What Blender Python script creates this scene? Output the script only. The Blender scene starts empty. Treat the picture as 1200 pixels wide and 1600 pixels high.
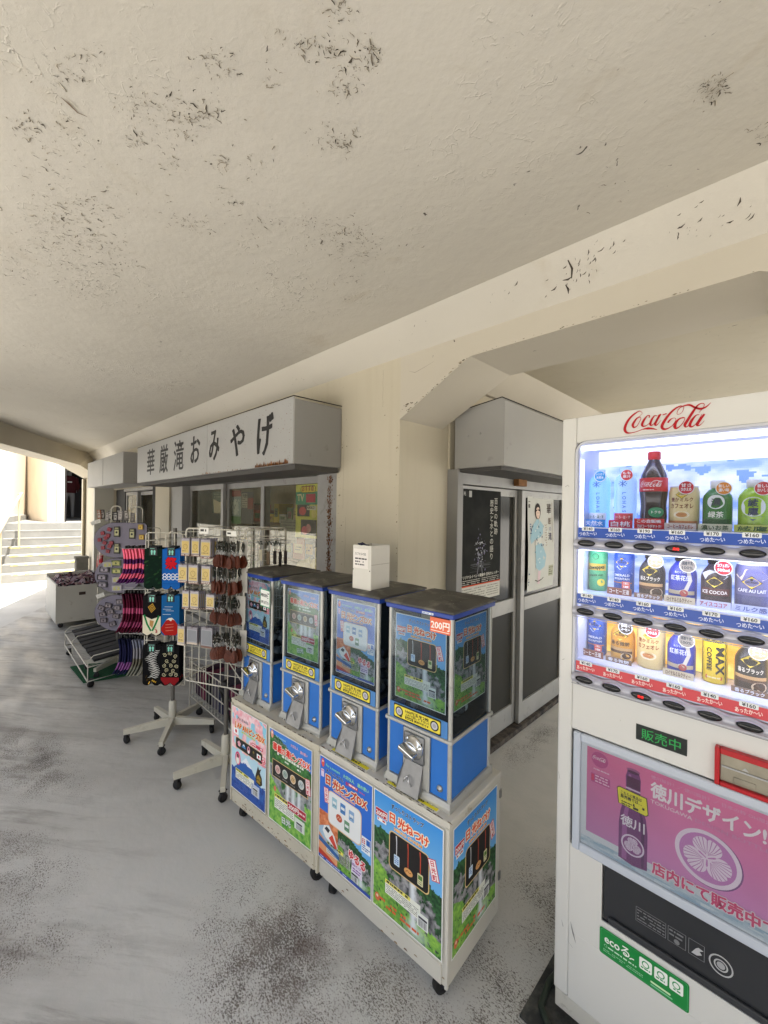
import bpy, bmesh, math, random
import numpy as np
from mathutils import Vector, Matrix
R = math.radians
random.seed(7)
rng = np.random.default_rng(7)
S = bpy.context.scene
COL = S.collection

# ------------------------------------------------------------ camera, sky, sun, exposure
EYE = 1.54
cd = bpy.data.cameras.new('camera')
cam = bpy.data.objects.new('camera', cd); COL.objects.link(cam)
cd.sensor_fit = 'VERTICAL'; cd.sensor_height = 24.0; cd.lens = 24.0 * 650 / 1600
cd.clip_start = 0.02; cd.clip_end = 400
_f = Vector((-math.cos(R(45)), math.sin(R(45)), -2 / 650)).normalized()
_r = _f.cross(Vector((0, 0, 1))).normalized(); _u = _r.cross(_f)
_m = Matrix((_r, _u, -_f)).transposed().to_4x4()
cam.matrix_world = Matrix.Translation((0, 0, EYE)) @ _m @ Matrix.Rotation(0.0152, 4, 'Z')
S.camera = cam

SUN_EL, SUN_AZ = R(72), R(80)          # azimuth measured clockwise from +Y
w = bpy.data.worlds.new('World'); S.world = w; w.use_nodes = True
wn = w.node_tree.nodes; wl = w.node_tree.links
sky = wn.new('ShaderNodeTexSky'); sky.sky_type = 'NISHITA'; sky.sun_disc = False
sky.sun_elevation = SUN_EL; sky.sun_rotation = SUN_AZ; sky.dust_density = 2.5; sky.air_density = 1.0
_hs = wn.new('ShaderNodeHueSaturation'); _hs.inputs['Saturation'].default_value = .45; wl.new(sky.outputs[0], _hs.inputs['Color']); wl.new(_hs.outputs[0], wn['Background'].inputs[0]); wn['Background'].inputs[1].default_value = 0.13
sl = bpy.data.lights.new('sun', 'SUN'); sl.energy = 4.0; sl.angle = R(0.5); sl.color = (1, .95, .88)
sun = bpy.data.objects.new('sun', sl); COL.objects.link(sun)
_sd = Vector((math.sin(SUN_AZ) * math.cos(SUN_EL), math.cos(SUN_AZ) * math.cos(SUN_EL), math.sin(SUN_EL)))
sun.rotation_euler = _sd.to_track_quat('Z', 'Y').to_euler()
S.view_settings.view_transform = 'Standard'; S.view_settings.look = 'None'
S.view_settings.exposure = 2.06; S.view_settings.gamma = 1
S.cycles.use_denoising = True
S.cycles.max_bounces = 10; S.cycles.diffuse_bounces = 6; S.cycles.transmission_bounces = 8
S.cycles.transparent_max_bounces = 16; S.cycles.caustics_refractive = False; S.cycles.caustics_reflective = False
S.cycles.sample_clamp_indirect = 6

# ------------------------------------------------------------ materials
def C(h, k=1.0):
    if not isinstance(h, str): return tuple(h)[:3]
    h = h.lstrip('#'); out = []
    for i in (0, 2, 4):
        c = int(h[i:i + 2], 16) / 255
        out.append((c / 12.92 if c <= .04045 else ((c + .055) / 1.055) ** 2.4) * k)
    return tuple(out)

def newmat(name):
    m = bpy.data.materials.new(name); m.use_nodes = True
    return m, m.node_tree.nodes, m.node_tree.links, m.node_tree.nodes['Principled BSDF']

_mc = {}
def M(name, col='#888888', rough=.5, metal=0.0, var=0.0, vscale=6.0, bump=0.0, bscale=40.0, dirt=None, dscale=5.0, dth=.6, dsoft=.08,
      emit=0.0, trans=0.0, ior=1.45, alpha=1.0, coat=0.0, spec=None, stretch=(1, 1, 1), edge=None):
    """Principled surface with noise variation, optional dirt/wear patches and bump."""
    if name in _mc: return _mc[name]
    m, n, l, b = newmat(name)
    c = C(col)
    b.inputs['Roughness'].default_value = rough; b.inputs['Metallic'].default_value = metal
    b.inputs['Transmission Weight'].default_value = trans; b.inputs['IOR'].default_value = ior
    b.inputs['Alpha'].default_value = alpha; b.inputs['Coat Weight'].default_value = coat
    if spec is not None: b.inputs['Specular IOR Level'].default_value = spec
    b.inputs['Base Color'].default_value = (*c, 1)
    if emit:
        b.inputs['Emission Color'].default_value = (*c, 1); b.inputs['Emission Strength'].default_value = emit
    if var or bump or dirt:
        tc = n.new('ShaderNodeTexCoord'); mp = n.new('ShaderNodeMapping'); mp.inputs['Scale'].default_value = stretch
        l.new(tc.outputs['Object'], mp.inputs[0]); co = mp.outputs[0]
        src = None
        if var:
            nz = n.new('ShaderNodeTexNoise'); nz.inputs['Scale'].default_value = vscale; nz.inputs['Detail'].default_value = 6
            l.new(co, nz.inputs[0])
            mx = n.new('ShaderNodeMix'); mx.data_type = 'RGBA'
            mx.inputs[6].default_value = (*[v * (1 - var) for v in c], 1); mx.inputs[7].default_value = (*[min(1, v * (1 + var)) for v in c], 1)
            rp = n.new('ShaderNodeMapRange'); rp.inputs[1].default_value = .3; rp.inputs[2].default_value = .7
            l.new(nz.outputs[0], rp.inputs[0]); l.new(rp.outputs[0], mx.inputs[0]); src = mx.outputs[2]
        if dirt:
            nz = n.new('ShaderNodeTexNoise'); nz.inputs['Scale'].default_value = dscale; nz.inputs['Detail'].default_value = 8; nz.inputs['Roughness'].default_value = .65
            l.new(co, nz.inputs[0])
            rp = n.new('ShaderNodeMapRange'); rp.inputs[1].default_value = dth - dsoft; rp.inputs[2].default_value = dth + dsoft
            l.new(nz.outputs[0], rp.inputs[0])
            mx = n.new('ShaderNodeMix'); mx.data_type = 'RGBA'; mx.inputs[7].default_value = (*C(dirt), 1)
            if src: l.new(src, mx.inputs[6])
            else: mx.inputs[6].default_value = (*c, 1)
            l.new(rp.outputs[0], mx.inputs[0]); src = mx.outputs[2]
        if src: l.new(src, b.inputs['Base Color'])
        if bump:
            nz = n.new('ShaderNodeTexNoise'); nz.inputs['Scale'].default_value = bscale; nz.inputs['Detail'].default_value = 5
            l.new(co, nz.inputs[0]); bp = n.new('ShaderNodeBump'); bp.inputs['Strength'].default_value = bump; bp.inputs['Distance'].default_value = .01
            l.new(nz.outputs[0], bp.inputs['Height']); l.new(bp.outputs[0], b.inputs['Normal'])
    _mc[name] = m
    return m

def thin_glass(name, tint='#f0f4f4', haze=0.0, refl=1.0, rough=.02):
    """Thin clear sheet: lets light straight through, mirrors by Fresnel, optional film of dust."""
    if name in _mc: return _mc[name]
    m = bpy.data.materials.new(name); m.use_nodes = True; n = m.node_tree.nodes; l = m.node_tree.links; n.clear()
    out = n.new('ShaderNodeOutputMaterial'); tr = n.new('ShaderNodeBsdfTransparent'); tr.inputs[0].default_value = (*C(tint), 1)
    gl = n.new('ShaderNodeBsdfGlossy'); gl.inputs['Roughness'].default_value = rough
    fr = n.new('ShaderNodeFresnel'); fr.inputs[0].default_value = 1.5
    k = n.new('ShaderNodeMath'); k.operation = 'MULTIPLY'; k.inputs[1].default_value = refl; l.new(fr.outputs[0], k.inputs[0])
    mx = n.new('ShaderNodeMixShader'); l.new(k.outputs[0], mx.inputs[0]); l.new(tr.outputs[0], mx.inputs[1]); l.new(gl.outputs[0], mx.inputs[2])
    o = mx.outputs[0]
    if haze:
        df = n.new('ShaderNodeBsdfDiffuse'); df.inputs[0].default_value = (.55, .54, .51, 1)
        nz = n.new('ShaderNodeTexNoise'); nz.inputs['Scale'].default_value = 9; nz.inputs['Detail'].default_value = 7
        tc = n.new('ShaderNodeTexCoord'); l.new(tc.outputs['Object'], nz.inputs[0])
        r = n.new('ShaderNodeMapRange'); r.inputs[1].default_value = .3; r.inputs[2].default_value = .75; r.inputs[3].default_value = haze * .45; r.inputs[4].default_value = haze * 1.4; l.new(nz.outputs[0], r.inputs[0])
        m2 = n.new('ShaderNodeMixShader'); l.new(r.outputs[0], m2.inputs[0]); l.new(o, m2.inputs[1]); l.new(df.outputs[0], m2.inputs[2]); o = m2.outputs[0]
    l.new(o, out.inputs[0]); _mc[name] = m
    return m

def print_mat(name, rough=.5, coat=0.0, spec=.4, emit=0.0):
    """Printed sheet: its inks come from the mesh's own colour layer."""
    if name in _mc: return _mc[name]
    m, n, l, b = newmat(name)
    a = n.new('ShaderNodeAttribute'); a.attribute_name = 'Col'
    l.new(a.outputs[0], b.inputs['Base Color']); b.inputs['Roughness'].default_value = rough
    b.inputs['Coat Weight'].default_value = coat; b.inputs['Specular IOR Level'].default_value = spec
    if emit:
        l.new(a.outputs[0], b.inputs['Emission Color']); b.inputs['Emission Strength'].default_value = emit
    _mc[name] = m
    return m
PRINT = print_mat('printed_paper'); GLOSS = print_mat('printed_gloss', .28)
PAINTED = print_mat('painted_print', .55); BACKLIT = print_mat('backlit_print', .4, emit=.28)
CLOTH = print_mat('dyed_cloth', .95, spec=.1)

# ------------------------------------------------------------ mesh collector
class MB:
    def __init__(s): s.v = []; s.f = []; s.m = []; s.c = []; s.s = []; s.mats = []
    def mi(s, m):
        if m not in s.mats: s.mats.append(m)
        return s.mats.index(m)
    def add(s, vs, fs, m, col=None, smooth=False):
        o = len(s.v); k = s.mi(m); s.v += [tuple(p) for p in vs]
        per = isinstance(col, list)
        for i, f in enumerate(fs):
            s.f.append(tuple(o + j for j in f)); s.m.append(k); s.c.append(col[i] if per else (col or (.8, .8, .8))); s.s.append(smooth)
    def box(s, x0, x1, y0, y1, z0, z1, m, bev=0.0, xf=None, col=None, seg=2):
        if bev > 0:
            bm = bmesh.new(); bmesh.ops.create_cube(bm, size=1)
            for v in bm.verts: v.co = Vector(((x0 + x1) / 2 + v.co.x * (x1 - x0), (y0 + y1) / 2 + v.co.y * (y1 - y0), (z0 + z1) / 2 + v.co.z * (z1 - z0)))
            bmesh.ops.bevel(bm, geom=bm.edges[:], offset=bev, segments=seg, affect='EDGES', profile=.5)
            bm.verts.index_update()
            vs = [v.co.copy() for v in bm.verts]; fs = [[v.index for v in f.verts] for f in bm.faces]; bm.free()
        else:
            vs = [Vector(p) for p in ((x0, y0, z0), (x1, y0, z0), (x1, y1, z0), (x0, y1, z0), (x0, y0, z1), (x1, y0, z1), (x1, y1, z1), (x0, y1, z1))]
            fs = [(0, 3, 2, 1), (4, 5, 6, 7), (0, 1, 5, 4), (1, 2, 6, 5), (2, 3, 7, 6), (3, 0, 4, 7)]
        if xf is not None: vs = [xf @ v for v in vs]
        s.add(vs, fs, m, col)
    def bar(s, a, b, w, h, m, bev=0.0, col=None, up=(0, 0, 1)):
        """square bar from a to b, w across, h tall"""
        a = Vector(a); b = Vector(b); d = (b - a); L = d.length; d.normalize(); u = Vector(up)
        x = d.cross(u)
        if x.length < 1e-4: x = d.cross(Vector((1, 0, 0)))
        x.normalize(); u = x.cross(d)
        mt = Matrix((d, x, u)).transposed().to_4x4(); mt.translation = a
        s.box(0, L, -w / 2, w / 2, -h / 2, h / 2, m, bev, mt, col)
    def tube(s, pts, r, m, n=8, closed=False, col=None, cap=True):
        pts = [Vector(p) for p in pts]; N = len(pts); rs = r if isinstance(r, (list, tuple)) else [r] * N
        T = []
        for i in range(N):
            a = pts[i - 1] if (i > 0 or closed) else pts[i]; b = pts[(i + 1) % N] if (i < N - 1 or closed) else pts[i]
            d = b - a
            T.append(d.normalized() if d.length > 1e-9 else Vector((0, 0, 1)))
        u = T[0].cross(Vector((0, 0, 1)))
        if u.length < 1e-3: u = T[0].cross(Vector((1, 0, 0)))
        u.normalize(); vs = []
        for i in range(N):
            u = (u - T[i] * u.dot(T[i]))
            if u.length < 1e-5: u = T[i].orthogonal()
            u.normalize(); w_ = T[i].cross(u)
            for k in range(n):
                a = 2 * math.pi * k / n
                vs.append(pts[i] + (u * math.cos(a) + w_ * math.sin(a)) * rs[i])
        fs = []
        for i in range(N if closed else N - 1):
            j = (i + 1) % N
            for k in range(n):
                fs.append((i * n + k, i * n + (k + 1) % n, j * n + (k + 1) % n, j * n + k))
        s.add(vs, fs, m, col, n > 5)
        if cap and not closed:
            s.add(vs[:n], [tuple(reversed(range(n)))], m, col); s.add(vs[-n:], [tuple(range(n))], m, col)
    def lathe(s, prof, m, n=24, o=(0, 0, 0), ax='z', col=None, smooth=True, cols=None):
        vs = []
        for r, z in prof:
            for k in range(n):
                a = 2 * math.pi * k / n; p = (r * math.cos(a), r * math.sin(a), z)
                if ax == 'y': p = (p[0], p[2], p[1])
                if ax == 'x': p = (p[2], p[0], p[1])
                vs.append((p[0] + o[0], p[1] + o[1], p[2] + o[2]))
        fs = []; cc = []
        for i in range(len(prof) - 1):
            for k in range(n):
                f = (i * n + k, i * n + (k + 1) % n, (i + 1) * n + (k + 1) % n, (i + 1) * n + k)
                fs.append(tuple(reversed(f)) if ax == 'y' else f)
                if cols: cc.append(cols[i])
        s.add(vs, fs, m, cc if cols else col, smooth)
    def prism(s, pts, d, m, col=None):
        """pts: planar 3D polygon, extruded by vector d"""
        n = len(pts); d = Vector(d); a = [Vector(p) for p in pts]; b = [p + d for p in a]
        s.add(a + b, [tuple(range(n))[::-1], tuple(range(n, 2 * n))] + [(i, (i + 1) % n, n + (i + 1) % n, n + i) for i in range(n)], m, col)
    def build(s, name, parent=None, loc=None):
        me = bpy.data.meshes.new(name); me.from_pydata(s.v, [], s.f)
        for m in s.mats: me.materials.append(m)
        me.polygons.foreach_set('material_index', s.m); me.polygons.foreach_set('use_smooth', s.s)
        ca = me.color_attributes.new('Col', 'FLOAT_COLOR', 'CORNER')
        cnt = [len(f) for f in s.f]
        arr = np.repeat(np.array([(*c[:3], 1.0) for c in s.c], dtype=np.float32), cnt, axis=0)
        ca.data.foreach_set('color', arr.ravel())
        me.update()
        ob = bpy.data.objects.new(name, me); COL.objects.link(ob)
        if parent: ob.parent = parent
        if loc: ob.location = loc
        return ob

def tag(o, label, cat, group=None, kind=None):
    o['label'] = label; o['category'] = cat
    if group: o['group'] = group
    if kind: o['kind'] = kind
    return o
def struct(o, label=None):
    o['kind'] = 'structure'
    if label: o['label'] = label
    return o
def thing(name, label, cat, loc=(0, 0, 0), rz=0.0, group=None):
    o = bpy.data.objects.new(name, None); COL.objects.link(o); o.location = loc; o.rotation_euler = (0, 0, rz)
    o.empty_display_size = .1
    return tag(o, label, cat, group)
def dup(root, loc, rz=None, label=None, group=None):
    r = root.copy(); COL.objects.link(r); r.location = loc
    if rz is not None: r.rotation_euler = (0, 0, rz)
    if label: r['label'] = label
    if group: r['group'] = group
    for ch in list(root.children):
        c = ch.copy(); COL.objects.link(c); c.parent = r
        for g in list(ch.children):
            d = g.copy(); COL.objects.link(d); d.parent = c
    return r

# ------------------------------------------------------------ printed artwork: flat shapes on a plane
_tx = {}
def text_mesh(t, bold=0.0, res=2):
    k = (t, bold)
    if k in _tx: return _tx[k]
    c = bpy.data.curves.new('t', 'FONT'); c.body = t; c.resolution_u = res; c.offset = bold; c.size = 1
    o = bpy.data.objects.new('t', c); COL.objects.link(o)
    dg = bpy.context.evaluated_depsgraph_get(); me = bpy.data.meshes.new_from_object(o.evaluated_get(dg))
    v = [(p.co.x, p.co.y) for p in me.vertices]; f = [tuple(p.vertices) for p in me.polygons]
    bpy.data.objects.remove(o); bpy.data.curves.remove(c); bpy.data.meshes.remove(me)
    _tx[k] = (v, f)
    return _tx[k]

class Art:
    """Draws in a plane: o + x*ux + y*uy, each layer a hair further along n."""
    def __init__(s, mb, o, ux, uy, n, mat, step=.00035):
        s.mb = mb; s.o = Vector(o); s.ux = Vector(ux); s.uy = Vector(uy); s.n = Vector(n); s.mat = mat; s.st = step; s.warp = None
        s.flip = s.ux.cross(s.uy).dot(s.n) < 0
    def P(s, x, y, l):
        p = s.o + s.ux * x + s.uy * y + s.n * (l * s.st)
        if s.warp: p = p + s.n * s.warp(x, y)
        return p
    def raw(s, v, f, col, l):
        if s.flip: f = [tuple(reversed(q)) for q in f]
        s.mb.add([s.P(x, y, l) for x, y in v], f, s.mat, col if isinstance(col, list) else C(col))
    def poly(s, pts, col, l=1): s.raw(pts, [tuple(range(len(pts)))], col, l)
    def rect(s, x0, y0, x1, y1, col, l=1): s.poly([(x0, y0), (x1, y0), (x1, y1), (x0, y1)], col, l)
    def rrect(s, x0, y0, x1, y1, r, col, l=1, k=5):
        p = []
        for cx, cy, a0 in ((x1 - r, y0 + r, -90), (x1 - r, y1 - r, 0), (x0 + r, y1 - r, 90), (x0 + r, y0 + r, 180)):
            for i in range(k + 1):
                a = R(a0 + 90 * i / k); p.append((cx + r * math.cos(a), cy + r * math.sin(a)))
        s.poly(p, col, l)
    def circ(s, x, y, rx, col, l=1, ry=None, k=20, rot=0):
        ry = rx if ry is None else ry; c_, s_ = math.cos(rot), math.sin(rot)
        s.poly([(x + rx * math.cos(2 * math.pi * i / k) * c_ - ry * math.sin(2 * math.pi * i / k) * s_, y + rx * math.cos(2 * math.pi * i / k) * s_ + ry * math.sin(2 * math.pi * i / k) * c_) for i in range(k)], col, l)
    def glyph(s, ch, x0, x1, y0, y1, col, l=1, hx=.03, hy=.012):
        """one brush character stretched to a box, heavier across than along"""
        v, f = text_mesh(ch, .004); a0 = min(p[0] for p in v); a1 = max(p[0] for p in v); b0 = min(p[1] for p in v); b1 = max(p[1] for p in v)
        H = y1 - y0
        for i, (dx, dy) in enumerate(((-1, -.6), (-.5, -.2), (0, 0), (.5, .3), (1, .6), (-.6, .7), (.6, -.7))):
            s.raw([(x0 + (x1 - x0) * (p[0] - a0) / (a1 - a0) + dx * hx * H + .04 * (y0 + H * (p[1] - b0) / (b1 - b0)), y0 + H * (p[1] - b0) / (b1 - b0) + dy * hy * H) for p in v], f, col, l + i * .07)
    def ring(s, x, y, r0, r1, col, l=1, k=28, sy=1):
        v = []; 
        for i in range(k):
            a = 2 * math.pi * i / k
            v += [(x + r0 * math.cos(a), y + r0 * sy * math.sin(a)), (x + r1 * math.cos(a), y + r1 * sy * math.sin(a))]
        s.raw(v, [(2 * i, 2 * i + 1, (2 * i + 3) % (2 * k), (2 * i + 2) % (2 * k)) for i in range(k)], col, l)
    def stroke(s, pts, wd, col, l=1):
        """ribbon through pts; wd a number or a list of widths"""
        n = len(pts); ws = wd if isinstance(wd, (list, tuple)) else [wd] * n; v = []
        for i in range(n):
            a = pts[max(0, i - 1)]; b = pts[min(n - 1, i + 1)]; dx, dy = b[0] - a[0], b[1] - a[1]; L = math.hypot(dx, dy) or 1
            nx, ny = -dy / L * ws[i] / 2, dx / L * ws[i] / 2
            v += [(pts[i][0] + nx, pts[i][1] + ny), (pts[i][0] - nx, pts[i][1] - ny)]
        s.raw(v, [(2 * i + 1, 2 * i + 3, 2 * i + 2, 2 * i) for i in range(n - 1)], col, l)
    def text(s, t, x, y, h, col, l=2, bold=0.02, w=None, anchor='l', rot=0.0, shear=0.0, sx=1.0, vert=False, out=None, outc=None):
        """h: em height. w: fit to this width. out: outline growth in em with colour outc"""
        if vert:
            for i, ch in enumerate(t): s.text(ch, x, y - i * h * 1.08, h, col, l, bold, anchor='c', sx=sx, out=out, outc=outc)
            return
        v, f = text_mesh(t, .004)
        if not v: return
        x0 = min(p[0] for p in v); x1 = max(p[0] for p in v); W = x1 - x0
        kx = h * sx if w is None else w / W
        ofs = {'l': 0, 'c': -W * kx / 2, 'r': -W * kx}[anchor]
        c_, s_ = math.cos(rot), math.sin(rot)
        def put(dx, dy, lay, cc):
            q = []
            for px, py in v:
                ax = (px - x0) * kx + ofs + shear * py * h + dx; ay = py * h + dy
                q.append((x + ax * c_ - ay * s_, y + ax * s_ + ay * c_))
            s.raw(q, f, cc, lay)
        if out:
            r_ = (out + bold * .6) * h; N = 10
            for i in range(N): put(r_ * math.cos(2 * math.pi * i / N), r_ * math.sin(2 * math.pi * i / N), l + i * .07, outc)
            l = l + 1
        if bold > .015:
            r_ = (bold - .004) * h * .62
            for i, (a, b_) in enumerate(((1, 0), (-1, 0), (0, 1), (0, -1), (.7, .7), (-.7, -.7))): put(a * r_, b_ * r_, l + i * .07, col)
            l += .5
        put(0, 0, l, col)
    def grid(s, img, x0, y0, x1, y1, l=0):
        """img: (ny,nx,3) linear colours, row 0 at the bottom"""
        ny, nx = img.shape[:2]; v = []; f = []
        for j in range(ny + 1):
            for i in range(nx + 1): v.append((x0 + (x1 - x0) * i / nx, y0 + (y1 - y0) * j / ny))
        for j in range(ny):
            for i in range(nx):
                a = j * (nx + 1) + i; f.append((a, a + 1, a + nx + 2, a + nx + 1))
        s.raw(v, f, [tuple(c) for c in img.reshape(-1, 3)], l)
    def fine(s, x0, y0, x1, y1, n, col, l=2, fill=.45):
        """n lines of print too small to read: broken hairline rows"""
        dy = (y1 - y0) / n
        for i in range(n):
            x = x0; yy = y0 + dy * (i + .28)
            while x < x1 - dy * .4:
                wd = dy * random.uniform(.35, 1.6); wd = min(wd, x1 - x)
                if random.random() < .86: s.rect(x, yy, x + wd, yy + dy * fill, col, l)
                x += wd + dy * random.uniform(.12, .4)
            
# ------------------------------------------------------------ noise for printed pictures
def vnoise(nx, ny, cx, cy, seed=0, oct=3):
    g = np.random.default_rng(seed); out = np.zeros((ny, nx)); amp = 1; tot = 0
    for o in range(oct):
        a, b = max(2, int(cx * 2 ** o) + 2), max(2, int(cy * 2 ** o) + 2); r = g.random((b, a))
        X = np.linspace(0, a - 1.001, nx); Y = np.linspace(0, b - 1.001, ny); xi = X.astype(int); yi = Y.astype(int)
        fx = (X - xi); fy = (Y - yi)[:, None]; fx = fx * fx * (3 - 2 * fx); fy = fy * fy * (3 - 2 * fy)
        v = (r[yi][:, xi] * (1 - fx) + r[yi][:, xi + 1] * fx) * (1 - fy) + (r[yi + 1][:, xi] * (1 - fx) + r[yi + 1][:, xi + 1] * fx) * fy
        out += v * amp; tot += amp; amp *= .55
    return out / tot
def lerp(a, b, t): t = np.clip(t, 0, 1)[..., None]; return np.array(a) * (1 - t) + np.array(b) * t
# ============================================================ SETTING
# ---- floor: worn grey floor paint on concrete
def floor_material():
    m, n, l, b = newmat('worn_grey_floor_paint')
    tc = n.new('ShaderNodeTexCoord'); co = tc.outputs['Object']
    def noise(sc, det=6, rough=.6, stretch=None, dist=0, along=None):
        nz = n.new('ShaderNodeTexNoise'); nz.inputs['Scale'].default_value = sc; nz.inputs['Detail'].default_value = det
        nz.inputs['Roughness'].default_value = rough; nz.inputs['Distortion'].default_value = dist
        if stretch:
            mp = n.new('ShaderNodeMapping'); mp.inputs['Scale'].default_value = stretch; mp.inputs['Rotation'].default_value = (0, 0, .25); l.new(co, mp.inputs[0]); l.new(mp.outputs[0], nz.inputs[0])
        elif along:
            mp = n.new('ShaderNodeMapping'); mp.vector_type = 'TEXTURE'; mp.inputs['Scale'].default_value = (along[0], 1, 1); mp.inputs['Rotation'].default_value = (0, 0, along[1]); l.new(co, mp.inputs[0]); l.new(mp.outputs[0], nz.inputs[0])
        else: l.new(co, nz.inputs[0])
        return nz.outputs[0]
    def mr(v, a, c, lo=0, hi=1):
        r = n.new('ShaderNodeMapRange'); r.inputs[1].default_value = a; r.inputs[2].default_value = c; r.inputs[3].default_value = lo; r.inputs[4].default_value = hi
        l.new(v, r.inputs[0]); return r.outputs[0]
    def math_(op, a, c):
        q = n.new('ShaderNodeMath'); q.operation = op
        for i, v in enumerate((a, c)):
            if isinstance(v, (int, float)): q.inputs[i].default_value = v
            else: l.new(v, q.inputs[i])
        return q.outputs[0]
    def mix(f, a, c):
        q = n.new('ShaderNodeMix'); q.data_type = 'RGBA'
        for i, v in ((0, f), (6, a), (7, c)):
            if isinstance(v, tuple): q.inputs[i].default_value = (*v, 1)
            elif isinstance(v, (int, float)): q.inputs[i].default_value = v
            else: l.new(v, q.inputs[i])
        return q.outputs[2]
    def spot(x, y, r0, r1, sy=1.0, rot=0.0):
        mp = n.new('ShaderNodeMapping'); mp.vector_type = 'TEXTURE'; mp.inputs['Location'].default_value = (x, y, 0); mp.inputs['Rotation'].default_value = (0, 0, rot); mp.inputs['Scale'].default_value = (1, sy, 1)
        l.new(co, mp.inputs[0]); ln = n.new('ShaderNodeVectorMath'); ln.operation = 'LENGTH'; l.new(mp.outputs[0], ln.inputs[0])
        return mr(ln.outputs['Value'], r0, r1, 1, 0)
    base = mix(mr(noise(1.3), .3, .7), C('#c1bfba'), C('#cbc9c5'))
    base = mix(mr(noise(9, 4), .35, .7), base, C('#c0c0bc'))
    # wear: where the coat is gone, in fine speckle
    speck = mr(noise(130, 3, .7, (1, 1.3, 1)), .47, .56)
    fine = mr(noise(420, 2, .6), .45, .6)
    zone = spot(-1.25, .72, .08, .62, .6, -.2)
    for a in ((-2.0, .08, .05, .5, .4, .7), (-1.55, .02, .02, .35, .5, .8), (-1.0, .40, .05, .55, .45, .35), (-.93, .95, .0, .38, .8, 0), (-.62, 1.08, .05, .5, 1.2, 0),
              (-2.4, .1, .1, .6, .5, .5), (-1.9, .2, .0, .4, .35, .6), (-3.3, .28, .2, .9, .35, .2), (-.25, .75, 0, .3, 1, 0), (-.66, 1.75, .0, .32, 2.2, 0), (-1.25, 2.7, .0, .16, 5, 0), (-1.35, .02, .05, .42, .5, .4)):
        zone = math_('MAXIMUM', zone, math_('MULTIPLY', spot(*a), .8))
    big = mr(noise(3.2, 8, .7, (1, 1.8, 1), .6), .45, .68)
    zone2 = math_('MULTIPLY', zone, mr(noise(5, 6, .65), .25, .6))
    th = math_('ADD', math_('MULTIPLY', zone2, .8), math_('MULTIPLY', big, .06))
    wear = mr(math_('ADD', th, math_('MULTIPLY', math_('SUBTRACT', noise(120, 3, .8, (1, 1.7, 1), .5), .5), 3.0)), .40, .62)
    wear = math_('MULTIPLY', wear, mr(th, .05, .32))
    wear = math_('MULTIPLY', wear, .85)
    brown = mix(mr(noise(6), .4, .6), C('#453831'), C('#665b52'))
    col = mix(wear, base, brown)
    soak = math_('MULTIPLY', spot(-1.22, .86, .02, .30, .8), .55)
    col = mix(math_('MULTIPLY', soak, mr(noise(12, 6), .4, .6)), col, C('#4a3630'))
    # far dirt and streaks, with even darkening painted in to offset strong bounce light
    grime = math_('MULTIPLY', mr(noise(4.5, 9, .72, None, .3, (5, R(38))), .38, .62), .55)
    st = mr(noise(9, 9, .72, None, .3, (6, R(38))), .52, .64)
    sep = n.new('ShaderNodeSeparateXYZ'); l.new(co, sep.inputs[0])
    far = mr(sep.outputs[0], -2.0, -4.2)
    lft = mr(sep.outputs[1], .75, .1)
    col = mix(math_('MULTIPLY', math_('MAXIMUM', mr(sep.outputs[0], -1.9, -4.0), mr(sep.outputs[1], .5, .0)), math_('ADD', grime, .20)), col, C('#7b756e'))
    col = mix(math_('MULTIPLY', math_('MULTIPLY', st, math_('MAXIMUM', far, lft)), .5), col, C('#544d46'))
    l.new(col, b.inputs['Base Color'])
    rg = mr(noise(2.2, 7, .6, (1, 3, 1)), .35, .65, .32, .6)
    l.new(math_('ADD', rg, math_('MULTIPLY', wear, .35)), b.inputs['Roughness'])
    bp = n.new('ShaderNodeBump'); bp.inputs['Strength'].default_value = .55; bp.inputs['Distance'].default_value = .006
    hh = math_('SUBTRACT', math_('MULTIPLY', noise(7, 6, .6, (1, 1.6, 1)), .9), math_('MULTIPLY', wear, .22))
    l.new(hh, bp.inputs['Height']); l.new(bp.outputs[0], b.inputs['Normal'])
    return m

def flat(name, pts, z, m, t=.0):
    mb = MB(); mb.add([(x, y, z) for x, y in pts], [tuple(range(len(pts)))], m); return mb.build(name)

outm = M('sunlit_concrete_paving', '#bab7b0', .85, var=.12, vscale=1.5, bump=.3, bscale=30)
struct(flat('ground', [(-90, -90), (90, -90), (90, 90), (-90, 90)], -.012, outm))
struct(flat('floor', [(-9.9, 1.7), (-7.0, .27), (-6.2, -.1), (-6.2, -2.1), (5, -2.1), (5, 8), (-1.9, 8), (-1.9, 1.9), (-9.9, 1.9)], 0, floor_material()))

# ---- unseen dark slope behind the viewer, added to dim reflections in the glass
def reflection_slope():
    nx, ny = 60, 10; h = vnoise(nx + 1, ny + 1, 14, 4, 61, 3); V = []; F = []
    for j in range(ny + 1):
        for i in range(nx + 1): V.append((-45 + 90 * i / nx, -11 - 9 * j / ny - 3 * h[j, i], -.1 + 8.5 * (j / ny) ** .6 + 2.5 * (h[j, i] - .3) * (j > 0)))
    for j in range(ny):
        for i in range(nx): a = j * (nx + 1) + i; F.append((a + 1, a, a + nx + 1, a + nx + 2))
    mb = MB(); mb.add(V, F, M('dark_slope_colour', '#3a3a30', .95, var=.5, vscale=3, bump=1.0, bscale=6), None, True); struct(mb.build('unseen_dark_slope'))
reflection_slope()
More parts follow.
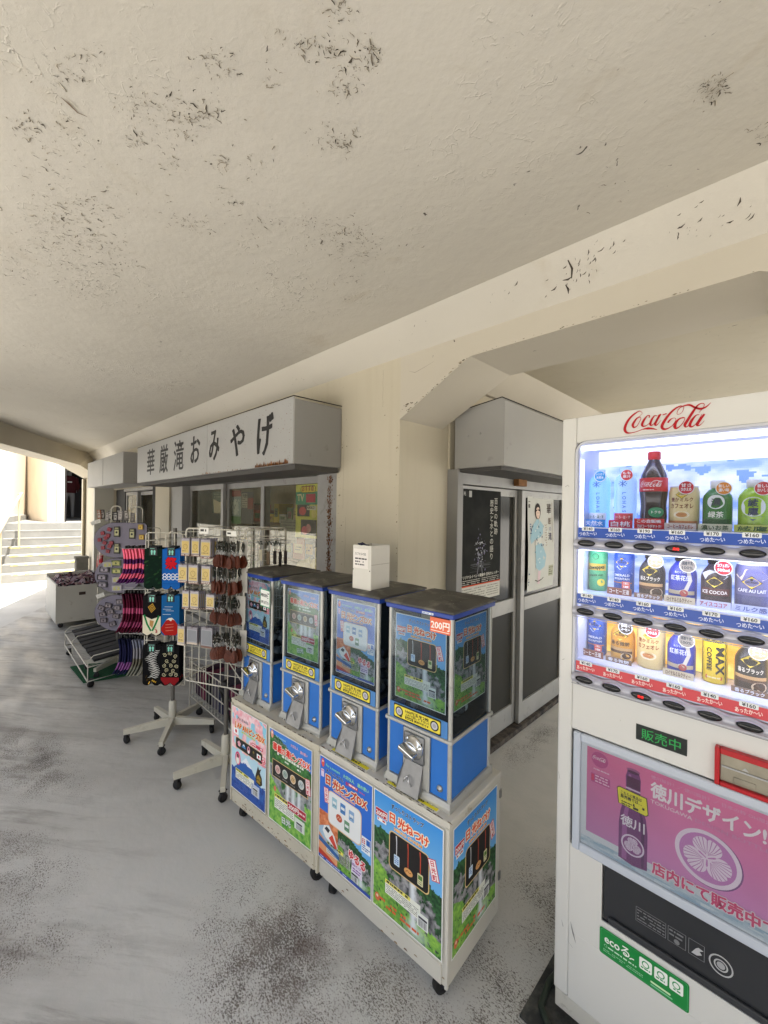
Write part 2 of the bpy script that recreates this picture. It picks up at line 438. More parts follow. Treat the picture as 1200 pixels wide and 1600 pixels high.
# ---- plaster
def plaster(name, c1, c2, scale=1.0, relief=1.0, streak=None):
    m, n, l, b = newmat(name)
    tc = n.new('ShaderNodeTexCoord'); co = tc.outputs['Object']
    a = n.new('ShaderNodeTexNoise'); a.inputs['Scale'].default_value = 1.1 * scale; a.inputs['Detail'].default_value = 7; l.new(co, a.inputs[0])
    mx = n.new('ShaderNodeMix'); mx.data_type = 'RGBA'; mx.inputs[6].default_value = (*C(c1), 1); mx.inputs[7].default_value = (*C(c2), 1)
    r = n.new('ShaderNodeMapRange'); r.inputs[1].default_value = .35; r.inputs[2].default_value = .68; l.new(a.outputs[0], r.inputs[0]); l.new(r.outputs[0], mx.inputs[0])
    out = mx.outputs[2]
    if streak:
        mp = n.new('ShaderNodeMapping'); mp.inputs['Scale'].default_value = (9, 9, .5); l.new(co, mp.inputs[0])
        s_ = n.new('ShaderNodeTexNoise'); s_.inputs['Scale'].default_value = 2.2; s_.inputs['Detail'].default_value = 6; l.new(mp.outputs[0], s_.inputs[0])
        r2 = n.new('ShaderNodeMapRange'); r2.inputs[1].default_value = .54; r2.inputs[2].default_value = .8; r2.inputs[4].default_value = .22; l.new(s_.outputs[0], r2.inputs[0])
        m2 = n.new('ShaderNodeMix'); m2.data_type = 'RGBA'; m2.inputs[7].default_value = (*C(streak), 1); l.new(out, m2.inputs[6]); l.new(r2.outputs[0], m2.inputs[0]); out = m2.outputs[2]
    # small chips of dark in the paint
    v = n.new('ShaderNodeTexNoise'); v.inputs['Scale'].default_value = 26; v.inputs['Detail'].default_value = 5; v.inputs['Distortion'].default_value = 1.2; l.new(co, v.inputs[0])
    v2 = n.new('ShaderNodeTexNoise'); v2.inputs['Scale'].default_value = 1.7; v2.inputs['Detail'].default_value = 3; l.new(co, v2.inputs[0])
    ad = n.new('ShaderNodeMath'); ad.operation = 'MULTIPLY_ADD'; ad.inputs[1].default_value = .45; l.new(v2.outputs[0], ad.inputs[0]); l.new(v.outputs[0], ad.inputs[2])
    r3 = n.new('ShaderNodeMapRange'); r3.inputs[1].default_value = .995; r3.inputs[2].default_value = 1.03; l.new(ad.outputs[0], r3.inputs[0])
    m3 = n.new('ShaderNodeMix'); m3.data_type = 'RGBA'; m3.inputs[7].default_value = (*C('#4a433c'), 1); l.new(out, m3.inputs[6]); l.new(r3.outputs[0], m3.inputs[0])
    last = m3.outputs[2]; peelh = None
    if relief >= 1:
        def nz_(sc, det, dist=0, ro=.6):
            q = n.new('ShaderNodeTexNoise'); q.inputs['Scale'].default_value = sc; q.inputs['Detail'].default_value = det; q.inputs['Distortion'].default_value = dist; q.inputs['Roughness'].default_value = ro; l.new(co, q.inputs[0]); return q.outputs[0]
        def mr_(v_, a_, b_, lo=0, hi=1):
            q = n.new('ShaderNodeMapRange'); q.inputs[1].default_value = a_; q.inputs[2].default_value = b_; q.inputs[3].default_value = lo; q.inputs[4].default_value = hi; l.new(v_, q.inputs[0]); return q.outputs[0]
        def mul(a_, b_):
            q = n.new('ShaderNodeMath'); q.operation = 'MULTIPLY'
            for i_, v_ in enumerate((a_, b_)):
                if isinstance(v_, (int, float)): q.inputs[i_].default_value = v_
                else: l.new(v_, q.inputs[i_])
            return q.outputs[0]
        zone = mr_(nz_(1.5, 5, .4, .7), .50, .66)
        vor = n.new('ShaderNodeTexVoronoi'); vor.feature = 'DISTANCE_TO_EDGE'; vor.inputs['Scale'].default_value = 34
        wp = n.new('ShaderNodeTexNoise'); wp.inputs['Scale'].default_value = 14; wp.inputs['Detail'].default_value = 4; l.new(co, wp.inputs[0])
        ms = n.new('ShaderNodeMix'); ms.data_type = 'RGBA'; ms.inputs[0].default_value = .09; l.new(co, ms.inputs[6]); l.new(wp.outputs[1], ms.inputs[7]); l.new(ms.outputs[2], vor.inputs['Vector'])
        edge = mr_(vor.outputs['Distance'], .0, .10, 1, 0)
        gate = mr_(nz_(17, 4, .5), .50, .60)
        flake = mul(mul(edge, gate), zone)
        dk = mr_(mul(mul(mr_(vor.outputs['Distance'], .0, .045, 1, 0), mr_(nz_(21, 3, .3), .56, .62)), zone), .35, .7, 0, .75)
        m4 = n.new('ShaderNodeMix'); m4.data_type = 'RGBA'; m4.inputs[7].default_value = (*C('#5d564c'), 1); l.new(last, m4.inputs[6]); l.new(dk, m4.inputs[0]); last = m4.outputs[2]
        peelh = n.new('ShaderNodeMath'); peelh.operation = 'ADD'; l.new(mul(flake, .6), peelh.inputs[0]); l.new(mul(mul(nz_(38, 5, 1.0), zone), .5), peelh.inputs[1]); peelh = peelh.outputs[0]
        # faint brown water marks
        wm = mul(mr_(nz_(2.7, 6, 1.2), .60, .72), .22); m5 = n.new('ShaderNodeMix'); m5.data_type = 'RGBA'; m5.inputs[7].default_value = (*C('#a39272'), 1); l.new(last, m5.inputs[6]); l.new(wm, m5.inputs[0]); last = m5.outputs[2]
    l.new(last, b.inputs['Base Color']); b.inputs['Roughness'].default_value = .75
    n1 = n.new('ShaderNodeTexNoise'); n1.inputs['Scale'].default_value = 3.5; n1.inputs['Detail'].default_value = 9; n1.inputs['Roughness'].default_value = .62; l.new(co, n1.inputs[0])
    bp = n.new('ShaderNodeBump'); bp.inputs['Strength'].default_value = .22 * relief; bp.inputs['Distance'].default_value = .035; l.new(n1.outputs[0], bp.inputs['Height'])
    n2 = n.new('ShaderNodeTexNoise'); n2.inputs['Scale'].default_value = 90; n2.inputs['Detail'].default_value = 3; l.new(co, n2.inputs[0])
    b2 = n.new('ShaderNodeBump'); b2.inputs['Strength'].default_value = .07; b2.inputs['Distance'].default_value = .003; l.new(n2.outputs[0], b2.inputs['Height']); l.new(bp.outputs[0], b2.inputs['Normal'])
    if peelh is not None:
        b3 = n.new('ShaderNodeBump'); b3.inputs['Strength'].default_value = .6; b3.inputs['Distance'].default_value = .004; l.new(peelh, b3.inputs['Height']); l.new(bp.outputs[0], b3.inputs['Normal']); l.new(b3.outputs[0], b2.inputs['Normal'])
    l.new(b2.outputs[0], b.inputs['Normal'])
    return m
CEILM = plaster('ceiling_paint', '#c3beb3', '#ccc7bc', 1, 1.0)
WALLM = plaster('cream_wall_paint', '#c0b8a4', '#c9c1ae', 1.3, .45, streak='#aca188')
BEAMM = plaster('beam_paint', '#c0b9aa', '#c8c1b3', 1.3, .6)
CHIP = M('exposed_dark_plaster', '#4d463d', .95, var=.35, vscale=60)
LIFT = M('lifted_paint_flake', '#c9c1b0', .8)

ZC, YW, YH, ZH, XP = 2.458, 1.58, 1.449, 2.337, -1.473
arc = thing('arcade_building', 'cream plastered arcade building with flaking ceiling over the shop front', 'building')
# ceiling slab with its peeling places
cb = MB()
foot = [(-9.75, YW), (-9.62, YH - .02), (-7.0, .27), (-6.2, -.08), (-6.2, -1.2), (5, -1.2), (5, YW)]
cb.prism([(x, y, ZC) for x, y in foot], (0, 0, .4), CEILM)
def chip(mb, x, y, z, L, W, ang, m, up=-1, jag=.35, dz=.0015):
    n_ = random.randint(6, 10); p = []
    for i in range(n_):
        a = 2 * math.pi * i / n_; k = 1 + random.uniform(-jag, jag)
        px, py = L * math.cos(a) * k, W * math.sin(a) * k
        p.append((x + px * math.cos(ang) - py * math.sin(ang), y + px * math.sin(ang) + py * math.cos(ang), z + up * dz))
    mb.add(p, [tuple(reversed(range(n_)))], m)
CHIPM = print_mat('ceiling_chips', .95, spec=.1)
def crack_cluster(cx, cy, ax, ay, bx, by, n_, size):
    A = Art(cb, (0, 0, ZC - .0012), (1, 0, 0), (0, 1, 0), (0, 0, -1), CHIPM, .0002)
    main = math.atan2(ay, ax)
    size = min(size, .009)
    for _ in range(int(n_ * 3.4)):
        p, q = random.gauss(0, .95), random.gauss(0, .95)
        x = cx + ax * p + bx * q; y = cy + ay * p + by * q
        if y > 1.43: continue
        s_ = size * min(1.7, random.lognormvariate(-.6, .6)); an = main + random.gauss(-.9, .8)
        shade = random.choice(('#5a534a', '#6d655a', '#7f776a', '#4b453e', '#8d8577', '#9a9183', '#8d8577'))
        pts = [(x, y)]; a0 = an
        for k in range(random.randint(1, 4)):
            a0 += random.gauss(0, .8); pts.append((pts[-1][0] + math.cos(a0) * s_ * .5, pts[-1][1] + math.sin(a0) * s_ * .5))
        ws = [s_ * random.uniform(.08, .34) for _ in pts]; ws[0] = s_ * .04; ws[-1] *= random.random()
        if len(pts) == 2: pts.insert(1, ((pts[0][0] + pts[1][0]) / 2, (pts[0][1] + pts[1][1]) / 2)); ws.insert(1, s_ * .3)
        A.stroke(pts, ws, shade, random.randint(0, 4))
        if random.random() < .5:       # the pale lifted lip of old paint beside it
            o_ = s_ * .22; A.stroke([(a_ + o_ * math.sin(an), b_ - o_ * math.cos(an)) for a_, b_ in pts], [w_ * .7 for w_ in ws], '#cfc8b8', random.randint(0, 4))
CL = [(-0.61, 0.47, 0.012, 0.011, -0.016, 0.012, 14, 0.0148), (-0.69, 0.48, 0.041, 0.04, -0.013, 0.01, 34, 0.0076), (-0.62, 0.57, 0.009, 0.009, -0.016, 0.014, 12, 0.0096), (-0.67, 0.55, 0.014, 0.013, -0.01, 0.008, 12, 0.0097), (-0.72, 0.57, 0.016, 0.016, -0.011, 0.009, 12, 0.014), (-0.86, 0.34, 0.017, 0.016, -0.015, 0.006, 14, 0.01), (-0.87, 0.37, 0.02, 0.019, -0.013, 0.006, 8, 0.0061), (-0.82, 0.45, 0.008, 0.008, -0.017, 0.01, 6, 0.0081), (-1.12, 0.14, 0.024, 0.024, -0.013, 0.001, 12, 0.0089), (-1.05, 0.16, 0.019, 0.019, -0.018, 0.003, 12, 0.0065), (-1.34, 0.09, 0.016, 0.015, -0.031, 0.002, 12, 0.0175), (-1.32, 0.15, 0.035, 0.034, -0.045, 0.006, 22, 0.0099), (-1.08, 0.27, 0.019, 0.018, -0.031, 0.008, 24, 0.0067), (-1.04, 0.34, 0.043, 0.042, -0.04, 0.014, 60, 0.0066), (-1.01, 0.38, 0.026, 0.025, -0.016, 0.007, 16, 0.0087), (-1.19, 0.29, 0.014, 0.013, -0.016, 0.004, 10, 0.0118), (-1.17, 0.37, 0.012, 0.012, -0.029, 0.01, 8, 0.0212), (-1.1, 0.47, 0.015, 0.014, -0.016, 0.007, 9, 0.0093), (-1.04, 0.54, 0.017, 0.017, -0.023, 0.013, 10, 0.0138), (-0.84, 0.62, 0.018, 0.018, -0.02, 0.015, 16, 0.0085), (-0.81, 0.66, 0.011, 0.011, -0.017, 0.014, 12, 0.0086), (-1.25, 0.65, 0.03, 0.029, -0.056, 0.03, 18, 0.0129), (-1.22, 0.55, 0.019, 0.019, -0.035, 0.016, 10, 0.01), (-1.13, 0.77, 0.035, 0.034, -0.035, 0.025, 22, 0.0101), (-1.08, 0.87, 0.037, 0.035, -0.03, 0.024, 30, 0.0077), (-1.13, 0.95, 0.039, 0.037, -0.05, 0.042, 50, 0.008), (-1.06, 0.97, 0.026, 0.025, -0.035, 0.032, 20, 0.0079), (-1.18, 0.85, 0.038, 0.037, -0.028, 0.021, 14, 0.0079), (-1.58, 0.22, 0.043, 0.041, -0.046, 0.007, 26, 0.0113), (-1.73, 0.2, 0.061, 0.058, -0.094, 0.011, 70, 0.0121), (-1.73, 0.32, 0.039, 0.038, -0.058, 0.011, 40, 0.0153), (-2.04, 0.31, 0.057, 0.054, -0.148, 0.024, 60, 0.0139), (-1.83, 0.41, 0.032, 0.03, -0.039, 0.009, 14, 0.016), (-2.22, 0.15, 0.046, 0.044, -0.111, 0.008, 24, 0.0185), (-2.08, 0.11, 0.025, 0.023, -0.064, 0.004, 12, 0.021), (-1.4, 0.49, 0.021, 0.02, -0.031, 0.011, 20, 0.0107), (-1.39, 0.54, 0.021, 0.02, -0.025, 0.01, 12, 0.0081), (-1.55, 0.31, 0.05, 0.048, -0.027, 0.006, 14, 0.0141), (-1.5, 0.85, 0.045, 0.042, -0.033, 0.019, 12, 0.0121), (-1.5, 0.98, 0.027, 0.026, -0.035, 0.023, 8, 0.0155), (-3.24, 0.22, 0.075, 0.068, -0.08, 0.006, 14, 0.0363), (-3.32, 0.4, 0.074, 0.068, -0.073, 0.009, 12, 0.0213), (-4.29, 0.21, 0.091, 0.082, -0.114, 0.006, 16, 0.0473), (-1.28, 1.07, 0.055, 0.053, -0.028, 0.024, 12, 0.0117), (-1.98, 0.72, 0.196, 0.183, -0.19, 0.07, 20, 0.0071), (-0.78, 0.92, 0.08, 0.077, -0.094, 0.113, 8, 0.0047), (-0.44, 0.8, 0.058, 0.056, -0.038, 0.072, 8, 0.004), (-0.14, 1.12, 0.011, 0.011, -0.002, 0.016, 22, 0.0134), (-0.16, 1.13, 0.016, 0.015, -0.002, 0.014, 10, 0.009), (-0.08, 1.34, 0.009, 0.008, -0.001, 0.018, 8, 0.0175), (-0.36, 1.32, 0.104, 0.1, -0.021, 0.079, 8, 0.0076), (-0.96, 1.06, 0.016, 0.015, -0.022, 0.026, 4, 0.0105), (-1.5, 0.13, 0.078, 0.074, -0.086, 0.008, 24, 0.0081), (-1.34, 0.37, 0.082, 0.079, -0.082, 0.024, 14, 0.0077)]
for c in CL: crack_cluster(*c)
A = Art(cb, (0, 0, ZC - .0012), (1, 0, 0), (0, 1, 0), (0, 0, -1), CHIPM, .0002)
A.stroke([(-1.183, .139), (-1.190, .155), (-1.201, .172), (-1.197, .190)], [.001, .005, .003, .001], '#7b6a58', 6); A.stroke([(-1.176, .142), (-1.183, .16), (-1.193, .175)], [.001, .004, .001], '#d2ccbc', 6)
cb.build('ceiling', arc)
# haunch between ceiling and wall
hb = MB()
hb.prism([(-9.6, YH, ZC), (-9.6, YW, ZH), (-9.6, YW, ZC)], (14.6, 0, 0), CEILM)
for cx, cy, n_, s_ in ((-.52, .5, 26, .011), (-.47, .35, 14, .008), (-.18, .45, 14, .007), (-.07, .6, 10, .010), (-.8, .4, 8, .005), (-1.3, .5, 5, .005), (-2.3, .5, 8, .006)):
    for _ in range(n_):
        t = min(.95, max(.05, cy + random.gauss(0, .16))); x = cx + random.gauss(0, .045) - t * .1
        y = YH + (YW - YH) * t; z = ZC + (ZH - ZC) * t; d = Vector((0, YW - YH, ZH - ZC)).normalized(); nn = Vector((0, -.68, -.735))
        k = s_ * random.lognormvariate(0, .5); a = random.gauss(.5, .4)
        A = Art(hb, Vector((x, y, z)) + nn * .0015, (1, 0, 0), d, nn, CHIP)
        k *= .62; A.stroke([(-k * math.cos(a), k * math.sin(a)), (0, 0), (k * math.cos(a + .5), -k * math.sin(a + .5))], [k * .1, k * random.uniform(.2, .6), k * .1], '#4d463d', 0)
hb.build('haunch', arc)

# main wall along y = YW, from the far end to the pillar corner, with the two shop openings
ZT = 1.81
TH = .30
wb = MB()
def wallbox(x0, x1, z0, z1, y0=YW, y1=YW + TH, m=WALLM): wb.box(x0, x1, y0, y1, z0, z1, m)
wallbox(-9.75, -7.84, 0, ZH)                 # far pillar
wallbox(-7.84, -5.44, ZT, ZH)                # above the far shop window
wallbox(-5.44, -4.96, 0, ZH)                 # column between windows
wallbox(-4.96, -1.99, ZT, ZH)                # above the main shop window
wallbox(-1.99, XP, 0, ZH)                    # corner pillar face
wb.box(-1.80, XP - .001, YW + TH, 2.0, 0, ZC, WALLM)
wb.box(-9.75, -1.6, YW + TH, YW + TH + .02, ZT, ZC + .3, WALLM)
wb.prism([(-9.75, YW, ZH), (5, YW, ZH), (5, YW, ZC + .3), (-9.75, YW, ZC + .3)], (0, .02, 0), WALLM)
A = Art(wb, (0, YW - .0012, 0), (1, 0, 0), (0, 0, 1), (0, -1, 0), CHIPM, .0004)
def wall_chips(x0, x1, z0, z1, n_, s_):
    for _ in range(n_):
        x, z = random.uniform(x0, x1), random.uniform(z0, z1); k = s_ * random.lognormvariate(-.4, .7)
        A.poly([(x - k, z), (x - k * .2, z - k * .5), (x + k, z + k * .2), (x + k * .1, z + k * .7)], random.choice(('#8f846c', '#6f6552', '#a79c84')), random.randint(0, 3))
wall_chips(XP - .02, XP - .002, .7, 2.0, 40, .004); wall_chips(-1.98, -1.9, .8, 2.3, 60, .004); wall_chips(-1.98, XP, .8, 2.33, 40, .0025)
for x, z0, z1 in ((-1.925, 1.55, 1.95), (-1.90, 1.2, 1.5), (-1.6, 2.1, 2.3)): A.stroke([(x + .002 * math.sin(i * 2.1), z0 + (z1 - z0) * i / 8) for i in range(9)], .0014, '#948a74', 2)
wb.build('wall', arc)
# beam over the side passage, with the chamfered corner
bb = MB()
prof = [(XP, ZH), (XP, 2.016), (-1.05, 2.236), (-.09, 2.236), (.33, 2.016), (.33, ZH)]
bb.prism([(x, YW + .0, z) for x, z in prof], (0, .36, 0), BEAMM)
A = Art(bb, (0, YW - .0012, 0), (1, 0, 0), (0, 0, 1), (0, -1, 0), CHIPM, .0004)
def edge_chips(A, p, q, n_, s_, off=.004):
    for _ in range(n_):
        t = random.random(); x = p[0] + (q[0] - p[0]) * t + random.gauss(0, off); z = p[1] + (q[1] - p[1]) * t + abs(random.gauss(0, off)); k = s_ * random.lognormvariate(-.3, .6)
        A.poly([(x - k, z), (x, z - k * .35), (x + k * 1.1, z + k * .1), (x + k * .2, z + k * .45)], random.choice(('#6b6252', '#8a8070', '#544c40', '#9c917e')), random.randint(0, 3))
edge_chips(A, (XP + .004, 2.02), (-1.05, 2.238), 42, .005); edge_chips(A, (-1.05, 2.238), (-.09, 2.238), 30, .004); edge_chips(A, (XP + .01, 2.03), (XP + .1, 2.09), 14, .006, .012)
A.stroke([(XP + .06, 2.25), (XP + .10, 2.235), (XP + .15, 2.245), (XP + .22, 2.262)], [.0005, .002, .0015, .0005], '#8a8070', 2)
for _ in range(22): edge_chips(A, (random.uniform(-1.4, .2), random.uniform(2.25, 2.33)),) if 0 else None
bb.build('beam', arc)
rp = MB(); rp.box(.33, .85, YW, 2.0, 0, ZH, WALLM); rp.build('pillar', arc)
# end beam of the arcade, running askew from the far pillar
eb = MB()
def ebz(x, y): return (x, y)
e0, e1, e2, e3 = (-9.72, YW), (-9.1, 1.25), (-7.0, .27), (-6.2, -.1)
eb.prism([(*e0, 1.35 - 1.35), (-9.62, YW, 0), (-9.62, YW, 2.05), (*e0, 2.05)], (.1, -.06, 0), WALLM)
bt = [(-9.72, YW, 2.06), (-8.2, .98, 2.19), (-7.0, .30, 2.22), (-6.2, -.1, 2.22), (-6.2, -.1, 2.7), (-9.72, YW, 2.7)]
eb.prism(bt, (.14, .26, 0), BEAMM)
eb.build('end_beam', arc)
ob = MB(); ob.box(-6.34, -6.0, -1.2, -.1, 2.22, 2.7, BEAMM)
ob.build('side_beam', arc)
ob = MB(); ob.box(-6.34, -4.0, -1.45, -1.2, 0, 2.7, WALLM); ob.build('light_blocking_wall', arc)  # unseen wall added to cut the light reaching the left side
ob = MB(); ob.box(4.7, 5.0, -1.2, 1.58, 0, 2.458, WALLM)
ob.build('end_wall', arc)
# side passage: left wall with the doors, far ceiling, back wall
pb = MB()
PX = -1.43
pb.box(-1.75, PX - .06, 2.0, 2.05, 0, ZC, WALLM)
pb.box(-1.75, PX - .03, 2.0, 3.62, 1.79, ZC + .2, WALLM)
pb.box(-1.75, PX, 3.62, 8, 0, ZC + .2, WALLM)
pb.prism([(PX, 2.0, ZC), (PX - .2, 2.0, ZC), (PX - .2, 2.0, ZH - .04), (PX, 2.0, ZH - .04), (PX + .14, 2.0, ZC)], (0, 6, 0), BEAMM)
pb.box(-1.6, 5, YW + .36, 8, ZC, ZC + .3, WALLM)
pb.build('passage_wall', arc)

# dark wall behind the windows, shop room
DARK = M('shop_room_paint', '#b5a68a', .9, var=.2, vscale=3)
rb = MB()
rb.box(-9.7, -2.2, 3.6, 3.65, 0, ZC, DARK); rb.box(-9.7, -9.65, 1.9, 3.6, 0, ZC, DARK); rb.box(-2.25, -2.2, 1.95, 3.6, 0, ZC, DARK)
rb.box(-9.7, -2.2, 1.9, 3.6, ZC - .02, ZC + .25, DARK)
rb.box(-9.7, -2.2, 1.9, 3.6, -.008, -.004, DARK)
rb.build('shop_room', arc)

# ---- steps beyond the arcade, landing, building behind
STEPM = M('step_concrete', '#7f7e79', .85, var=.1, vscale=3, bump=.25, bscale=20)
NOSE = M('yellow_step_edge_paint', '#c9bb6a', .7, dirt='#a9a8a4', dscale=8, dth=.5)
sb = MB()
pr = [(-11.05, -.012)]
for i in range(7): pr += [(-11.05 - .29 * i, .16 * (i + 1)), (-11.05 - .29 * (i + 1), .16 * (i + 1))]
pr += [(-20, 1.12), (-20, -.012)]
sb.prism([(x, .45, z) for x, z in pr], (0, 7.5, 0), STEPM)
for i in range(7):
    x = -11.05 - .29 * i; z = .16 * (i + 1)
    if i < 6: sb.box(x - .05, x + .003, .62, 7.9, z - .03, z + .003, NOSE if i < 4 else STEPM)
sb.build('steps'); struct(bpy.data.objects['steps'])
OUTW = plaster('outer_cream_wall', '#eae2d2', '#efe8da', .8, .3)
PANEL = M('pinkish_wall_panel', '#ebe0d0', .8, var=.05, vscale=2)
hb2 = thing('stair_building', 'sunlit cream building beyond the steps with a dark doorway', 'building')
_P = dict(p0=(-9.9, .02), p1=(-16.3, 1.15), p2=(-13.92, 1.70))
b2 = MB()
def wl_(a, c, z0, z1, t, m): 
    d = Vector((c[0] - a[0], c[1] - a[1], 0)).normalized(); nn = Vector((d.y, -d.x, 0)) * t
    b2.prism([(a[0], a[1], z0), (c[0], c[1], z0), (c[0], c[1], z1), (a[0], a[1], z1)], nn, m)
A_, B_, Cc = (-10.4, .04), (-17.2, 1.38), (-13.6, 1.64)
wl_(A_, B_, 0, 4.2, -.3, OUTW)
b2.build('wall', hb2)
b2 = MB(); wl_(B_, Cc, .9, 4.2, .2, PANEL); b2.build('side_panel', hb2)
b2 = MB(); b2.box(-13.62, -13.45, 1.62, 1.76, 1.12, 4.2, M('white_door_post', '#dcd9d0', .6)); b2.box(-13.62, -13.45, 1.62, 3.4, 4.2, 4.4, M('white_door_post')); b2.build('door_frame', hb2)
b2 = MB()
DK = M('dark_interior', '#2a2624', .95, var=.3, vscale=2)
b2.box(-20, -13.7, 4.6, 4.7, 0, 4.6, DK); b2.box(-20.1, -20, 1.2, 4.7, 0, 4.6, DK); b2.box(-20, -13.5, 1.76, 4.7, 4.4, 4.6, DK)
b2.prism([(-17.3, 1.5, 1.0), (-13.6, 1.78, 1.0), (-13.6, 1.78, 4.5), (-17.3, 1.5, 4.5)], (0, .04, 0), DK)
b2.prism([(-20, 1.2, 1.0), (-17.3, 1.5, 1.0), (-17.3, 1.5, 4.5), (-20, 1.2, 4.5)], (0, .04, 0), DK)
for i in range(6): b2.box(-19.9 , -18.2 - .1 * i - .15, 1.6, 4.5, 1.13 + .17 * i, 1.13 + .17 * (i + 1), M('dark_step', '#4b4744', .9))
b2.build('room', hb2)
b2 = MB(); b2.box(-13.7, -13.4, 3.4, 9, 0, 6, OUTW); b2.build('wall', hb2)
# low side kerb of the steps and the handrail
kb = MB()
kb.prism([(-10.7, .02, 0), (-10.9, .02, .22), (-12.8, .3, 1.26), (-16.9, 1.1, 1.26), (-16.9, 1.1, 0)], (-.02, .30, 0), STEPM)
kb_o = kb.build('kerb'); struct(kb_o)
hr = MB()
hr.tube([(-10.75, .39, .93), (-10.9, .436, 1.03), (-12.1, .82, 1.79), (-12.16, .84, 1.80), (-12.3, .80, 1.78)], .024, M('painted_rail', '#b9a98c', .5), 10)
hr.tube([(-12.02, .79, 1.74), (-12.02, .79, .6)], .017, M('painted_rail'), 8); hr.tube([(-10.95, .45, 1.05), (-10.95, .45, .0)], .017, M('painted_rail'), 8)
tag(hr.build('handrail'), 'slanting metal handrail at the left of the sunlit steps', 'handrail')

# ---- person climbing inside the dark doorway
def person(loc):
    t = thing('person', 'person in dark red jacket and pale cap seen from behind in the dark doorway', 'person', loc, R(90))
    def skin(name, vs, es, rad, m, par, lv=2):
        me = bpy.data.meshes.new(name); me.from_pydata(vs, es, []); o = bpy.data.objects.new(name, me); COL.objects.link(o)
        sk = o.modifiers.new('s', 'SKIN'); sk.use_smooth_shade = True
        for i, r in enumerate(rad): me.skin_vertices[0].data[i].radius = (r, r) if not isinstance(r, tuple) else r
        me.skin_vertices[0].data[0].use_root = True
        ss = o.modifiers.new('b', 'SUBSURF'); ss.levels = lv; ss.render_levels = lv
        me.materials.append(m); o.parent = par; return o
    if True:
        _s = bpy.data.meshes.new
    V = [(0, 0, .86), (0, 0, 1.05), (0, .01, 1.28), (0, .0, 1.38), (0, -.01, 1.47), (0, -.02, 1.58),
         (.09, 0, .82), (.10, .02, .46), (.10, -.02, .08), (.10, .1, .04), (-.09, 0, .82), (-.10, .06, .48), (-.10, .0, .10), (-.10, .12, .06),
         (.18, .0, 1.32), (.23, -.02, 1.05), (.20, .12, .86), (-.18, .0, 1.32), (-.24, -.02, 1.05), (-.20, .12, .88)]
    E_ = [(0, 1), (1, 2), (2, 3), (3, 4), (4, 5), (0, 6), (6, 7), (7, 8), (8, 9), (0, 10), (10, 11), (11, 12), (12, 13), (2, 14), (14, 15), (15, 16), (2, 17), (17, 18), (18, 19)]
    rr = [.12, .115, .13, .06, .085, .075, .085, .06, .04, .035, .085, .06, .04, .035, .06, .045, .03, .06, .045, .03]
    me = bpy.data.meshes.new('body'); me.from_pydata(V, E_, []); o = bpy.data.objects.new('body', me); COL.objects.link(o)
    bm = bmesh.new(); bm.from_mesh(me); bm.verts.layers.skin.verify(); bm.to_mesh(me); bm.free()
    o.modifiers.new('s', 'SKIN')
    for i, r in enumerate(rr): me.skin_vertices[0].data[i].radius = (r, r)
    me.skin_vertices[0].data[0].use_root = True
    ss = o.modifiers.new('b', 'SUBSURF'); ss.levels = 2; ss.render_levels = 2
    me.materials.append(M('grey_trousers', '#8d8a86', .9)); o.parent = t
    j = MB(); j.lathe([(.0, 1.42), (.10, 1.41), (.19, 1.34), (.185, 1.1), (.175, .86), (.165, .85)], M('dark_red_jacket', '#4d1518', .85), 18)
    for v in range(len(j.v)): j.v[v] = (j.v[v][0] * 1.1, j.v[v][1] * .78, j.v[v][2])
    for sx in (1, -1): j.tube([(.18 * sx, 0, 1.34), (.24 * sx, -.02, 1.05), (.21 * sx, .1, .92)], [.07, .055, .05], M('dark_red_jacket'), 10)
    j.box(-.06, .06, -.15, -.142, 1.18, 1.22, M('white_print', '#e8e4dc')); j.build('jacket', t)
    h = MB(); h.lathe([(.0, 1.68), (.06, 1.67), (.10, 1.62), (.108, 1.57), (.14, 1.555), (.10, 1.56)], M('pale_cap', '#c9c2b2', .9), 18, o=(0, -.02, 0)); h.build('cap', t)
person((-17.0, 2.34, 1.12))

# ============================================================ SHOP FRONT
ALU = M('aged_grey_aluminium', '#9b9a98', .5, .25, var=.1, vscale=8, dirt='#6f6a64', dscale=9, dth=.68)
ALUD = M('dark_gap_shade_and_seam', '#191817', .8)  # near-black fill paints the shade in open gaps; also dark seams
SHEET = M('grey_painted_sheet', '#9c9b98', .5, var=.06, vscale=2, dirt='#7e7c79', dscale=7, dth=.72, bump=.12, bscale=6)
SHEETD = M('grey_box_side_sheet', '#8d8c8a', .5, var=.06, vscale=2.5, dirt='#6a6663', dscale=7, dth=.72, bump=.12, bscale=6)
WHITEP = M('sign_face_grey_white', '#a6a6a5', .45, var=.05, vscale=1.4, dirt='#8b877f', dscale=34, dth=.73, dsoft=.03, bump=.08, bscale=5)
GLASS = thin_glass('window_glass', '#f2f1ea', haze=.01, refl=.22)
RUST = M('rust', '#6e431f', .9, var=.4, vscale=50)

# main sign box
sg = thing('shop_sign', 'long pale grey sign box with black brush lettering and a rusty lower edge', 'sign', (-1.946, 1.241, 1.79))
L = 2.93
mb = MB(); mb.box(-L, 0, .008, .335, 0, .355, SHEETD, .004)
mb.box(-L + .01, -.01, .02, .32, -.03, 0, M('shutter_slot', '#4c4a48', .7)); mb.build('box', sg)
mb = MB(); A = Art(mb, (0, 0, 0), (1, 0, 0), (0, 0, 1), (0, -1, 0), PAINTED, .0005)
mb.box(-L, -1.15, 0, .01, 0, .362, WHITEP, .002); mb.box(-1.146, 0, 0, .01, 0, .362, WHITEP, .002)
A.st = .0008
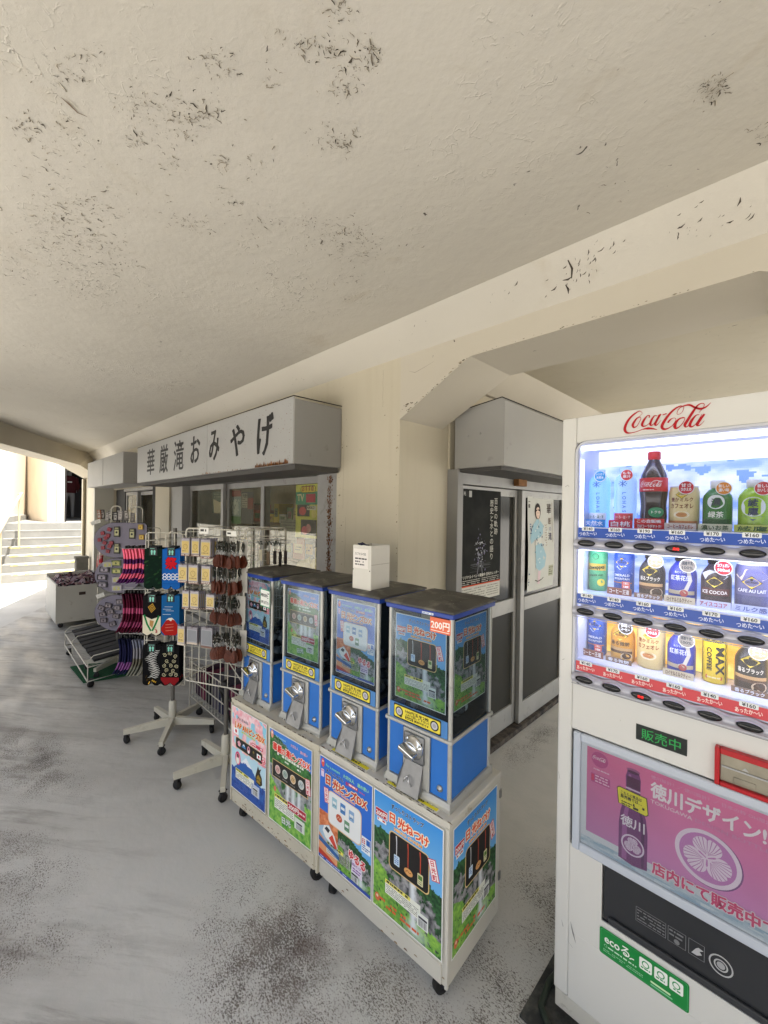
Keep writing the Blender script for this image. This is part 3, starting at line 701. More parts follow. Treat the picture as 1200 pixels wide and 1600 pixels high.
# brush lettering: each sign placed at its own station, heavier than the print face, slightly sheared
for ch, x, hh, sx, yo in (('華', -2.60, -2.375, .062, .308), ('厳', -2.22, -2.00, .062, .312), ('滝', -1.85, -1.625, .062, .312), ('お', -1.47, -1.29, .100, .306), ('み', -1.11, -.945, .092, .306), ('や', -.765, -.57, .092, .296), ('げ', -.40, -.22, .068, .310)):
    A.glyph(ch, x, hh, sx, yo, '#1c1b1d', 1, .030 if ch in 'おみやげ' else .020, .012 if ch in 'おみやげ' else .006)

for x0, x1, n_, hs in ((-.42, -.05, 230, .018), (-1.25, -.9, 26, .010), (-2.8, -1.3, 20, .005), (-.9, -.6, 14, .008)):
    for _ in range(n_):
        x = random.uniform(x0, x1); h_ = hs * .8 * min(2.2, random.lognormvariate(-.2, .5)); wd = random.uniform(.004, .014)
        A.poly([(x, .001), (x + wd, .001), (x + wd * .8, h_ * .7), (x + wd * .4, h_), (x + .1 * wd, h_ * .6)], random.choice(('#7a4a20', '#9c6a34', '#5c3718')), random.choice((1, 2, 3)))
for _ in range(150):
    x = -.02 - 1.2 * random.random() ** 1.6; A.circ(x, random.uniform(.02, .34), random.uniform(.0008, .003), random.choice(('#7a4a20', '#8f8372', '#6b5a48')), 1, random.uniform(.0008, .004), k=6)
mb.build('face_panel', sg)
mb = MB(); mb.tube([(-L, .0, .362), (-1.5, -.004, .364), (0, 0, .366)], .003, ALUD, 5); mb.tube([(0, .0, .366), (0, .335, .37)], .003, ALUD, 5); mb.build('top_seam', sg)

# far shutter box over the second shop window
sg2 = thing('shutter_box', 'plain grey shutter box over the far shop window, left of the lettered sign', 'shutter box', (-5.44, 1.241, 1.81))
mb = MB(); mb.box(-1.98, 0, .008, .335, 0, .36, SHEETD, .004); mb.build('box', sg2)
mb = MB(); mb.box(-1.98, 0, 0, .008, 0, .36, SHEET, .002); mb.box(-1.0, -.998, -.002, .01, .01, .35, ALUD); mb.build('face_panel', sg2)
mb = MB(); mb.box(-1.9, -1.82, .06, .3, -1.81, 0, M('white_post_paint', '#c9c6ba', .6)); mb.build('support_post', sg2)
# side passage shutter box
sg3 = thing('shutter_box', 'grey shutter box above the sliding doors of the side passage', 'shutter box', (-1.425, 2.0, 1.79))
mb = MB(); mb.prism([(0, 0, 0), (.315, 0, 0), (.315, 0, .345), (.30, 0, .36), (0, 0, .325)], (0, 1.7, 0), SHEET)
mb.box(.0, .29, .02, 1.66, -.02, 0, M('shutter_slot')); mb.build('box', sg3)
for x, z in ((.09, .18), (.17, .185)):
    mb = MB(); mb.lathe([(0, -.004), (.005, -.003), (.006, 0)], ALU, 10, o=(x, -.001, z), ax='y'); mb.build('rivet', sg3)
mb = MB(); mb.tube([(.0, -.002, .327), (.30, -.002, .363), (.305, 1.69, .363)], .003, ALUD, 5); mb.build('top_seam', sg3)

def sash(mb, x0, x1, y, z0, z1, st=.045, d=.03, m=None):
    m = m or ALU
    mb.box(x0, x0 + st, y, y + d, z0, z1, m, .002); mb.box(x1 - st, x1, y, y + d, z0, z1, m, .002)
    mb.box(x0 + st, x1 - st, y + .001, y + d - .001, z1 - st, z1, m, .002); mb.box(x0 + st, x1 - st, y + .001, y + d - .001, z0, z0 + st * 1.3, m, .002)
# main shop window
sw = thing('shop_window', 'wide grey aluminium shop window with four sliding panes under the lettered sign', 'window', (0, 1.66, 0))
mb = MB()
mb.box(-2.20, -1.99, -.07, .08, 0, ZT, ALU, .003)       # right jamb
mb.box(-4.96, -4.62, -.06, .12, 0, ZT, SHEET, .003)     # left jamb
mb.box(-4.62, -2.20, -.02, .10, 1.775, ZT, ALU, .002); mb.box(-4.62, -2.20, -.02, .10, 0, .42, SHEET, .003)
mb.box(-2.225, -2.20, -.03, .1, .42, 1.775, ALUD)
mb.build('frame', sw)
mb = MB()
A = Art(mb, (-2.07, -.0705, 0), (1, 0, 0), (0, 0, 1), (0, -1, 0), RUST, .0006)
for _ in range(1500):
    z = random.random() * 1.75; x = random.gauss(0, .013); r_ = random.uniform(.001, .0045); A.circ(x, z, r_, random.choice(('#4d3220', '#6b4526', '#3a2a1e')), 1, ry=r_ * random.uniform(1, 2.2), k=6)
mb.build('rust_streak', sw)
xs = [(-4.60, -3.86), (-3.90, -3.12), (-3.14, -2.23)]
for i, (a, c) in enumerate([(-4.60, -3.78), (-3.80, -3.05), (-3.08, -2.225)]):
    mb = MB(); sash(mb, a, c, .01 + .04 * (i % 2), .44, 1.77, .05); f = mb.build('sash', sw)
    g = MB(); g.box(a + .05, c - .05, .018 + .04 * (i % 2), .022 + .04 * (i % 2), .50, 1.72, GLASS); g.build('pane', f)
# far shop window
s2 = thing('shop_window', 'narrow far shop window with two sliding panes beside the white post', 'window', (0, 1.70, 0))
mb = MB(); mb.box(-5.62, -5.44, -.1, .1, 0, ZT, ALUD); mb.box(-7.84, -7.3, .0, .1, 0, ZT, ALUD)
mb.box(-7.3, -5.62, -.02, .1, 1.77, ZT, ALU); mb.box(-7.3, -5.62, -.02, .1, 0, .4, SHEET); mb.build('frame', s2)
for i, (a, c) in enumerate([(-7.30, -6.70), (-6.74, -5.62)]):
    mb = MB(); sash(mb, a, c, .01 + .04 * (i % 2), .42, 1.76, .05); f = mb.build('sash', s2)
    g = MB(); g.box(a + .05, c - .05, .018 + .04 * (i % 2), .022 + .04 * (i % 2), .48, 1.71, GLASS); g.build('pane', f)

# side passage doors (panes run along +Y in the plane x = -1.43)
def door_leaf(name, label, y0, y1, x, z0=.04, z1=1.70):
    t = thing(name, label, 'door', (x, y0, 0), 0)
    w_ = y1 - y0; mb = MB()
    DM = M('door_grey_aluminium', '#a7a6a3', .5, .2, var=.08, vscale=6, dirt='#6d6963', dscale=8, dth=.67)
    mb.box(0, .03, 0, .055, z0, z1, DM, .002); mb.box(0, .03, w_ - .055, w_, z0, z1, DM, .002)
    mb.box(.001, .029, .055, w_ - .055, z1 - .05, z1, DM, .002); mb.box(.001, .029, .055, w_ - .055, z0, z0 + .14, DM, .002)
    mb.build('door_frame', t)
    mb = MB(); mb.box(-.001, .032, .055, w_ - .055, .84, .935, DM, .002); mb.build('middle_rail', t)
    g = MB(); g.box(.012, .016, .055, w_ - .055, .935, z1 - .05, M('dark_door_glass', '#33322e', .10, spec=.3, var=.2, vscale=1.2)); g.build('upper_pane', t)
    g = MB(); g.box(.012, .016, .055, w_ - .055, z0 + .14, .84, M('frosted_door_glass', '#302f2b', .35, spec=.2, var=.22, vscale=2.2)); g.build('lower_pane', t)
    return t
door_leaf('sliding_door', 'left sliding door of the side passage, black poster on its glass', 2.06, 2.80, -1.46)
door_leaf('sliding_door', 'right sliding door of the side passage, white illustrated poster on its glass', 2.78, 3.54, -1.425)
df = thing('door_surround', 'grey door surround with track and jamb around the passage sliding doors', 'door frame', (0, 0, 0))
mb = MB(); mb.box(-1.50, -1.40, 2.0, 2.058, 0, 1.79, SHEETD, .004); mb.box(-1.49, -1.403, 2.059, 3.544, 1.705, 1.788, ALU, .003); mb.box(-1.5, -1.40, 3.545, 3.62, 0, 1.705, ALU, .003); mb.build('jamb', df)
mb = MB(); mb.box(-1.49, -1.37, 2.0, 3.62, .0, .035, M('grimy_track', '#5a5148', .8, dirt='#2a2522', dscale=14, dth=.5), .003); mb.build('track', df)
mb = MB(); mb.box(-1.49, -1.48, 2.05, 3.6, .03, 1.72, ALUD); mb.build('gap', df)
mb = MB(); mb.box(-1.40, -1.36, 2.66, 2.78, 1.725, 1.785, M('raw_timber', '#8a5f35', .8, var=.2, vscale=30, stretch=(8, 1, 1)), .003)
tag(mb.build('wood_block'), 'small timber block wedged over the passage door track', 'wood block')
# ============================================================ PRINTED POSTERS (mm coordinates, 285 x 400)
LOGO = {'C1':([(.184,.253),(.205,.263),(.216,.284),(.2,.305),(.179,.316),(.142,.3),(.089,.263),(.037,.2),(.005,.126),(0,.074),(.026,.032),(.079,.021),(.153,.032),(.221,.053),(.289,.058),(.347,.047),(.4,.026)],[4,5,5,6,12,18,26,32,36,36,28,14,9,10,34,22,4]),
'o1':([(.195,.232),(.153,.221),(.121,.179),(.1,.132),(.116,.095),(.153,.111),(.179,.158),(.2,.205),(.189,.237),(.163,.242)],[7,20,30,34,22,10,8,7,5,4]),
'c1':([(.3,.205),(.305,.232),(.279,.237),(.242,.189),(.216,.126),(.232,.095),(.274,.105),(.316,.137)],[14,12,12,28,32,20,9,5]),
'a1':([(.395,.216),(.363,.221),(.332,.174),(.316,.121),(.326,.095),(.358,.116),(.389,.174),(.416,.232)],[6,16,28,30,18,8,7,6]),
'a1s':([(.437,.237),(.395,.163),(.374,.105),(.389,.089),(.416,.116),(.442,.153)],[20,30,30,14,7,4]),
'hy':([(.458,.221),(.505,.232)],[14,14]),
'C2':([(.521,.105),(.542,.137),(.574,.158),(.605,.153),(.605,.116),(.568,.058),(.516,.026),(.474,.026),(.453,.063),(.479,.132),(.542,.226),(.611,.289),(.668,.311)],[24,22,8,6,6,9,18,30,36,36,28,20,14]),
'lp':([(.668,.311),(.695,.289),(.679,.226),(.642,.2),(.621,.216),(.642,.274),(.695,.305),(.758,.305),(.816,.263),(.874,.237),(.932,.253),(.979,.3)],[8,6,6,6,6,8,16,26,24,30,18,3]),
'o2':([(.705,.147),(.653,.142),(.611,.095),(.6,.042),(.616,.016),(.663,.047),(.7,.105),(.705,.147),(.679,.158)],[7,20,32,36,22,10,8,6,4]),
'l':([(.858,.189),(.9,.247),(.911,.289),(.884,.305),(.842,.284),(.795,.211),(.737,.105),(.711,.053),(.721,.021),(.753,.037)],[5,6,8,12,18,30,34,34,16,7]),
'a2':([(.863,.163),(.826,.158),(.784,.1),(.763,.042),(.784,.016),(.821,.042),(.863,.111),(.889,.163)],[6,16,30,34,20,8,7,6]),
'a2s':([(.916,.163),(.863,.084),(.842,.037),(.858,.021),(.889,.042),(.916,.079)],[22,34,34,14,7,4])}
def smooth(pts, ws, k=5):
    P = [pts[0]] + list(pts) + [pts[-1]]; W = [ws[0]] + list(ws) + [ws[-1]]; o = []; ow = []
    for i in range(1, len(P) - 2):
        for j in range(k):
            t = j / k; t2 = t * t; t3 = t2 * t
            o.append(tuple(.5 * (2 * P[i][d] + (-P[i - 1][d] + P[i + 1][d]) * t + (2 * P[i - 1][d] - 5 * P[i][d] + 4 * P[i + 1][d] - P[i + 2][d]) * t2 + (-P[i - 1][d] + 3 * P[i][d] - 3 * P[i + 1][d] + P[i + 2][d]) * t3) for d in (0, 1)))
            ow.append(W[i] + (W[i + 1] - W[i]) * t)
    o.append(P[-2]); ow.append(W[-2]); return o, ow
def script_logo(A, x, y, w_, col, l=2, k=4, rot=0, heavy=1.0):
    c_, s_ = math.cos(rot), math.sin(rot)
    for n_, (p, ws) in LOGO.items():
        q, qw = smooth(p, ws, k)
        A.stroke([(x + (a * c_ - b * s_) * w_, y + (a * s_ + b * c_) * w_) for a, b in q], [v * w_ * .00092 * heavy for v in qw], col, l)

def gorge(seed, nx=76, ny=106, fallx=.60, sky=.30):
    """blue sky, dark wooded cliffs, grey rock, green slope and a white waterfall"""
    y = np.linspace(0, 1, ny)[:, None] * np.ones((1, nx)); x = np.linspace(0, 1, nx)[None, :] * np.ones((ny, 1))
    n1 = vnoise(nx, ny, 6, 8, seed, 4); n2 = vnoise(nx, ny, 20, 28, seed + 1, 3); n3 = vnoise(nx, ny, 34, 46, seed + 2, 2)
    img = np.zeros((ny, nx, 3)); blue = np.array(C('#3f95e4')); lb = np.array(C('#6db4ee'))
    img[:] = lerp(lb, blue, (y - .7) / .3)
    horizon = .70 - .22 * np.clip((x - .30) / .7, 0, 1) ** .8 + .05 * (n1 - .5) + .05 * (n2 - .5)
    wood = lerp(C('#163a22'), C('#3d7440'), (n3 - .3) * 1.9); rock = lerp(C('#3b3d42'), C('#a9a9ad'), (n2 - .28) * 2.1)
    slope = lerp(C('#2f7a35'), C('#9ccf55'), (n3 * .6 + n1 * .6 - .3) * 1.7)
    m_ = y < horizon; img[m_] = wood[m_]
    m_ = (y < horizon - .16 + .14 * (n1 - .5)) & (n2 + n1 * .7 > .72); img[m_] = rock[m_]
    m_ = (y < .44 - .5 * x + .16 * (n1 - .5)) & (n2 > .3); img[m_] = slope[m_]
    m_ = (y < .10 + .1 * (n1 - .3)) & (x > .55) & (n2 > .4); img[m_] = slope[m_]
    fx = fallx + .05 * (.5 - y) + .02 * (n2 - .5); wd = .045 + .05 * np.clip(.25 - y, 0, 1)
    f = np.clip(1.3 - np.abs(x - fx) / wd, 0, 1) * (y < .42) * (y > .02); img = img * (1 - f[..., None] * .9) + np.array(C('#e9eef4')) * f[..., None] * .9
    mist = np.clip(1 - np.hypot((x - fx - .03) / .22, (y - .05) / .09), 0, 1) * .7; img = img * (1 - mist[..., None]) + np.array(C('#dfe7ee')) * mist[..., None]
    return np.clip(img, 0, 1)
def infobox(A, x0, y0, x1, y1, bar='#f2ea6a', seed=1):
    A.rect(x0, y0, x1, y1, '#eef0e6', 2); h = y1 - y0
    A.rect(x0, y1 - h * .26, x1 - (x1 - x0) * .28, y1, bar, 3); A.fine(x0 + 6, y1 - h * .24, x1 - (x1 - x0) * .34, y1 - h * .04, 1, '#3a352a', 4, .7)
    A.fine(x0 + 5, y0 + h * .08, x1 - 4, y1 - h * .3, 5, '#6a6e66', 3, .35)
def barcode(A, x, y, w_=34, h=22):
    A.rect(x - 2, y - 2, x + w_ + 2, y + h + 12, '#eef1f2', 4); A.rect(x, y + h + 2, x + w_, y + h + 9, '#3d3f42', 5)
    for i in range(13):
        a = x + w_ * i / 13; A.rect(a, y, a + random.uniform(.6, 1.9), y + h, '#24262a', 5)
def tagbox(A, x, y, t, w_=26, h=60, rot=.28, col='#d8314c'):
    c_, s_ = math.cos(rot), math.sin(rot)
    def q(a, b): return (x + a * c_ - b * s_, y + a * s_ + b * c_)
    A.poly([q(-w_ / 2 - 2.5, -2.5), q(w_ / 2 + 2.5, -2.5), q(w_ / 2 + 2.5, h + 2.5), q(-w_ / 2 - 2.5, h + 2.5)], col, 4); A.poly([q(-w_ / 2, 0), q(w_ / 2, 0), q(w_ / 2, h), q(-w_ / 2, h)], '#fbf2f2', 5)
    n_ = len(t)
    for i, ch in enumerate(t):
        p = q(0, h - (i + .87) * h / n_); A.text(ch, p[0], p[1], h / n_ * .92, col, 6, .045, anchor='c', rot=rot)

def poster_cord(A):           # key charm poster: sky, gorge, black card with three cords
    A.rect(-4, -4, 289, 404, '#f1f1ee', 0); A.grid(gorge(5), 0, 0, 285, 400, 1)
    A.text('ずっしりストラップ', 78, 372, 17, '#16181c', 3, .045, w=135, out=.03, outc='#e9f2fb')
    for i, (ch, x) in enumerate(zip('日光ねつけ', (72, 108, 141, 175, 206))): A.text(ch, x, 326 - i * 1.5, 36, '#e8552a', 4, .06, out=.09, outc='#fdf3dd', sx=.92)
    A.text('NIKKO CHARM', 92, 303, 13, '#f6a23a', 3, .05, w=116, out=.06, outc='#fff3c4')
    A.rrect(70, 168, 238, 296, 16, '#e9c98a', 3); A.rrect(73.5, 171.5, 234.5, 292.5, 14, '#1d1b1c', 4)
    for x, y1, c1 in ((104, 222, '#d9dade'), (153, 210, '#d5502f'), (203, 216, '#d5502f')):
        A.stroke([(x - 2, 288), (x, 268), (x, y1)], [5, 3.5, 3], c1, 5)
    A.rrect(93, 190, 117, 224, 3, '#cfe2f2', 5); A.fine(96, 194, 114, 220, 4, '#3a79c4', 6, .5)
    A.circ(155, 197, 18, '#e2a766', 5, 12); A.stroke([(143, 194), (151, 201), (160, 196), (167, 200)], 3, '#a8642c', 6)
    A.rrect(192, 182, 214, 219, 3, '#e2ddb0', 5); A.rect(195, 200, 211, 214, '#5c8a3c', 6); A.fine(195, 185, 211, 198, 2, '#5a6a50', 6, .4)
    tagbox(A, 262, 232, '日光町')
    A.rect(6, 315, 62, 344, '#fbf6f2', 3); A.rect(7.5, 316.5, 60.5, 342.5, '#c32037', 4); A.text('200円', 34, 321, 20, '#fbf6f2', 5, .05, w=48, anchor='c')
    A.rect(14, 300, 56, 312, '#fbf6f2', 3); A.fine(17, 302, 54, 310, 1, '#c32037', 4, .7)
    infobox(A, 55, 70, 205, 118); A.rect(192, 50, 236, 96, '#e9efe6', 3); barcode(A, 198, 54)
    A.fine(12, 30, 150, 44, 1, '#e26a3c', 3, .6); A.fine(60, 16, 210, 30, 1, '#e26a3c', 3, .6); A.circ(20, 34, 11, '#e0734c', 3, 14); A.circ(20, 38, 5, '#f3d3b8', 4)
def poster_nikko(A):          # blue poster with the white pin case and the red and white train
    A.rect(-4, -4, 289, 404, '#f1f1ee', 0); A.rect(0, 0, 285, 400, '#2f6fd6', 1)
    g = gorge(11, 50, 50, .7, .2)[:36]; A.grid(g, 110, 10, 285, 175, 2)
    y = np.linspace(0, 1, 30)[:, None] * np.ones((1, 34)); n_ = vnoise(34, 30, 9, 8, 4, 3)
    A.grid(lerp(C('#c8663c'), C('#f0a070'), (n_ - .3) * 2), 0, 96, 150, 190, 1.5)
    A.rect(0, 14, 120, 98, '#e8a476', 2)
    A.poly([(0, 120), (60, 150), (105, 98), (118, 60), (60, 66), (0, 98)], '#a8c4dc', 3)
    A.poly([(22, 112), (30, 136), (58, 146), (92, 122), (112, 84), (98, 76), (40, 92)], '#f4f4f2', 4); A.poly([(60, 100), (80, 122), (108, 84), (98, 76)], '#d8483a', 5); A.poly([(34, 124), (46, 138), (66, 132), (56, 116)], '#2f3540', 5)
    A.poly([(0, 64), (120, 44), (120, 58), (0, 84)], '#3a6aa8', 4)
    A.text('For a moment', 38, 372, 14, '#8fe6c0', 3, .04, w=80); A.text('大切な人', 135, 371, 15, '#a6ecb8', 3, .04, w=60); A.text('旅の思い', 212, 370, 15, '#a6ecb8', 3, .04, w=58)
    A.circ(18, 378, 9, '#e85a4a', 3, 17); A.circ(18, 384, 4, '#fbeae0', 4); A.rrect(8, 322, 26, 352, 3, '#e9d8f2', 3); A.fine(10, 326, 24, 350, 3, '#c0409a', 4, .5)
    A.text('ずっしりメタル', 38, 350, 15, '#14161a', 3, .045, w=100, out=.03, outc='#d8e8fb'); A.text('全', 148, 349, 15, '#c8203a', 3, .05); A.rect(164, 350, 214, 362, '#c8203a', 3); A.fine(167, 351, 212, 361, 1, '#f6e4e4', 4, .6); A.fine(222, 350, 262, 358, 1, '#d8506a', 3, .5)
    for ch, x, s in zip('日光ピンズDX', (38, 78, 116, 148, 178, 212, 236), (40, 38, 36, 34, 38, 38, 38)): A.text(ch, x, 308, s, '#c8331f', 4, .065, out=.075, outc='#f8ecc8', sx=.95)
    A.text('NIKKO COLLECTION', 84, 294, 10, '#e98a4a', 3, .05, w=116, out=.06, outc='#f9ecd8')
    A.rrect(52, 158, 236, 288, 20, '#e8c9a6', 3.5); A.rrect(56, 162, 232, 285, 18, '#eef0f1', 4)
    for x, y, c1 in ((90, 250, '#9cc4d6'), (137, 250, '#4f86c8'), (184, 246, '#8cb0d8'), (117, 205, '#c1543a'), (160, 196, '#6c9a78')):
        if c1 == '#c1543a': A.circ(x, y, 17, c1, 5, 14); A.stroke([(x - 9, y - 4), (x - 2, y + 5), (x + 4, y - 4), (x + 9, y + 4)], 2.5, '#f0d0b0', 6)
        else: A.rrect(x - 14, y - 19, x + 14, y + 19, 3, c1, 5); A.rect(x - 10, y - 4, x + 10, y + 6, '#e8eef0', 6); A.stroke([(x - 8, y - 12), (x, y - 6), (x + 9, y - 12)], 2, '#34506c', 6)
    tagbox(A, 46, 232, '日光町', 22, 54, .12)
    A.rect(238, 150, 282, 206, '#eef3f8', 5); A.text('日', 242, 182, 20, '#c8203a', 6, .04); A.fine(242, 155, 280, 178, 3, '#2a5aa8', 6, .5); A.rect(262, 182, 280, 202, '#2a66c0', 6)
    A.text('ゆるる', 172, 92, 36, '#d42a3a', 5, .06, w=84, out=.08, outc='#fdeaea', rot=-.12)
    A.poly([(186, 46), (244, 40), (238, 92), (192, 96)], '#e9dff2', 4); A.text('巡るピンズ', 192, 72, 10, '#7a3a9c', 5, .05, w=44); A.fine(194, 48, 236, 66, 2, '#7a3a9c', 5, .5)
    infobox(A, 46, 38, 178, 84); barcode(A, 188, 16, 34, 18); A.rect(0, 0, 285, 12, '#3a55b0', 3); A.fine(10, 2, 170, 11, 1, '#c8d4f0', 4, .5); A.poly([(0, 12), (110, 12), (60, 26), (0, 34)], '#c8402e', 3)
def poster_japan(A):          # pale blossom poster with a mountain and a black strip of pins
    A.rect(-4, -4, 289, 404, '#f1f1ee', 0)
    ny, nx = 100, 72; y = np.linspace(0, 1, ny)[:, None] * np.ones((1, nx)); x = np.linspace(0, 1, nx)[None, :] * np.ones((ny, 1)); n1 = vnoise(nx, ny, 7, 9, 3, 3); n2 = vnoise(nx, ny, 18, 24, 8, 2)
    img = lerp(C('#dbeef6'), C('#8fcfe8'), y * 1.2 - .1)
    pk = (n1 + .25 * (y - .5) > .52) & (y > .5); img[pk] = lerp(C('#f2a8b4'), C('#fbdde0'), (n2 - .3) * 2.4)[pk]
    peak = .47 - .55 * np.abs(x - .45); mt = y < np.maximum(peak, .22 + .05 * n1); img[mt] = np.array(C('#2f63b4')); sn = mt & (y > .33 + .08 * n2); img[sn] = np.array(C('#eef4fa'))
    img[y < .1] = np.array(C('#2a56ac')); sea = (y < .27) & (n2 > .52); img[sea] = np.array(C('#23489a'))
    A.grid(img, 0, 0, 285, 400, 1)
    A.text('ずっしりメタル', 46, 350, 16, '#15171b', 3, .045, w=96, out=.03, outc='#f2f6fa')
    for ch, x, s in zip('JAPANピンズDX', (26, 46, 70, 93, 117, 148, 178, 204, 232, 254), (34, 34, 34, 34, 34, 34, 30, 34, 34, 34)): A.text(ch, x, 310, s, '#e0461f', 4, .06, out=.07, outc='#fbe9a8', sx=.9)
    A.text('JAPAN COLLECTION', 84, 296, 10, '#a8c43a', 3, .05, w=116, out=.08, outc='#eef6c0')
    A.rect(14, 272, 58, 302, '#fbfbfa', 3); A.circ(36, 287, 8.5, '#d01f30', 4)
    A.rrect(34, 208, 262, 262, 12, '#e9c98a', 3); A.rrect(36.5, 210.5, 259.5, 259.5, 10, '#1c1b1d', 4)
    for i in range(5): a = R(90 + 72 * i); A.circ(66 + 8 * math.cos(a), 235 + 8 * math.sin(a), 6.5, '#f4b8c0', 5, k=10)
    A.circ(66, 235, 3, '#e8909c', 6, k=8); A.poly([(88, 228), (126, 228), (114, 244), (100, 244)], '#3c94d0', 5); A.poly([(97, 238), (117, 238), (112, 246), (102, 246)], '#eef4f8', 6)
    A.circ(148, 235, 12, '#f0a8b8', 5, 17); A.circ(148, 240, 6, '#6a3038', 6); A.circ(148, 226, 7, '#eef0ee', 6); A.circ(190, 232, 11, '#3a3322', 5, 14); A.circ(190, 240, 6, '#8a7a34', 6)
    A.rect(216, 224, 248, 246, '#fbfbfa', 5); A.circ(232, 235, 6.5, '#d01f30', 6)
    A.text('全', 160, 268, 12, '#c8203a', 3, .05); A.rect(174, 268, 262, 282, '#d8405a', 3); A.fine(178, 270, 258, 280, 1, '#fbe8ea', 4, .6)
    tagbox(A, 272, 204, '全', 16, 40, .1, '#e86a7c')
    A.circ(56, 160, 24, '#e6487a', 3, 32); A.circ(56, 158, 18, '#f4b4c4', 4, 26); A.circ(55, 148, 13, '#f2efe6', 5, 16); A.circ(56, 172, 10, '#6b3540', 5)
    A.poly([(212, 108), (246, 104), (262, 116), (258, 146), (242, 164), (252, 186), (236, 176), (226, 190), (218, 166), (206, 134)], '#2f2719', 3); A.poly([(216, 114), (246, 112), (250, 140), (230, 152), (218, 138)], '#a88a2e', 4); A.stroke([(218, 124), (234, 130), (248, 122)], 4, '#2f2719', 5)
    infobox(A, 38, 60, 196, 108); A.rect(176, 40, 240, 92, '#c6d0e6', 2.5); barcode(A, 190, 46, 36, 20)
    A.fine(30, 14, 150, 50, 4, '#5d6fb8', 3, .35)
def poster_falls(A):          # green poster with the waterfall close by and four round pins
    A.rect(-4, -4, 289, 404, '#f1f1ee', 0)
    ny, nx = 106, 76; y = np.linspace(0, 1, ny)[:, None] * np.ones((1, nx)); x = np.linspace(0, 1, nx)[None, :] * np.ones((ny, 1)); n1 = vnoise(nx, ny, 7, 9, 23, 3); n2 = vnoise(nx, ny, 22, 30, 28, 3)
    img = lerp(C('#1d4f2a'), C('#4f8f45'), (n2 - .3) * 2)
    sk = y > .84 + .10 * x * (n1 + .3) + .07 * (1 - x) - .0; sk = (y > .99 - .22 * x + .06 * (n1 - .5)); img[sk] = np.array(C('#3f83dc'))
    rk = (y < .62) & (n1 > .44); img[rk] = lerp(C('#6c7074'), C('#aab0b2'), (n2 - .3) * 2)[rk]
    for cx, wd in ((.46, .05), (.60, .06), (.73, .045)):
        f = np.clip(1.2 - np.abs(x - cx - .03 * (n2 - .5)) / wd, 0, 1) * (y < .56) * (y > .2); img = img * (1 - f[..., None] * .85) + np.array(C('#e6edf2')) * f[..., None] * .85
    gr = (y < .5 - .55 * np.minimum(x, .55)) | (y < .24 * (n1 + .4)) | ((x > .86) & (y < .4)); img[gr] = lerp(C('#4c9a3a'), C('#9ed060'), (n2 - .3) * 2)[gr]
    A.grid(img, 0, 0, 285, 400, 1)
    A.text('For a moment', 46, 376, 13, '#a8d8e8', 3, .04, w=70); A.text('大切な人', 150, 372, 14, '#f0b8c0', 3, .04, w=50); A.text('旅の思い', 214, 366, 14, '#f0b8c0', 3, .04, w=46)
    A.circ(18, 380, 10, '#e8a08a', 3, 18); A.circ(18, 386, 5, '#f8e6d8', 4)
    A.text('ずっしりメタル', 34, 354, 15, '#14161a', 3, .045, w=90, out=.03, outc='#dfeee0')
    for ch, x, s in zip('華厳の滝ピンズDX', (26, 58, 89, 116, 148, 176, 202, 232, 254), (36, 36, 30, 36, 34, 30, 34, 36, 36)): A.text(ch, x, 318, s, '#e2311f', 4, .06, out=.075, outc='#fdeee4', sx=.88)
    A.fine(56, 298, 236, 312, 1, '#e9efe2', 3, .7); A.fine(110, 284, 220, 294, 1, '#e9efe2', 3, .7)
    A.rect(22, 196, 266, 274, '#e3c184', 3); A.rect(25, 199, 263, 271, '#1e1c1c', 4)
    for x, c1 in ((62, '#d8a8a4'), (114, '#9cb4ac'), (168, '#d8b47c'), (222, '#bcc8cc')):
        A.circ(x, 238, 19, c1, 5); A.ring(x, 238, 15, 17.5, '#ece6dc', 6); A.stroke([(x - 9, 230), (x - 2, 244), (x + 4, 234), (x + 10, 246)], 2.4, '#5c5450', 6); A.fine(x - 18, 206, x + 18, 214, 1, '#8a8480', 5, .5)
    tagbox(A, 268, 216, '日光町', 24, 60, .1)
    A.rrect(132, 98, 256, 134, 3, '#f5ecec', 3); A.rrect(134, 100, 254, 132, 2, '#b9243c', 4); A.text('200円', 140, 107, 24, '#fbf4f2', 5, .05, w=68); A.fine(212, 110, 250, 122, 1, '#f2d6da', 5, .6)
    A.circ(42, 146, 9, '#d87a62', 3, 12); infobox(A, 40, 64, 178, 128, '#eee66a'); A.rect(180, 40, 246, 88, '#dfeadc', 2.5); barcode(A, 194, 44, 38, 20)
    A.text('日光', 96, 22, 30, '#e9eeea', 3, .04, w=60, rot=.1, out=.04, outc='#7c8c9c')

def poster(draw, parent, o, ux, s=.001, n=None, name='poster', mat=None, tilt=0.0, warp=None, label=None):
    mb = MB(); ux = Vector(ux); uz = Vector((0, 0, 1)); n = Vector(n)
    ux2 = ux * math.cos(tilt) + uz * math.sin(tilt); uy2 = uz * math.cos(tilt) - ux * math.sin(tilt)
    A = Art(mb, o, ux2 * s, uy2 * s, n, mat or PRINT, .0003); A.warp = warp
    draw(A); ob = mb.build(name, parent)
    if label: ob['label'] = label
    return ob

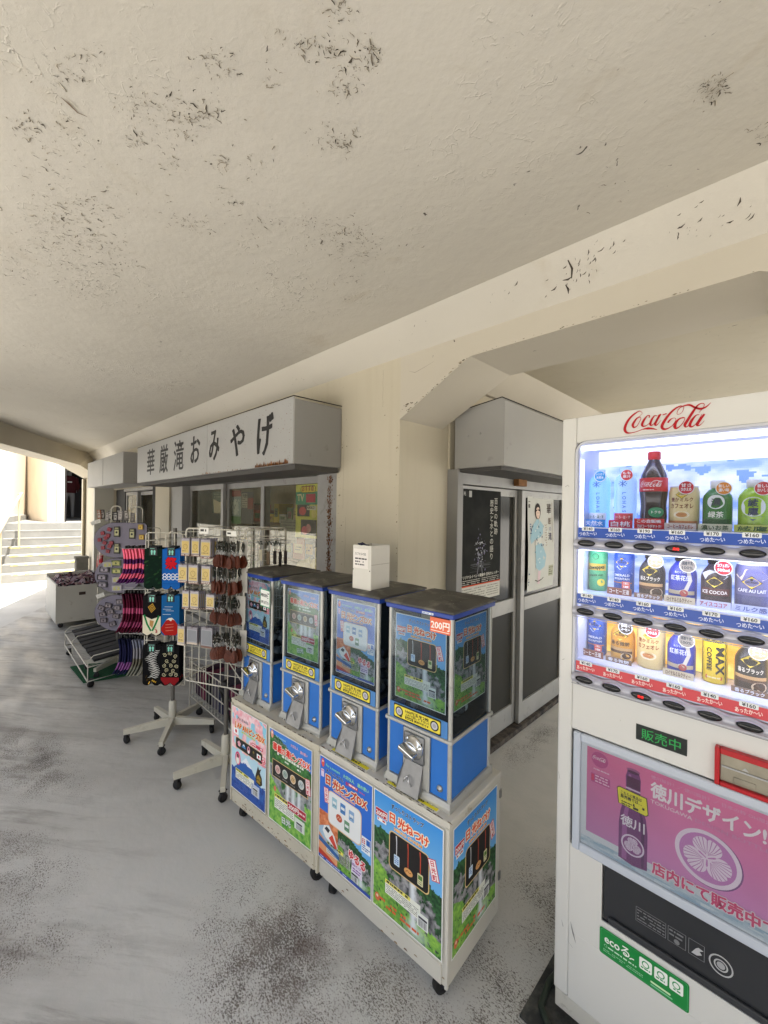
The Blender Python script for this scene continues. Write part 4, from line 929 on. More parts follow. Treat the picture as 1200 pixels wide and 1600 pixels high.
# ============================================================ CABINETS UNDER THE CAPSULE MACHINES
CABW = M('chipped_white_cabinet_paint', '#cfcbc0', .5, var=.05, vscale=3, dirt='#9a8a70', dscale=12, dth=.70, dsoft=.04, bump=.1, bscale=12)
CABW2 = M('grubby_white_cabinet_paint', '#c9c2b0', .55, var=.08, vscale=5, dirt='#7a5d3e', dscale=11, dth=.66, dsoft=.05, bump=.15, bscale=16)
RUBBER = M('black_caster_rubber', '#1c1b1b', .6)
STEEL = M('worn_bright_steel', '#a9a9a8', .35, 1.0, var=.1, vscale=20)
def caster(par, x, y, r=.03, top=.08, name='caster', wd=.022, ang=0.0):
    mb = MB(); n_ = 16; mb.lathe([(r * .45, -wd / 2), (r * .96, -wd / 2), (r, -wd / 2 + .003), (r, wd / 2 - .003), (r * .96, wd / 2), (r * .45, wd / 2), (.001, wd / 2 - .004)], RUBBER, n_, ax='x')
    mb.lathe([(.001, -wd / 2 + .003), (r * .45, -wd / 2)], RUBBER, n_, ax='x')
    mb.box(-wd / 2 - .004, -wd / 2 - .002, -.012, .012, -.006, top - r, M('caster_fork', '#3a3a3c', .5, .6)); mb.box(wd / 2 + .002, wd / 2 + .004, -.012, .012, -.006, top - r, M('caster_fork'))
    mb.box(-wd / 2 - .004, wd / 2 + .004, -.018, .018, top - r - .004, top - r - .0005, M('caster_fork'))
    c_, s_ = math.cos(ang), math.sin(ang)
    mb.v = [(v[0] * c_ - v[1] * s_, v[0] * s_ + v[1] * c_, v[2]) for v in mb.v]
    return mb.build(name, par, (x, y, r))
def cabinet(name, label, loc, rz, w_, d, h, m, worn):
    t = thing(name, label, 'cabinet', loc, rz)
    mb = MB(); z0 = .082
    mb.box(0, w_, .004, d, z0, z0 + h - .022, m, .003)
    mb.build('cabinet_body', t)
    mb = MB(); mb.box(-.003, w_ + .003, 0, d + .003, z0 + h - .021, z0 + h, m, .004)
    A = Art(mb, (0, 0, z0 + h), (1, 0, 0), (0, 1, 0), (0, 0, 1), PAINTED, .0004)
    for _ in range(40 if worn else 22):
        x = random.uniform(0, w_); A.poly([(x, .0), (x + random.uniform(.004, .03), .0), (x + random.uniform(.004, .02), random.uniform(.002, .008)), (x - .002, random.uniform(.001, .006))], random.choice(('#6b5136', '#4a3a2c', '#8a7a66')), 1)
    mb.build('top_board', t)
    mb = MB()
    mb.box(.02, w_ - .02, -.001, .006, z0 + .002, z0 + .062, m, .002); 
    A = Art(mb, (0, -.0012, 0), (1, 0, 0), (0, 0, 1), (0, -1, 0), PAINTED, .0004)
    for _ in range(60 if worn else 12):
        x = random.uniform(0, w_); z = z0 + abs(random.gauss(0, .018)); k = random.uniform(.001, .006)
        A.poly([(x, z), (x + k * 3, z), (x + k * 2, z + k), (x + k * .5, z + k * .8)], random.choice(('#8a6a45', '#6b5136', '#a08f76')), 1)
    mb.build('plinth', t)
    mb = MB(); mb.box(-.003, .008, -.002, .01, z0, z0 + h - .02, m, .002); mb.build('edge_strip', t)
    mb = MB(); mb.box(w_ - .008, w_ + .003, -.002, .01, z0, z0 + h - .02, m, .002); mb.build('edge_strip', t)
    for x, y, a in ((.05, .05, .4), (w_ - .05, .05, -.3), (.05, d - .05, .9), (w_ - .05, d - .05, .2)): caster(t, x, y, .032, .082, ang=a)
    return t
H_CAB = .511
cabB = cabinet('poster_cabinet', 'white wheeled cabinet with blue sky and gorge posters, nearest, under the two nearest capsule machines', (-1.358, 1.006, 0), R(3.36), .617, .345, H_CAB, CABW, False)
cabA = cabinet('poster_cabinet', 'grubbier white wheeled cabinet with pink blossom and green waterfall posters beside the display rack', (-2.000, .942, 0), R(5.2), .652, .345, H_CAB, CABW2, True)
poster(poster_nikko, cabB, (.014, -.0022, .160), (1, 0, 0), n=(0, -1, 0), label='blue printed poster with orange town, train and white case of pins')
poster(poster_cord, cabB, (.312, -.0022, .160), (1, 0, 0), n=(0, -1, 0), label='front poster of a green gorge with a black card of three cords')
poster(poster_cord, cabB, (.619, .026, .158), (0, 1, 0), n=(1, 0, 0), label='side poster of a green gorge with a black card of three cords')
for z in (.2, .5): mb = MB(); mb.box(.6175, .6215, .335, .35, z, z + .03, STEEL, .001); mb.build('hinge', cabB)
poster(poster_japan, cabA, (.012, -.0022, .158), (1, 0, 0), n=(0, -1, 0), tilt=R(-.3), label='pale poster with pink blossom, a mountain and a black strip of pins')
poster(poster_falls, cabA, (.330, -.0022, .156), (1, 0, 0), n=(0, -1, 0), tilt=R(.3), label='green waterfall poster with four round pins on a black card')
# yellow notices on the cabinet top
for par, x, wd in ((cabB, .06, .20), (cabB, .35, .215)):
    mb = MB(); A = Art(mb, (x, .008, .082 + H_CAB), (1, 0, 0), (0, 1, 0), (0, 0, 1), PRINT, .0004)
    A.rect(0, -.005, wd, .022, '#e8e4d4', 1); A.rect(0.002, .006, wd - .004, .022, '#efe22e', 2); A.fine(.004, -.003, wd - .01, .005, 1, '#7a766c', 3, .5); A.fine(.03, .009, wd - .05, .019, 1, '#3a3420', 3, .6)
    mb.build('notice_strip', par)

# ============================================================ CAPSULE MACHINES
BLUE = M('capsule_machine_blue', '#2b74cc', .38, var=.06, vscale=8, dirt='#3d74c4', dscale=20, dth=.7)
BLUE2 = M('capsule_machine_blue_trim', '#1b3f9c', .35)
SILV = M('anodised_frame', '#b9b9b4', .42, .35, var=.08, vscale=14, dirt='#8d8b86', dscale=22, dth=.68)
CAST = M('grey_cast_metal', '#8f9092', .40, .75, var=.15, vscale=14, bump=.15, bscale=60)
CHROME = M('chromed_knob', '#c9cacc', .13, 1.0)
LIDM = M('dusty_brown_lid', '#4a4843', .55, var=.3, vscale=9, dirt='#77726a', dscale=14, dth=.6, bump=.1, bscale=30)
ACRY = thin_glass('scuffed_acrylic', '#e6ecf0', haze=.003, refl=.16, rough=.04)
INNER = M('capsule_machine_inside', '#2b3038', .7)
CAPS = M('clear_capsule', '#9aa0a8', .15, spec=.8, var=.5, vscale=30)
random.seed(21)
def capsule_machine(name, label, loc, rz, draw, price=False, sideposter=False):
    t = thing(name, label, 'capsule machine', loc, rz, 'capsule machines in a row on the two cabinets')
    W, D, zr, zl = .262, .272, .218, .612
    mb = MB()   # base tray with a chamfered skirt
    mb.prism([(-.006, -.010, 0), (W + .006, -.010, 0), (W + .006, -.010, .014), (W, 0, .026), (0, 0, .026), (-.006, -.010, .014)], (0, D + .016, 0), SILV)
    A = Art(mb, (0, -.0108, 0), (1, 0, 0), (0, 0, 1), (0, -1, 0), PAINTED, .0004)
    for _ in range(26): x = random.uniform(0, W); k = random.uniform(.001, .005); A.poly([(x, 0), (x + k * 2, 0), (x + k * 1.4, k * 1.4), (x + .2 * k, k)], random.choice(('#4f4a44', '#6e6a64', '#d8d6d0')), 1)
    mb.build('base_tray', t)
    mb = MB(); mb.box(.006, W - .006, .006, D - .006, .026, zr - .004, BLUE, .002); mb.build('lower_body', t)
    for x0, x1, nm in ((.010, .070, 'blue_panel'), (.188, W - .012, 'blue_panel')):
        mb = MB(); mb.box(x0, x1, .0015, .006, .030, zr - .008, BLUE, .0015); mb.build(nm, t)
    mb = MB(); mb.lathe([(0, -.010), (.004, -.010), (.005, -.006), (.009, -.005), (.011, 0), (.011, .003)], STEEL, 16, o=(.224, .0, .060), ax='y'); mb.lathe([(0, -.0105), (.003, -.0105)], M('keyhole', '#111111'), 10, o=(.224, 0, .060), ax='y'); mb.build('lock', t)
    # corner posts, ring and top rail
    mb = MB()
    for x, y in ((.006, .006), (W - .006, .006), (.006, D - .006), (W - .006, D - .006)): mb.tube([(x, y, .024), (x, y, zl)], .0075, SILV, 12)
    mb.build('corner_posts', t)
    mb = MB()
    for a, c in (((0, 0), (W, 0)), ((W, 0), (W, D)), ((W, D), (0, D)), ((0, D), (0, 0))):
        mb.tube([(a[0], a[1], zr), (c[0], c[1], zr)], .0065, SILV, 10)
    for x, y in ((0, 0), (W, 0), (W, D), (0, D)): mb.lathe([(0, zr + .0075), (.005, zr + .007), (.0075, zr + .003), (.0075, zr - .003), (.005, zr - .007), (0, zr - .0075)], SILV, 12, o=(x, y, 0))
    mb.build('middle_ring', t)
    # mechanism plate, chute and knob
    mb = MB(); mb.box(.074, .184, -.003, .006, .028, zr - .010, SILV, .003); mb.box(.082, .166, -.010, -.003, .108, .200, CAST, .006)
    mb.build('mechanism_plate', t)
    mb = MB(); mb.prism([(.088, -.004, .110), (.160, -.004, .110), (.158, -.030, .006), (.068, -.030, .006), (.074, -.028, .05)], (0, .014, 0), CAST)
    A = Art(mb, (0, -.0045, 0), (1, 0, 0), (0, -.25, 1), (0, -1, -.25), CHROME, .0008)
    mb.build('chute_door', t)
    mb = MB(); mb.tube([(.098 + .028 * i / 10, -.0265 - .004 * math.sin(i * .9), .040 + .022 * math.sin(math.pi * i / 10)) for i in range(11)], .0022, CHROME, 6); mb.tube([(.104, -.022, .052), (.128, -.026, .034)], .0018, CHROME, 6); mb.build('embossed_emblem', t)
    kx, kz = .124, .158
    mb = MB(); mb.lathe([(.040, -.004), (.040, -.012), (.036, -.018), (.030, -.020), (.028, -.030), (.024, -.034), (0, -.034)], CHROME, 28, o=(kx, 0, kz), ax='y')
    mb.build('knob_ring', t)
    mb = MB(); a = R(18); c_, s_ = math.cos(a), math.sin(a); xf = Matrix.Translation((kx, 0, kz)) @ Matrix.Rotation(a, 4, 'Y')
    mb.box(-.032, .032, -.058, -.028, -.008, .008, CHROME, .004, xf, seg=3); mb.build('turning_handle', t)
    mb = MB(); mb.box(kx + .026, kx + .036, -.014, -.010, kz - .012, kz + .024, M('keyhole'), .001); mb.build('coin_slot', t)
    # clear upper box with the stock behind the printed card
    mb = MB()
    mb.box(.012, W - .012, .001, .003, zr + .006, zl - .004, ACRY); mb.build('front_window', t)
    mb = MB(); mb.box(W - .004, W - .002, .012, D - .012, zr + .006, zl - .004, ACRY); mb.build('side_window', t)
    mb = MB(); mb.box(.002, .004, .012, D - .012, zr + .006, zl - .004, ACRY); mb.build('side_window', t)
    mb = MB(); mb.box(.012, W - .012, D - .004, D - .002, zr, zl, INNER); mb.box(.012, W - .012, .03, D - .01, zr + .0, zr + .01, INNER); mb.build('back_panel', t)
    mb = MB()
    for _ in range(46):
        x, y, z = random.uniform(.035, W - .035), random.uniform(.05, D - .035), random.uniform(zr + .03, zr + .12)
        r_ = .021; c1 = random.choice((CAPS, M('dark_capsule', '#30343c', .25, var=.4, vscale=30), M('grey_capsule', '#777c84', .2, var=.4, vscale=30)))
        mb.lathe([(0, -r_), (.6 * r_, -.8 * r_), (.92 * r_, -.4 * r_), (r_, 0), (.92 * r_, .4 * r_), (.6 * r_, .8 * r_), (0, r_)], c1, 10, o=(x, y, z))
    cp = mb.build('capsules', t); cp['kind'] = 'stuff'
    k = .00072
    t1_, t2_ = random.uniform(-.002, .003), random.uniform(-.001, .002)
    def wr(a, b): return t1_ * a / 285 + t2_ * b / 400
    poster(draw, t, (.030, .0068, .300), (1, 0, 0), s=k, n=(0, -1, 0), mat=PRINT, warp=wr, name='card')
    if sideposter: poster(draw, t, (W - .0085, .030, .305), (0, 1, 0), s=k, n=(1, 0, 0), warp=wr, name='card')
    # coin guide label
    mb = MB(); mb.box(.012, W - .012, -.002, .001, zr + .008, zr + .062, M('pale_blue_inner_strip', '#4d87c8', .4)); 
    A = Art(mb, (.034, -.0022, zr + .012), (1, 0, 0), (0, 0, 1), (0, -1, 0), GLOSS, .0004)
    A.rrect(-.003, -.002, .193, .048, .004, '#23221f', 1); A.rrect(0, .003, .190, .043, .006, '#f0df4c', 2)
    for x in (.022, .168): A.circ(x, .024, .0165, '#23221f', 3); A.circ(x, .024, .012, '#c9c9d2', 4); A.circ(x, .024, .007, '#a8a8b4', 5)
    A.rect(.024, .006, .034, .012, '#23221f', 3)
    A.text('100円玉を2枚', .048, .029, .0115, '#2a2518', 3, .05, w=.098); A.text('入れて回して下さい！', .048, .0185, .0095, '#2a2518', 3, .05, w=.098)
    A.rect(.048, .007, .082, .016, '#2a2518', 3); A.text('500円', .052, .0085, .007, '#f0df4c', 4, .05, w=.026); A.text('使用不可です', .086, .008, .0085, '#2a2518', 3, .05, w=.06)
    mb.build('coin_label', t)
    # lid
    mb = MB(); mb.box(-.008, W + .008, -.008, D + .008, zl - .004, zl + .012, BLUE2, .003); mb.build('lid_band', t)
    mb = MB(); z = zl + .0125
    mb.box(-.012, W + .012, -.012, D + .012, z, z + .009, LIDM, .003)
    o_ = .03; v = [(-.010, -.010, z + .008), (W + .010, -.010, z + .008), (W + .010, D + .010, z + .008), (-.010, D + .010, z + .008), (o_, o_, z + .020), (W - o_, o_, z + .020), (W - o_, D - o_, z + .020), (o_, D - o_, z + .020)]
    mb.add(v, [(0, 1, 5, 4), (1, 2, 6, 5), (2, 3, 7, 6), (3, 0, 4, 7), (4, 5, 6, 7)], LIDM)
    A = Art(mb, (0, 0, z + .0202), (1, 0, 0), (0, 1, 0), (0, 0, 1), PAINTED, .0003)
    for _ in range(50): x, y = random.uniform(o_, W - o_), random.uniform(o_, D - o_); k_ = random.uniform(.0008, .004); A.circ(x, y, k_, random.choice(('#8f8a80', '#2c2a27', '#a8a49a')), 1, k_ * .5, 6, rot=random.random() * 3)
    mb.build('lid', t)
    if price:
        mb = MB(); A = Art(mb, (.178, -.0015, .556), (1, 0, 0), (0, 0, 1), (0, -1, 0), GLOSS, .0004)
        A.rect(0, 0, .078, .048, '#e8683c', 1); A.text('200円', .004, .014, .030, '#fbf4ec', 2, .04, w=.070); A.rect(.004, .005, .074, .007, '#fbf4ec', 2)
        mb.build('price_sticker', t)
        mb = MB(); A = Art(mb, (.15, -.0085, zl - .001), (1, 0, 0), (0, 0, 1), (0, -1, 0), GLOSS, .0004); A.rect(0, 0, .045, .007, '#dfe6ee', 1); A.fine(.002, .001, .043, .006, 1, '#5c7ab4', 2, .5); mb.build('lid_sticker', t)
    mb = MB(); A = Art(mb, (W - .0055, D - .06, .04), (0, 1, 0), (0, 0, 1), (1, 0, 0), GLOSS, .0004); A.rect(0, 0, .045, .06, '#c9cfd6', 1); A.fine(.004, .005, .041, .055, 7, '#4c5a6c', 2, .5)
    if not sideposter: mb.build('side_sticker', t)
    return t
ZB = .082 + H_CAB
mc4 = capsule_machine('capsule_machine', 'nearest blue capsule machine, gorge card with three cords and an orange 200円 sticker', (-1.028, 1.061, ZB), R(3.9), poster_cord, True, True)
mc3 = capsule_machine('capsule_machine', 'blue capsule machine with a white plastic box standing on its lid', (-1.342, 1.046, ZB), R(3.9), poster_nikko)
mc2 = capsule_machine('capsule_machine', 'blue capsule machine with green waterfall card, between the white box machine and the farthest one', (-1.664, 1.020, ZB), R(6.0), poster_falls)
mc1 = capsule_machine('capsule_machine', 'farthest blue capsule machine, pink blossom card, next to the wire display rack', (-2.008, .995, ZB), R(4.0), poster_japan)
# notice taped between machines 1 and 2
nt = MB(); A = Art(nt, (0, 0, 0), (1, 0, 0), (0, 0, 1), (0, -1, 0), PRINT, .0004)
A.rect(0, 0, .088, .082, '#2f9c6c', 1); A.rect(.004, .004, .084, .078, '#eef0ea', 2); A.text('両替は店内', .007, .048, .017, '#26282c', 3, .02, w=.056, sx=1); A.fine(.066, .04, .08, .07, 3, '#26282c', 3, .4); A.text('お申し出下さい', .007, .016, .016, '#26282c', 3, .02, w=.074)
nt.prism([(0, .0005, 0), (.088, .0005, 0), (.088, .0005, .082), (0, .0005, .082)], (0, .001, 0), M('card_back', '#d8d8d0', .8))
tag(nt.build('notice', None, (-1.800, .982, 1.083)), 'green bordered handwritten notice taped between the two far capsule machines', 'notice')
# white plastic box on machine 3
wbx = thing('collection_box', 'small white plastic box with a handwritten label on top of a capsule machine', 'box', (-1.245, 1.075, ZB + .634), R(3.9))
mb = MB(); WP = M('white_box_plastic', '#d6d3ca', .4, var=.04, vscale=6, dirt='#b4ad9c', dscale=14, dth=.7)
mb.box(0, .098, 0, .004, 0, .178, WP, .0015); mb.box(0, .098, .106, .110, 0, .178, WP, .0015); mb.box(0, .004, .004, .106, 0, .178, WP, .0015); mb.box(.094, .098, .004, .106, 0, .178, WP, .0015); mb.box(.004, .094, .004, .106, 0, .004, WP)
mb.tube([(.0985, .002, .105), (.0985, .108, .105)], .0008, M('scratch_grey', '#9a9488'), 5)
mb.build('box_shell', wbx)
mb = MB(); A = Art(mb, (.006, -.0003, .088), (1, 0, 0), (0, 0, 1), (0, -1, 0), PRINT, .0003)
A.rect(0, 0, .078, .076, '#e3d9d2', 1); A.rect(.001, .001, .077, .075, '#e9e4de', 2)
A.text('カプセルの缶', .008, .052, .012, '#2c2a2c', 3, .01, w=.058); A.fine(.008, .032, .070, .043, 1, '#3a383a', 3, .5); A.fine(.008, .021, .054, .031, 1, '#3a383a', 3, .5); A.fine(.008, .010, .058, .020, 1, '#3a383a', 3, .5)
mb.build('paper_label', wbx)
for x in (.003, .092): mb = MB(); mb.lathe([(0, -.002), (.002, -.0015), (.0025, 0)], M('caster_fork'), 8, o=(x, 0, .082), ax='y'); mb.build('screw', wbx)
mb = MB(); pts = [(.026, .0, .182), (.036, .012, .184), (.045, -.002, .180), (.055, .010, .183), (.066, .001, .181), (.078, .012, .178)]
mb.tube(pts, .0028, M('navy_cord', '#1d2340', .8), 6); mb.tube([(.03, .004, .180), (.044, .008, .187), (.06, .004, .182)], .003, M('navy_cord'), 6); mb.build('cord', wbx)
# ============================================================ DRINKS VENDING MACHINE (front at y = 1.27, local x from its left edge)
VW = M('vending_white_enamel', '#d9d8d4', .32, var=.02, vscale=3, coat=.3, dirt='#a8a49b', dscale=26, dth=.735, dsoft=.02)
VG = M('vending_grey_plastic', '#a9a9b0', .35, spec=.5)
VRAIL = M('silver_button_rail', '#b9b9c4', .3, .3)
VFR = M('pale_blue_grey_frame', '#bfc6d2', .35)
BLK = M('gloss_black_button', '#121214', .15, spec=.8)
DARKP = M('smoked_flap', '#2a2c30', .2, spec=.6)
vm = thing('vending_machine', 'white drinks vending machine with lit display, red script logo and magenta poster panel', 'vending machine', (-.512, 1.27, 0), 0)
VWID, NCOL = 1.02, 12
mb = MB()
mb.box(0, VWID, .17, .70, .05, 1.825, VW, .012)
mb.box(0, .042, 0, .17, .105, 1.825, VW, .006); mb.box(.90, VWID, 0, .17, .105, 1.825, VW, .006)
mb.box(.042, .90, .001, .17, 1.748, 1.824, VW, .003)
mb.box(.042, .90, .001, .17, .105, .307 + .0, VW, .002)
mb.box(.042, .90, .0012, .17, .905, 1.046, VW, .002)
mb.box(.042, .131, .0012, .17, .307, .565, VW); mb.box(.80, .90, .0012, .17, .307, .565, VW)
mb.box(.131, .80, .0012, .17, .307, .397, VW)
mb.build('cabinet_body', vm)
mb = MB(); mb.box(.003, VWID, .005, .6, .048, .102, M('kick_plate', '#c9c6bd', .5, dirt='#6d675e', dscale=10, dth=.62), .004)
for x in (.05, .95): mb.box(x - .03, x + .03, .05, .11, 0, .048, M('machine_foot', '#33322f', .6), .003); mb.box(x - .03, x + .03, .55, .61, 0, .048, M('machine_foot'), .003)
mb.build('kick_plate', vm)
mb = MB(); A = Art(mb, (0, -.0004, 0), (1, 0, 0), (0, 0, 1), (0, -1, 0), GLOSS, .0005)
script_logo(A, .170, 1.757, .19, '#b4121f', 1, 6, heavy=1.05)
mb.build('script_logo', vm)
mb = MB(); A = Art(mb, (0, -.0004, 0), (1, 0, 0), (0, 0, 1), (0, -1, 0), PAINTED, .0005)
A.stroke([(.048, .335), (.056, .305), (.064, .282)], [.0005, .004, .0005], '#7e7e80', 1); A.stroke([(.022, .322), (.027, .305)], [.0005, .002], '#8a8a8c', 1); A.stroke([(.04, .275), (.055, .262)], [.0005, .0012], '#a0a0a0', 1)
A.stroke([(.012, 1.10), (.018, 1.104)], .0012, '#98968f', 1); A.stroke([(.012, 1.62), (.02, 1.625), (.023, 1.62)], .0012, '#8c8a84', 1); A.stroke([(.006, .76), (.010, .74)], .001, '#9c9a92', 1)
mb.build('scratch_marks', vm)
# lit display case
mb = MB()
BACKL = M('lit_display_ceiling', '#eceeff', .5, emit=1.5)
mb.box(.046, .896, .165, .168, 1.05, 1.745, M('display_lining', '#c9cfe6', .5)); mb.box(.042, .050, .006, .165, 1.05, 1.745, M('display_lining')); mb.box(.892, .90, .006, .165, 1.05, 1.745, M('display_lining'))
mb.box(.05, .892, .006, .165, 1.740, 1.746, M('display_lining'))
mb.build('display_case', vm)
mb = MB(); mb.box(.052, .890, .02, .035, 1.728, 1.738, BACKL); mb.build('display_light', vm)
mb = MB(); mb.box(.0525, .0555, .015, .028, 1.30, 1.70, M('side_lamp', '#e6e9ff', .5, emit=1.4)); mb.build('side_lamp', vm)
for z in (1.434, 1.2385):
    mb = MB(); mb.box(.056, .886, .018, .05, z - .001, z + .004, M('row_fill_glow', '#f0f1ff', .5, emit=3.0)); mb.build('display_light', vm)  # glowing strips added under the rails to brighten the lower drinks
# printed back cards, lit through from behind
def ice(nx, ny, seed):
    n1 = vnoise(nx, ny, 12, 5, seed, 4); n2 = vnoise(nx, ny, 30, 10, seed + 1, 2)
    im = lerp(C('#7f9be6'), C('#d6dcf8'), (n1 - .3) * 2.4); k = n2 > .70; im[k] = np.array(C('#6f8fdc')); return im
mb = MB(); A = Art(mb, (0, .1645, 0), (1, 0, 0), (0, 0, 1), (0, -1, 0), BACKLIT, .0004)
A.grid(ice(170, 44, 31), .052, 1.50, .890, 1.715, 0); A.rect(.052, 1.690, .89, 1.738, '#f2f2fd', 1)  # white top band paints the glow below the top light
A.grid(ice(170, 30, 37), .052, 1.305, .890, 1.435, 0)
n1 = vnoise(170, 26, 10, 4, 41, 3); A.grid(lerp(C('#f3a62c'), C('#ffe27a'), (n1 - .3) * 2.2), .052, 1.108, .890, 1.238, 0)
mb.build('display_backdrop', vm)
mb = MB(); mb.box(.046, .896, .010, .013, 1.05, 1.742, thin_glass('display_pane', '#f4f6fa', haze=.04, refl=.5)); mb.build('display_pane', vm)
mb = MB()   # rounded moulding round the window
def rr_path(x0, x1, z0, z1, r, y):
    p = []
    for cx, cz, a0 in ((x1 - r, z0 + r, -90), (x1 - r, z1 - r, 0), (x0 + r, z1 - r, 90), (x0 + r, z0 + r, 180)):
        for i in range(6): a = R(a0 + 18 * i); p.append((cx + r * math.cos(a), y, cz + r * math.sin(a)))
    return p
mb.tube(rr_path(.043, .899, 1.045, 1.749, .03, .002), .0045, M('window_moulding', '#d0d2da', .3), 8, closed=True)
mb.tube(rr_path(.039, .903, 1.039, 1.752, .032, .003), .0028, M('window_gasket', '#4a4b4f', .6), 6, closed=True)
mb.build('window_moulding', vm)
ROWS = [(1.456, 1.497), (1.260, 1.303), (1.0645, 1.106)]
PR = [['¥140', '¥160', '¥190', '¥160', '¥170', '¥160'], ['¥140', '¥140', '¥160', '¥160', '¥170', '¥160'], ['¥140', '¥170', '¥160', '¥160', '¥140', '¥160']]
for ri, (zb, zs) in enumerate(ROWS):
    cold = ri < 2; bc = '#2f55b4' if cold else '#d2404a'
    mb = MB()
    mb.box(.050, .892, .006, .150, zs + .0005, zs + .004, M('clear_shelf', '#cfd6ea', .2, spec=.6)); mb.box(.050, .892, .003, .006, zs - .030, zs + .004, M('display_lining'))
    A = Art(mb, (0, .0028, 0), (1, 0, 0), (0, 0, 1), (0, -1, 0), GLOSS, .0004)
    A.rect(.050, zs - .026, .892, zs + .002, bc, 1)
    for c in range(NCOL):
        x = .081 + .0713 * c - .004; p = PR[ri][c % 6]
        A.rrect(x - .016, zs - .0065, x + .018, zs + .0055, .002, '#e9ecef', 2); A.text(p, x + .001, zs - .0045, .0115, '#26303c', 3, .03, w=.024, anchor='c')
        A.text('つめた〜い' if cold else 'あったか〜い', x + .001, zs - .0195, .0125, '#dfe8ff' if cold else '#ffe9e4', 3, .03, w=.048, anchor='c', rot=.06)
    mb.build('price_strip', vm)
    mb = MB()
    N = 84; prof = []
    def wz(x): return zb + .0125 + .0035 * math.cos(2 * math.pi * (x - .081) / .0713)
    xs_ = [.044 + (.854) * i / N for i in range(N + 1)]
    v = []; f = []
    for x in xs_:
        t_ = wz(x); v += [(x, -.001, t_), (x, -.012, t_ - .004), (x, -.016, zb - .004), (x, -.010, zb - .016), (x, .002, zb - .019)]
    for i in range(N):
        for k in range(4): a = i * 5 + k; f.append((a, a + 5, a + 6, a + 1)) if 0 else f.append((a, a + 1, a + 6, a + 5))
    mb.add(v, [tuple(reversed(q)) for q in f], VRAIL, None, True); mb.box(.044, .898, .001, .004, zb - .019, zb + .010, VRAIL)
    for c in range(NCOL):
        x = .081 + .0713 * c
        mb.lathe([(.026, -.0115), (.0255, -.0195), (.024, -.0205)], VRAIL, 28, o=(0, 0, 0), ax='y')
        k = 28 * 3
        for j in range(len(mb.v) - k, len(mb.v)): q = mb.v[j]; mb.v[j] = (q[0] + x, q[1] + (.0), q[2] * .42 + zb)
    mb.build('button_rail', vm)
    for c in range(NCOL):
        x = .081 + .0713 * c; lit = (ri == 0 and c == 3) or (ri == 2 and c == 2)
        mb = MB(); mb.lathe([(.0235, -.016), (.0225, -.0215), (.016, -.0235), (0, -.0242)], BLK, 26, ax='y')
        mb.v = [(q[0] + x, q[1], q[2] * .40 + zb) for q in mb.v]
        if lit:
            A = Art(mb, (x, -.0246, zb), (1, 0, 0), (0, 0, 1), (0, -1, 0), M('red_led', '#ff1a10', .4, emit=.6), .0004)
            A.text('売切', 0, -.0032, .0078, '#ff2010', 1, .0, w=.013, anchor='c')
        mb.build('select_button', vm)
    mb = MB(); mb.box(.044, .898, -.0165, -.0145, zb - .0195, zb - .0175, VG); mb.build('rail_lip', vm)
# status display, coin slot
mb = MB(); mb.box(.209, .321, -.0006, .004, .940, .981, M('status_screen', '#1b2320', .25)); A = Art(mb, (0, -.0008, 0), (1, 0, 0), (0, 0, 1), (0, -1, 0), M('green_led', '#1f9a48', .4, emit=.04), .0005)
A.text('販売中', .265, .949, .030, '#25a850', 1, .012, w=.086, anchor='c'); mb.build('status_screen', vm)
mb = MB(); RED = M('red_coin_bezel', '#b3111c', .3)
for b_ in ((.376, .386, .905, .994), (.520, .530, .905, .994), (.386, .520, .980, .994), (.386, .520, .905, .915)): mb.box(b_[0], b_[1], -.014, .004, b_[2], b_[3], RED, .0025)
mb.build('coin_bezel', vm)
mb = MB(); mb.box(.386, .520, -.004, .004, .915, .980, M('coin_plate', '#9a9484', .28, .7, var=.15, vscale=30), .001); mb.box(.388, .518, -.007, -.004, .948, .952, STEEL, .0008); mb.box(.410, .45, -.0055, -.004, .921, .933, M('coin_plate'), .001)
mb.prism([(.425, -.0042, .955), (.437, -.0042, .955), (.431, -.0042, .962)], (0, -.0012, 0), STEEL); mb.build('coin_plate', vm)
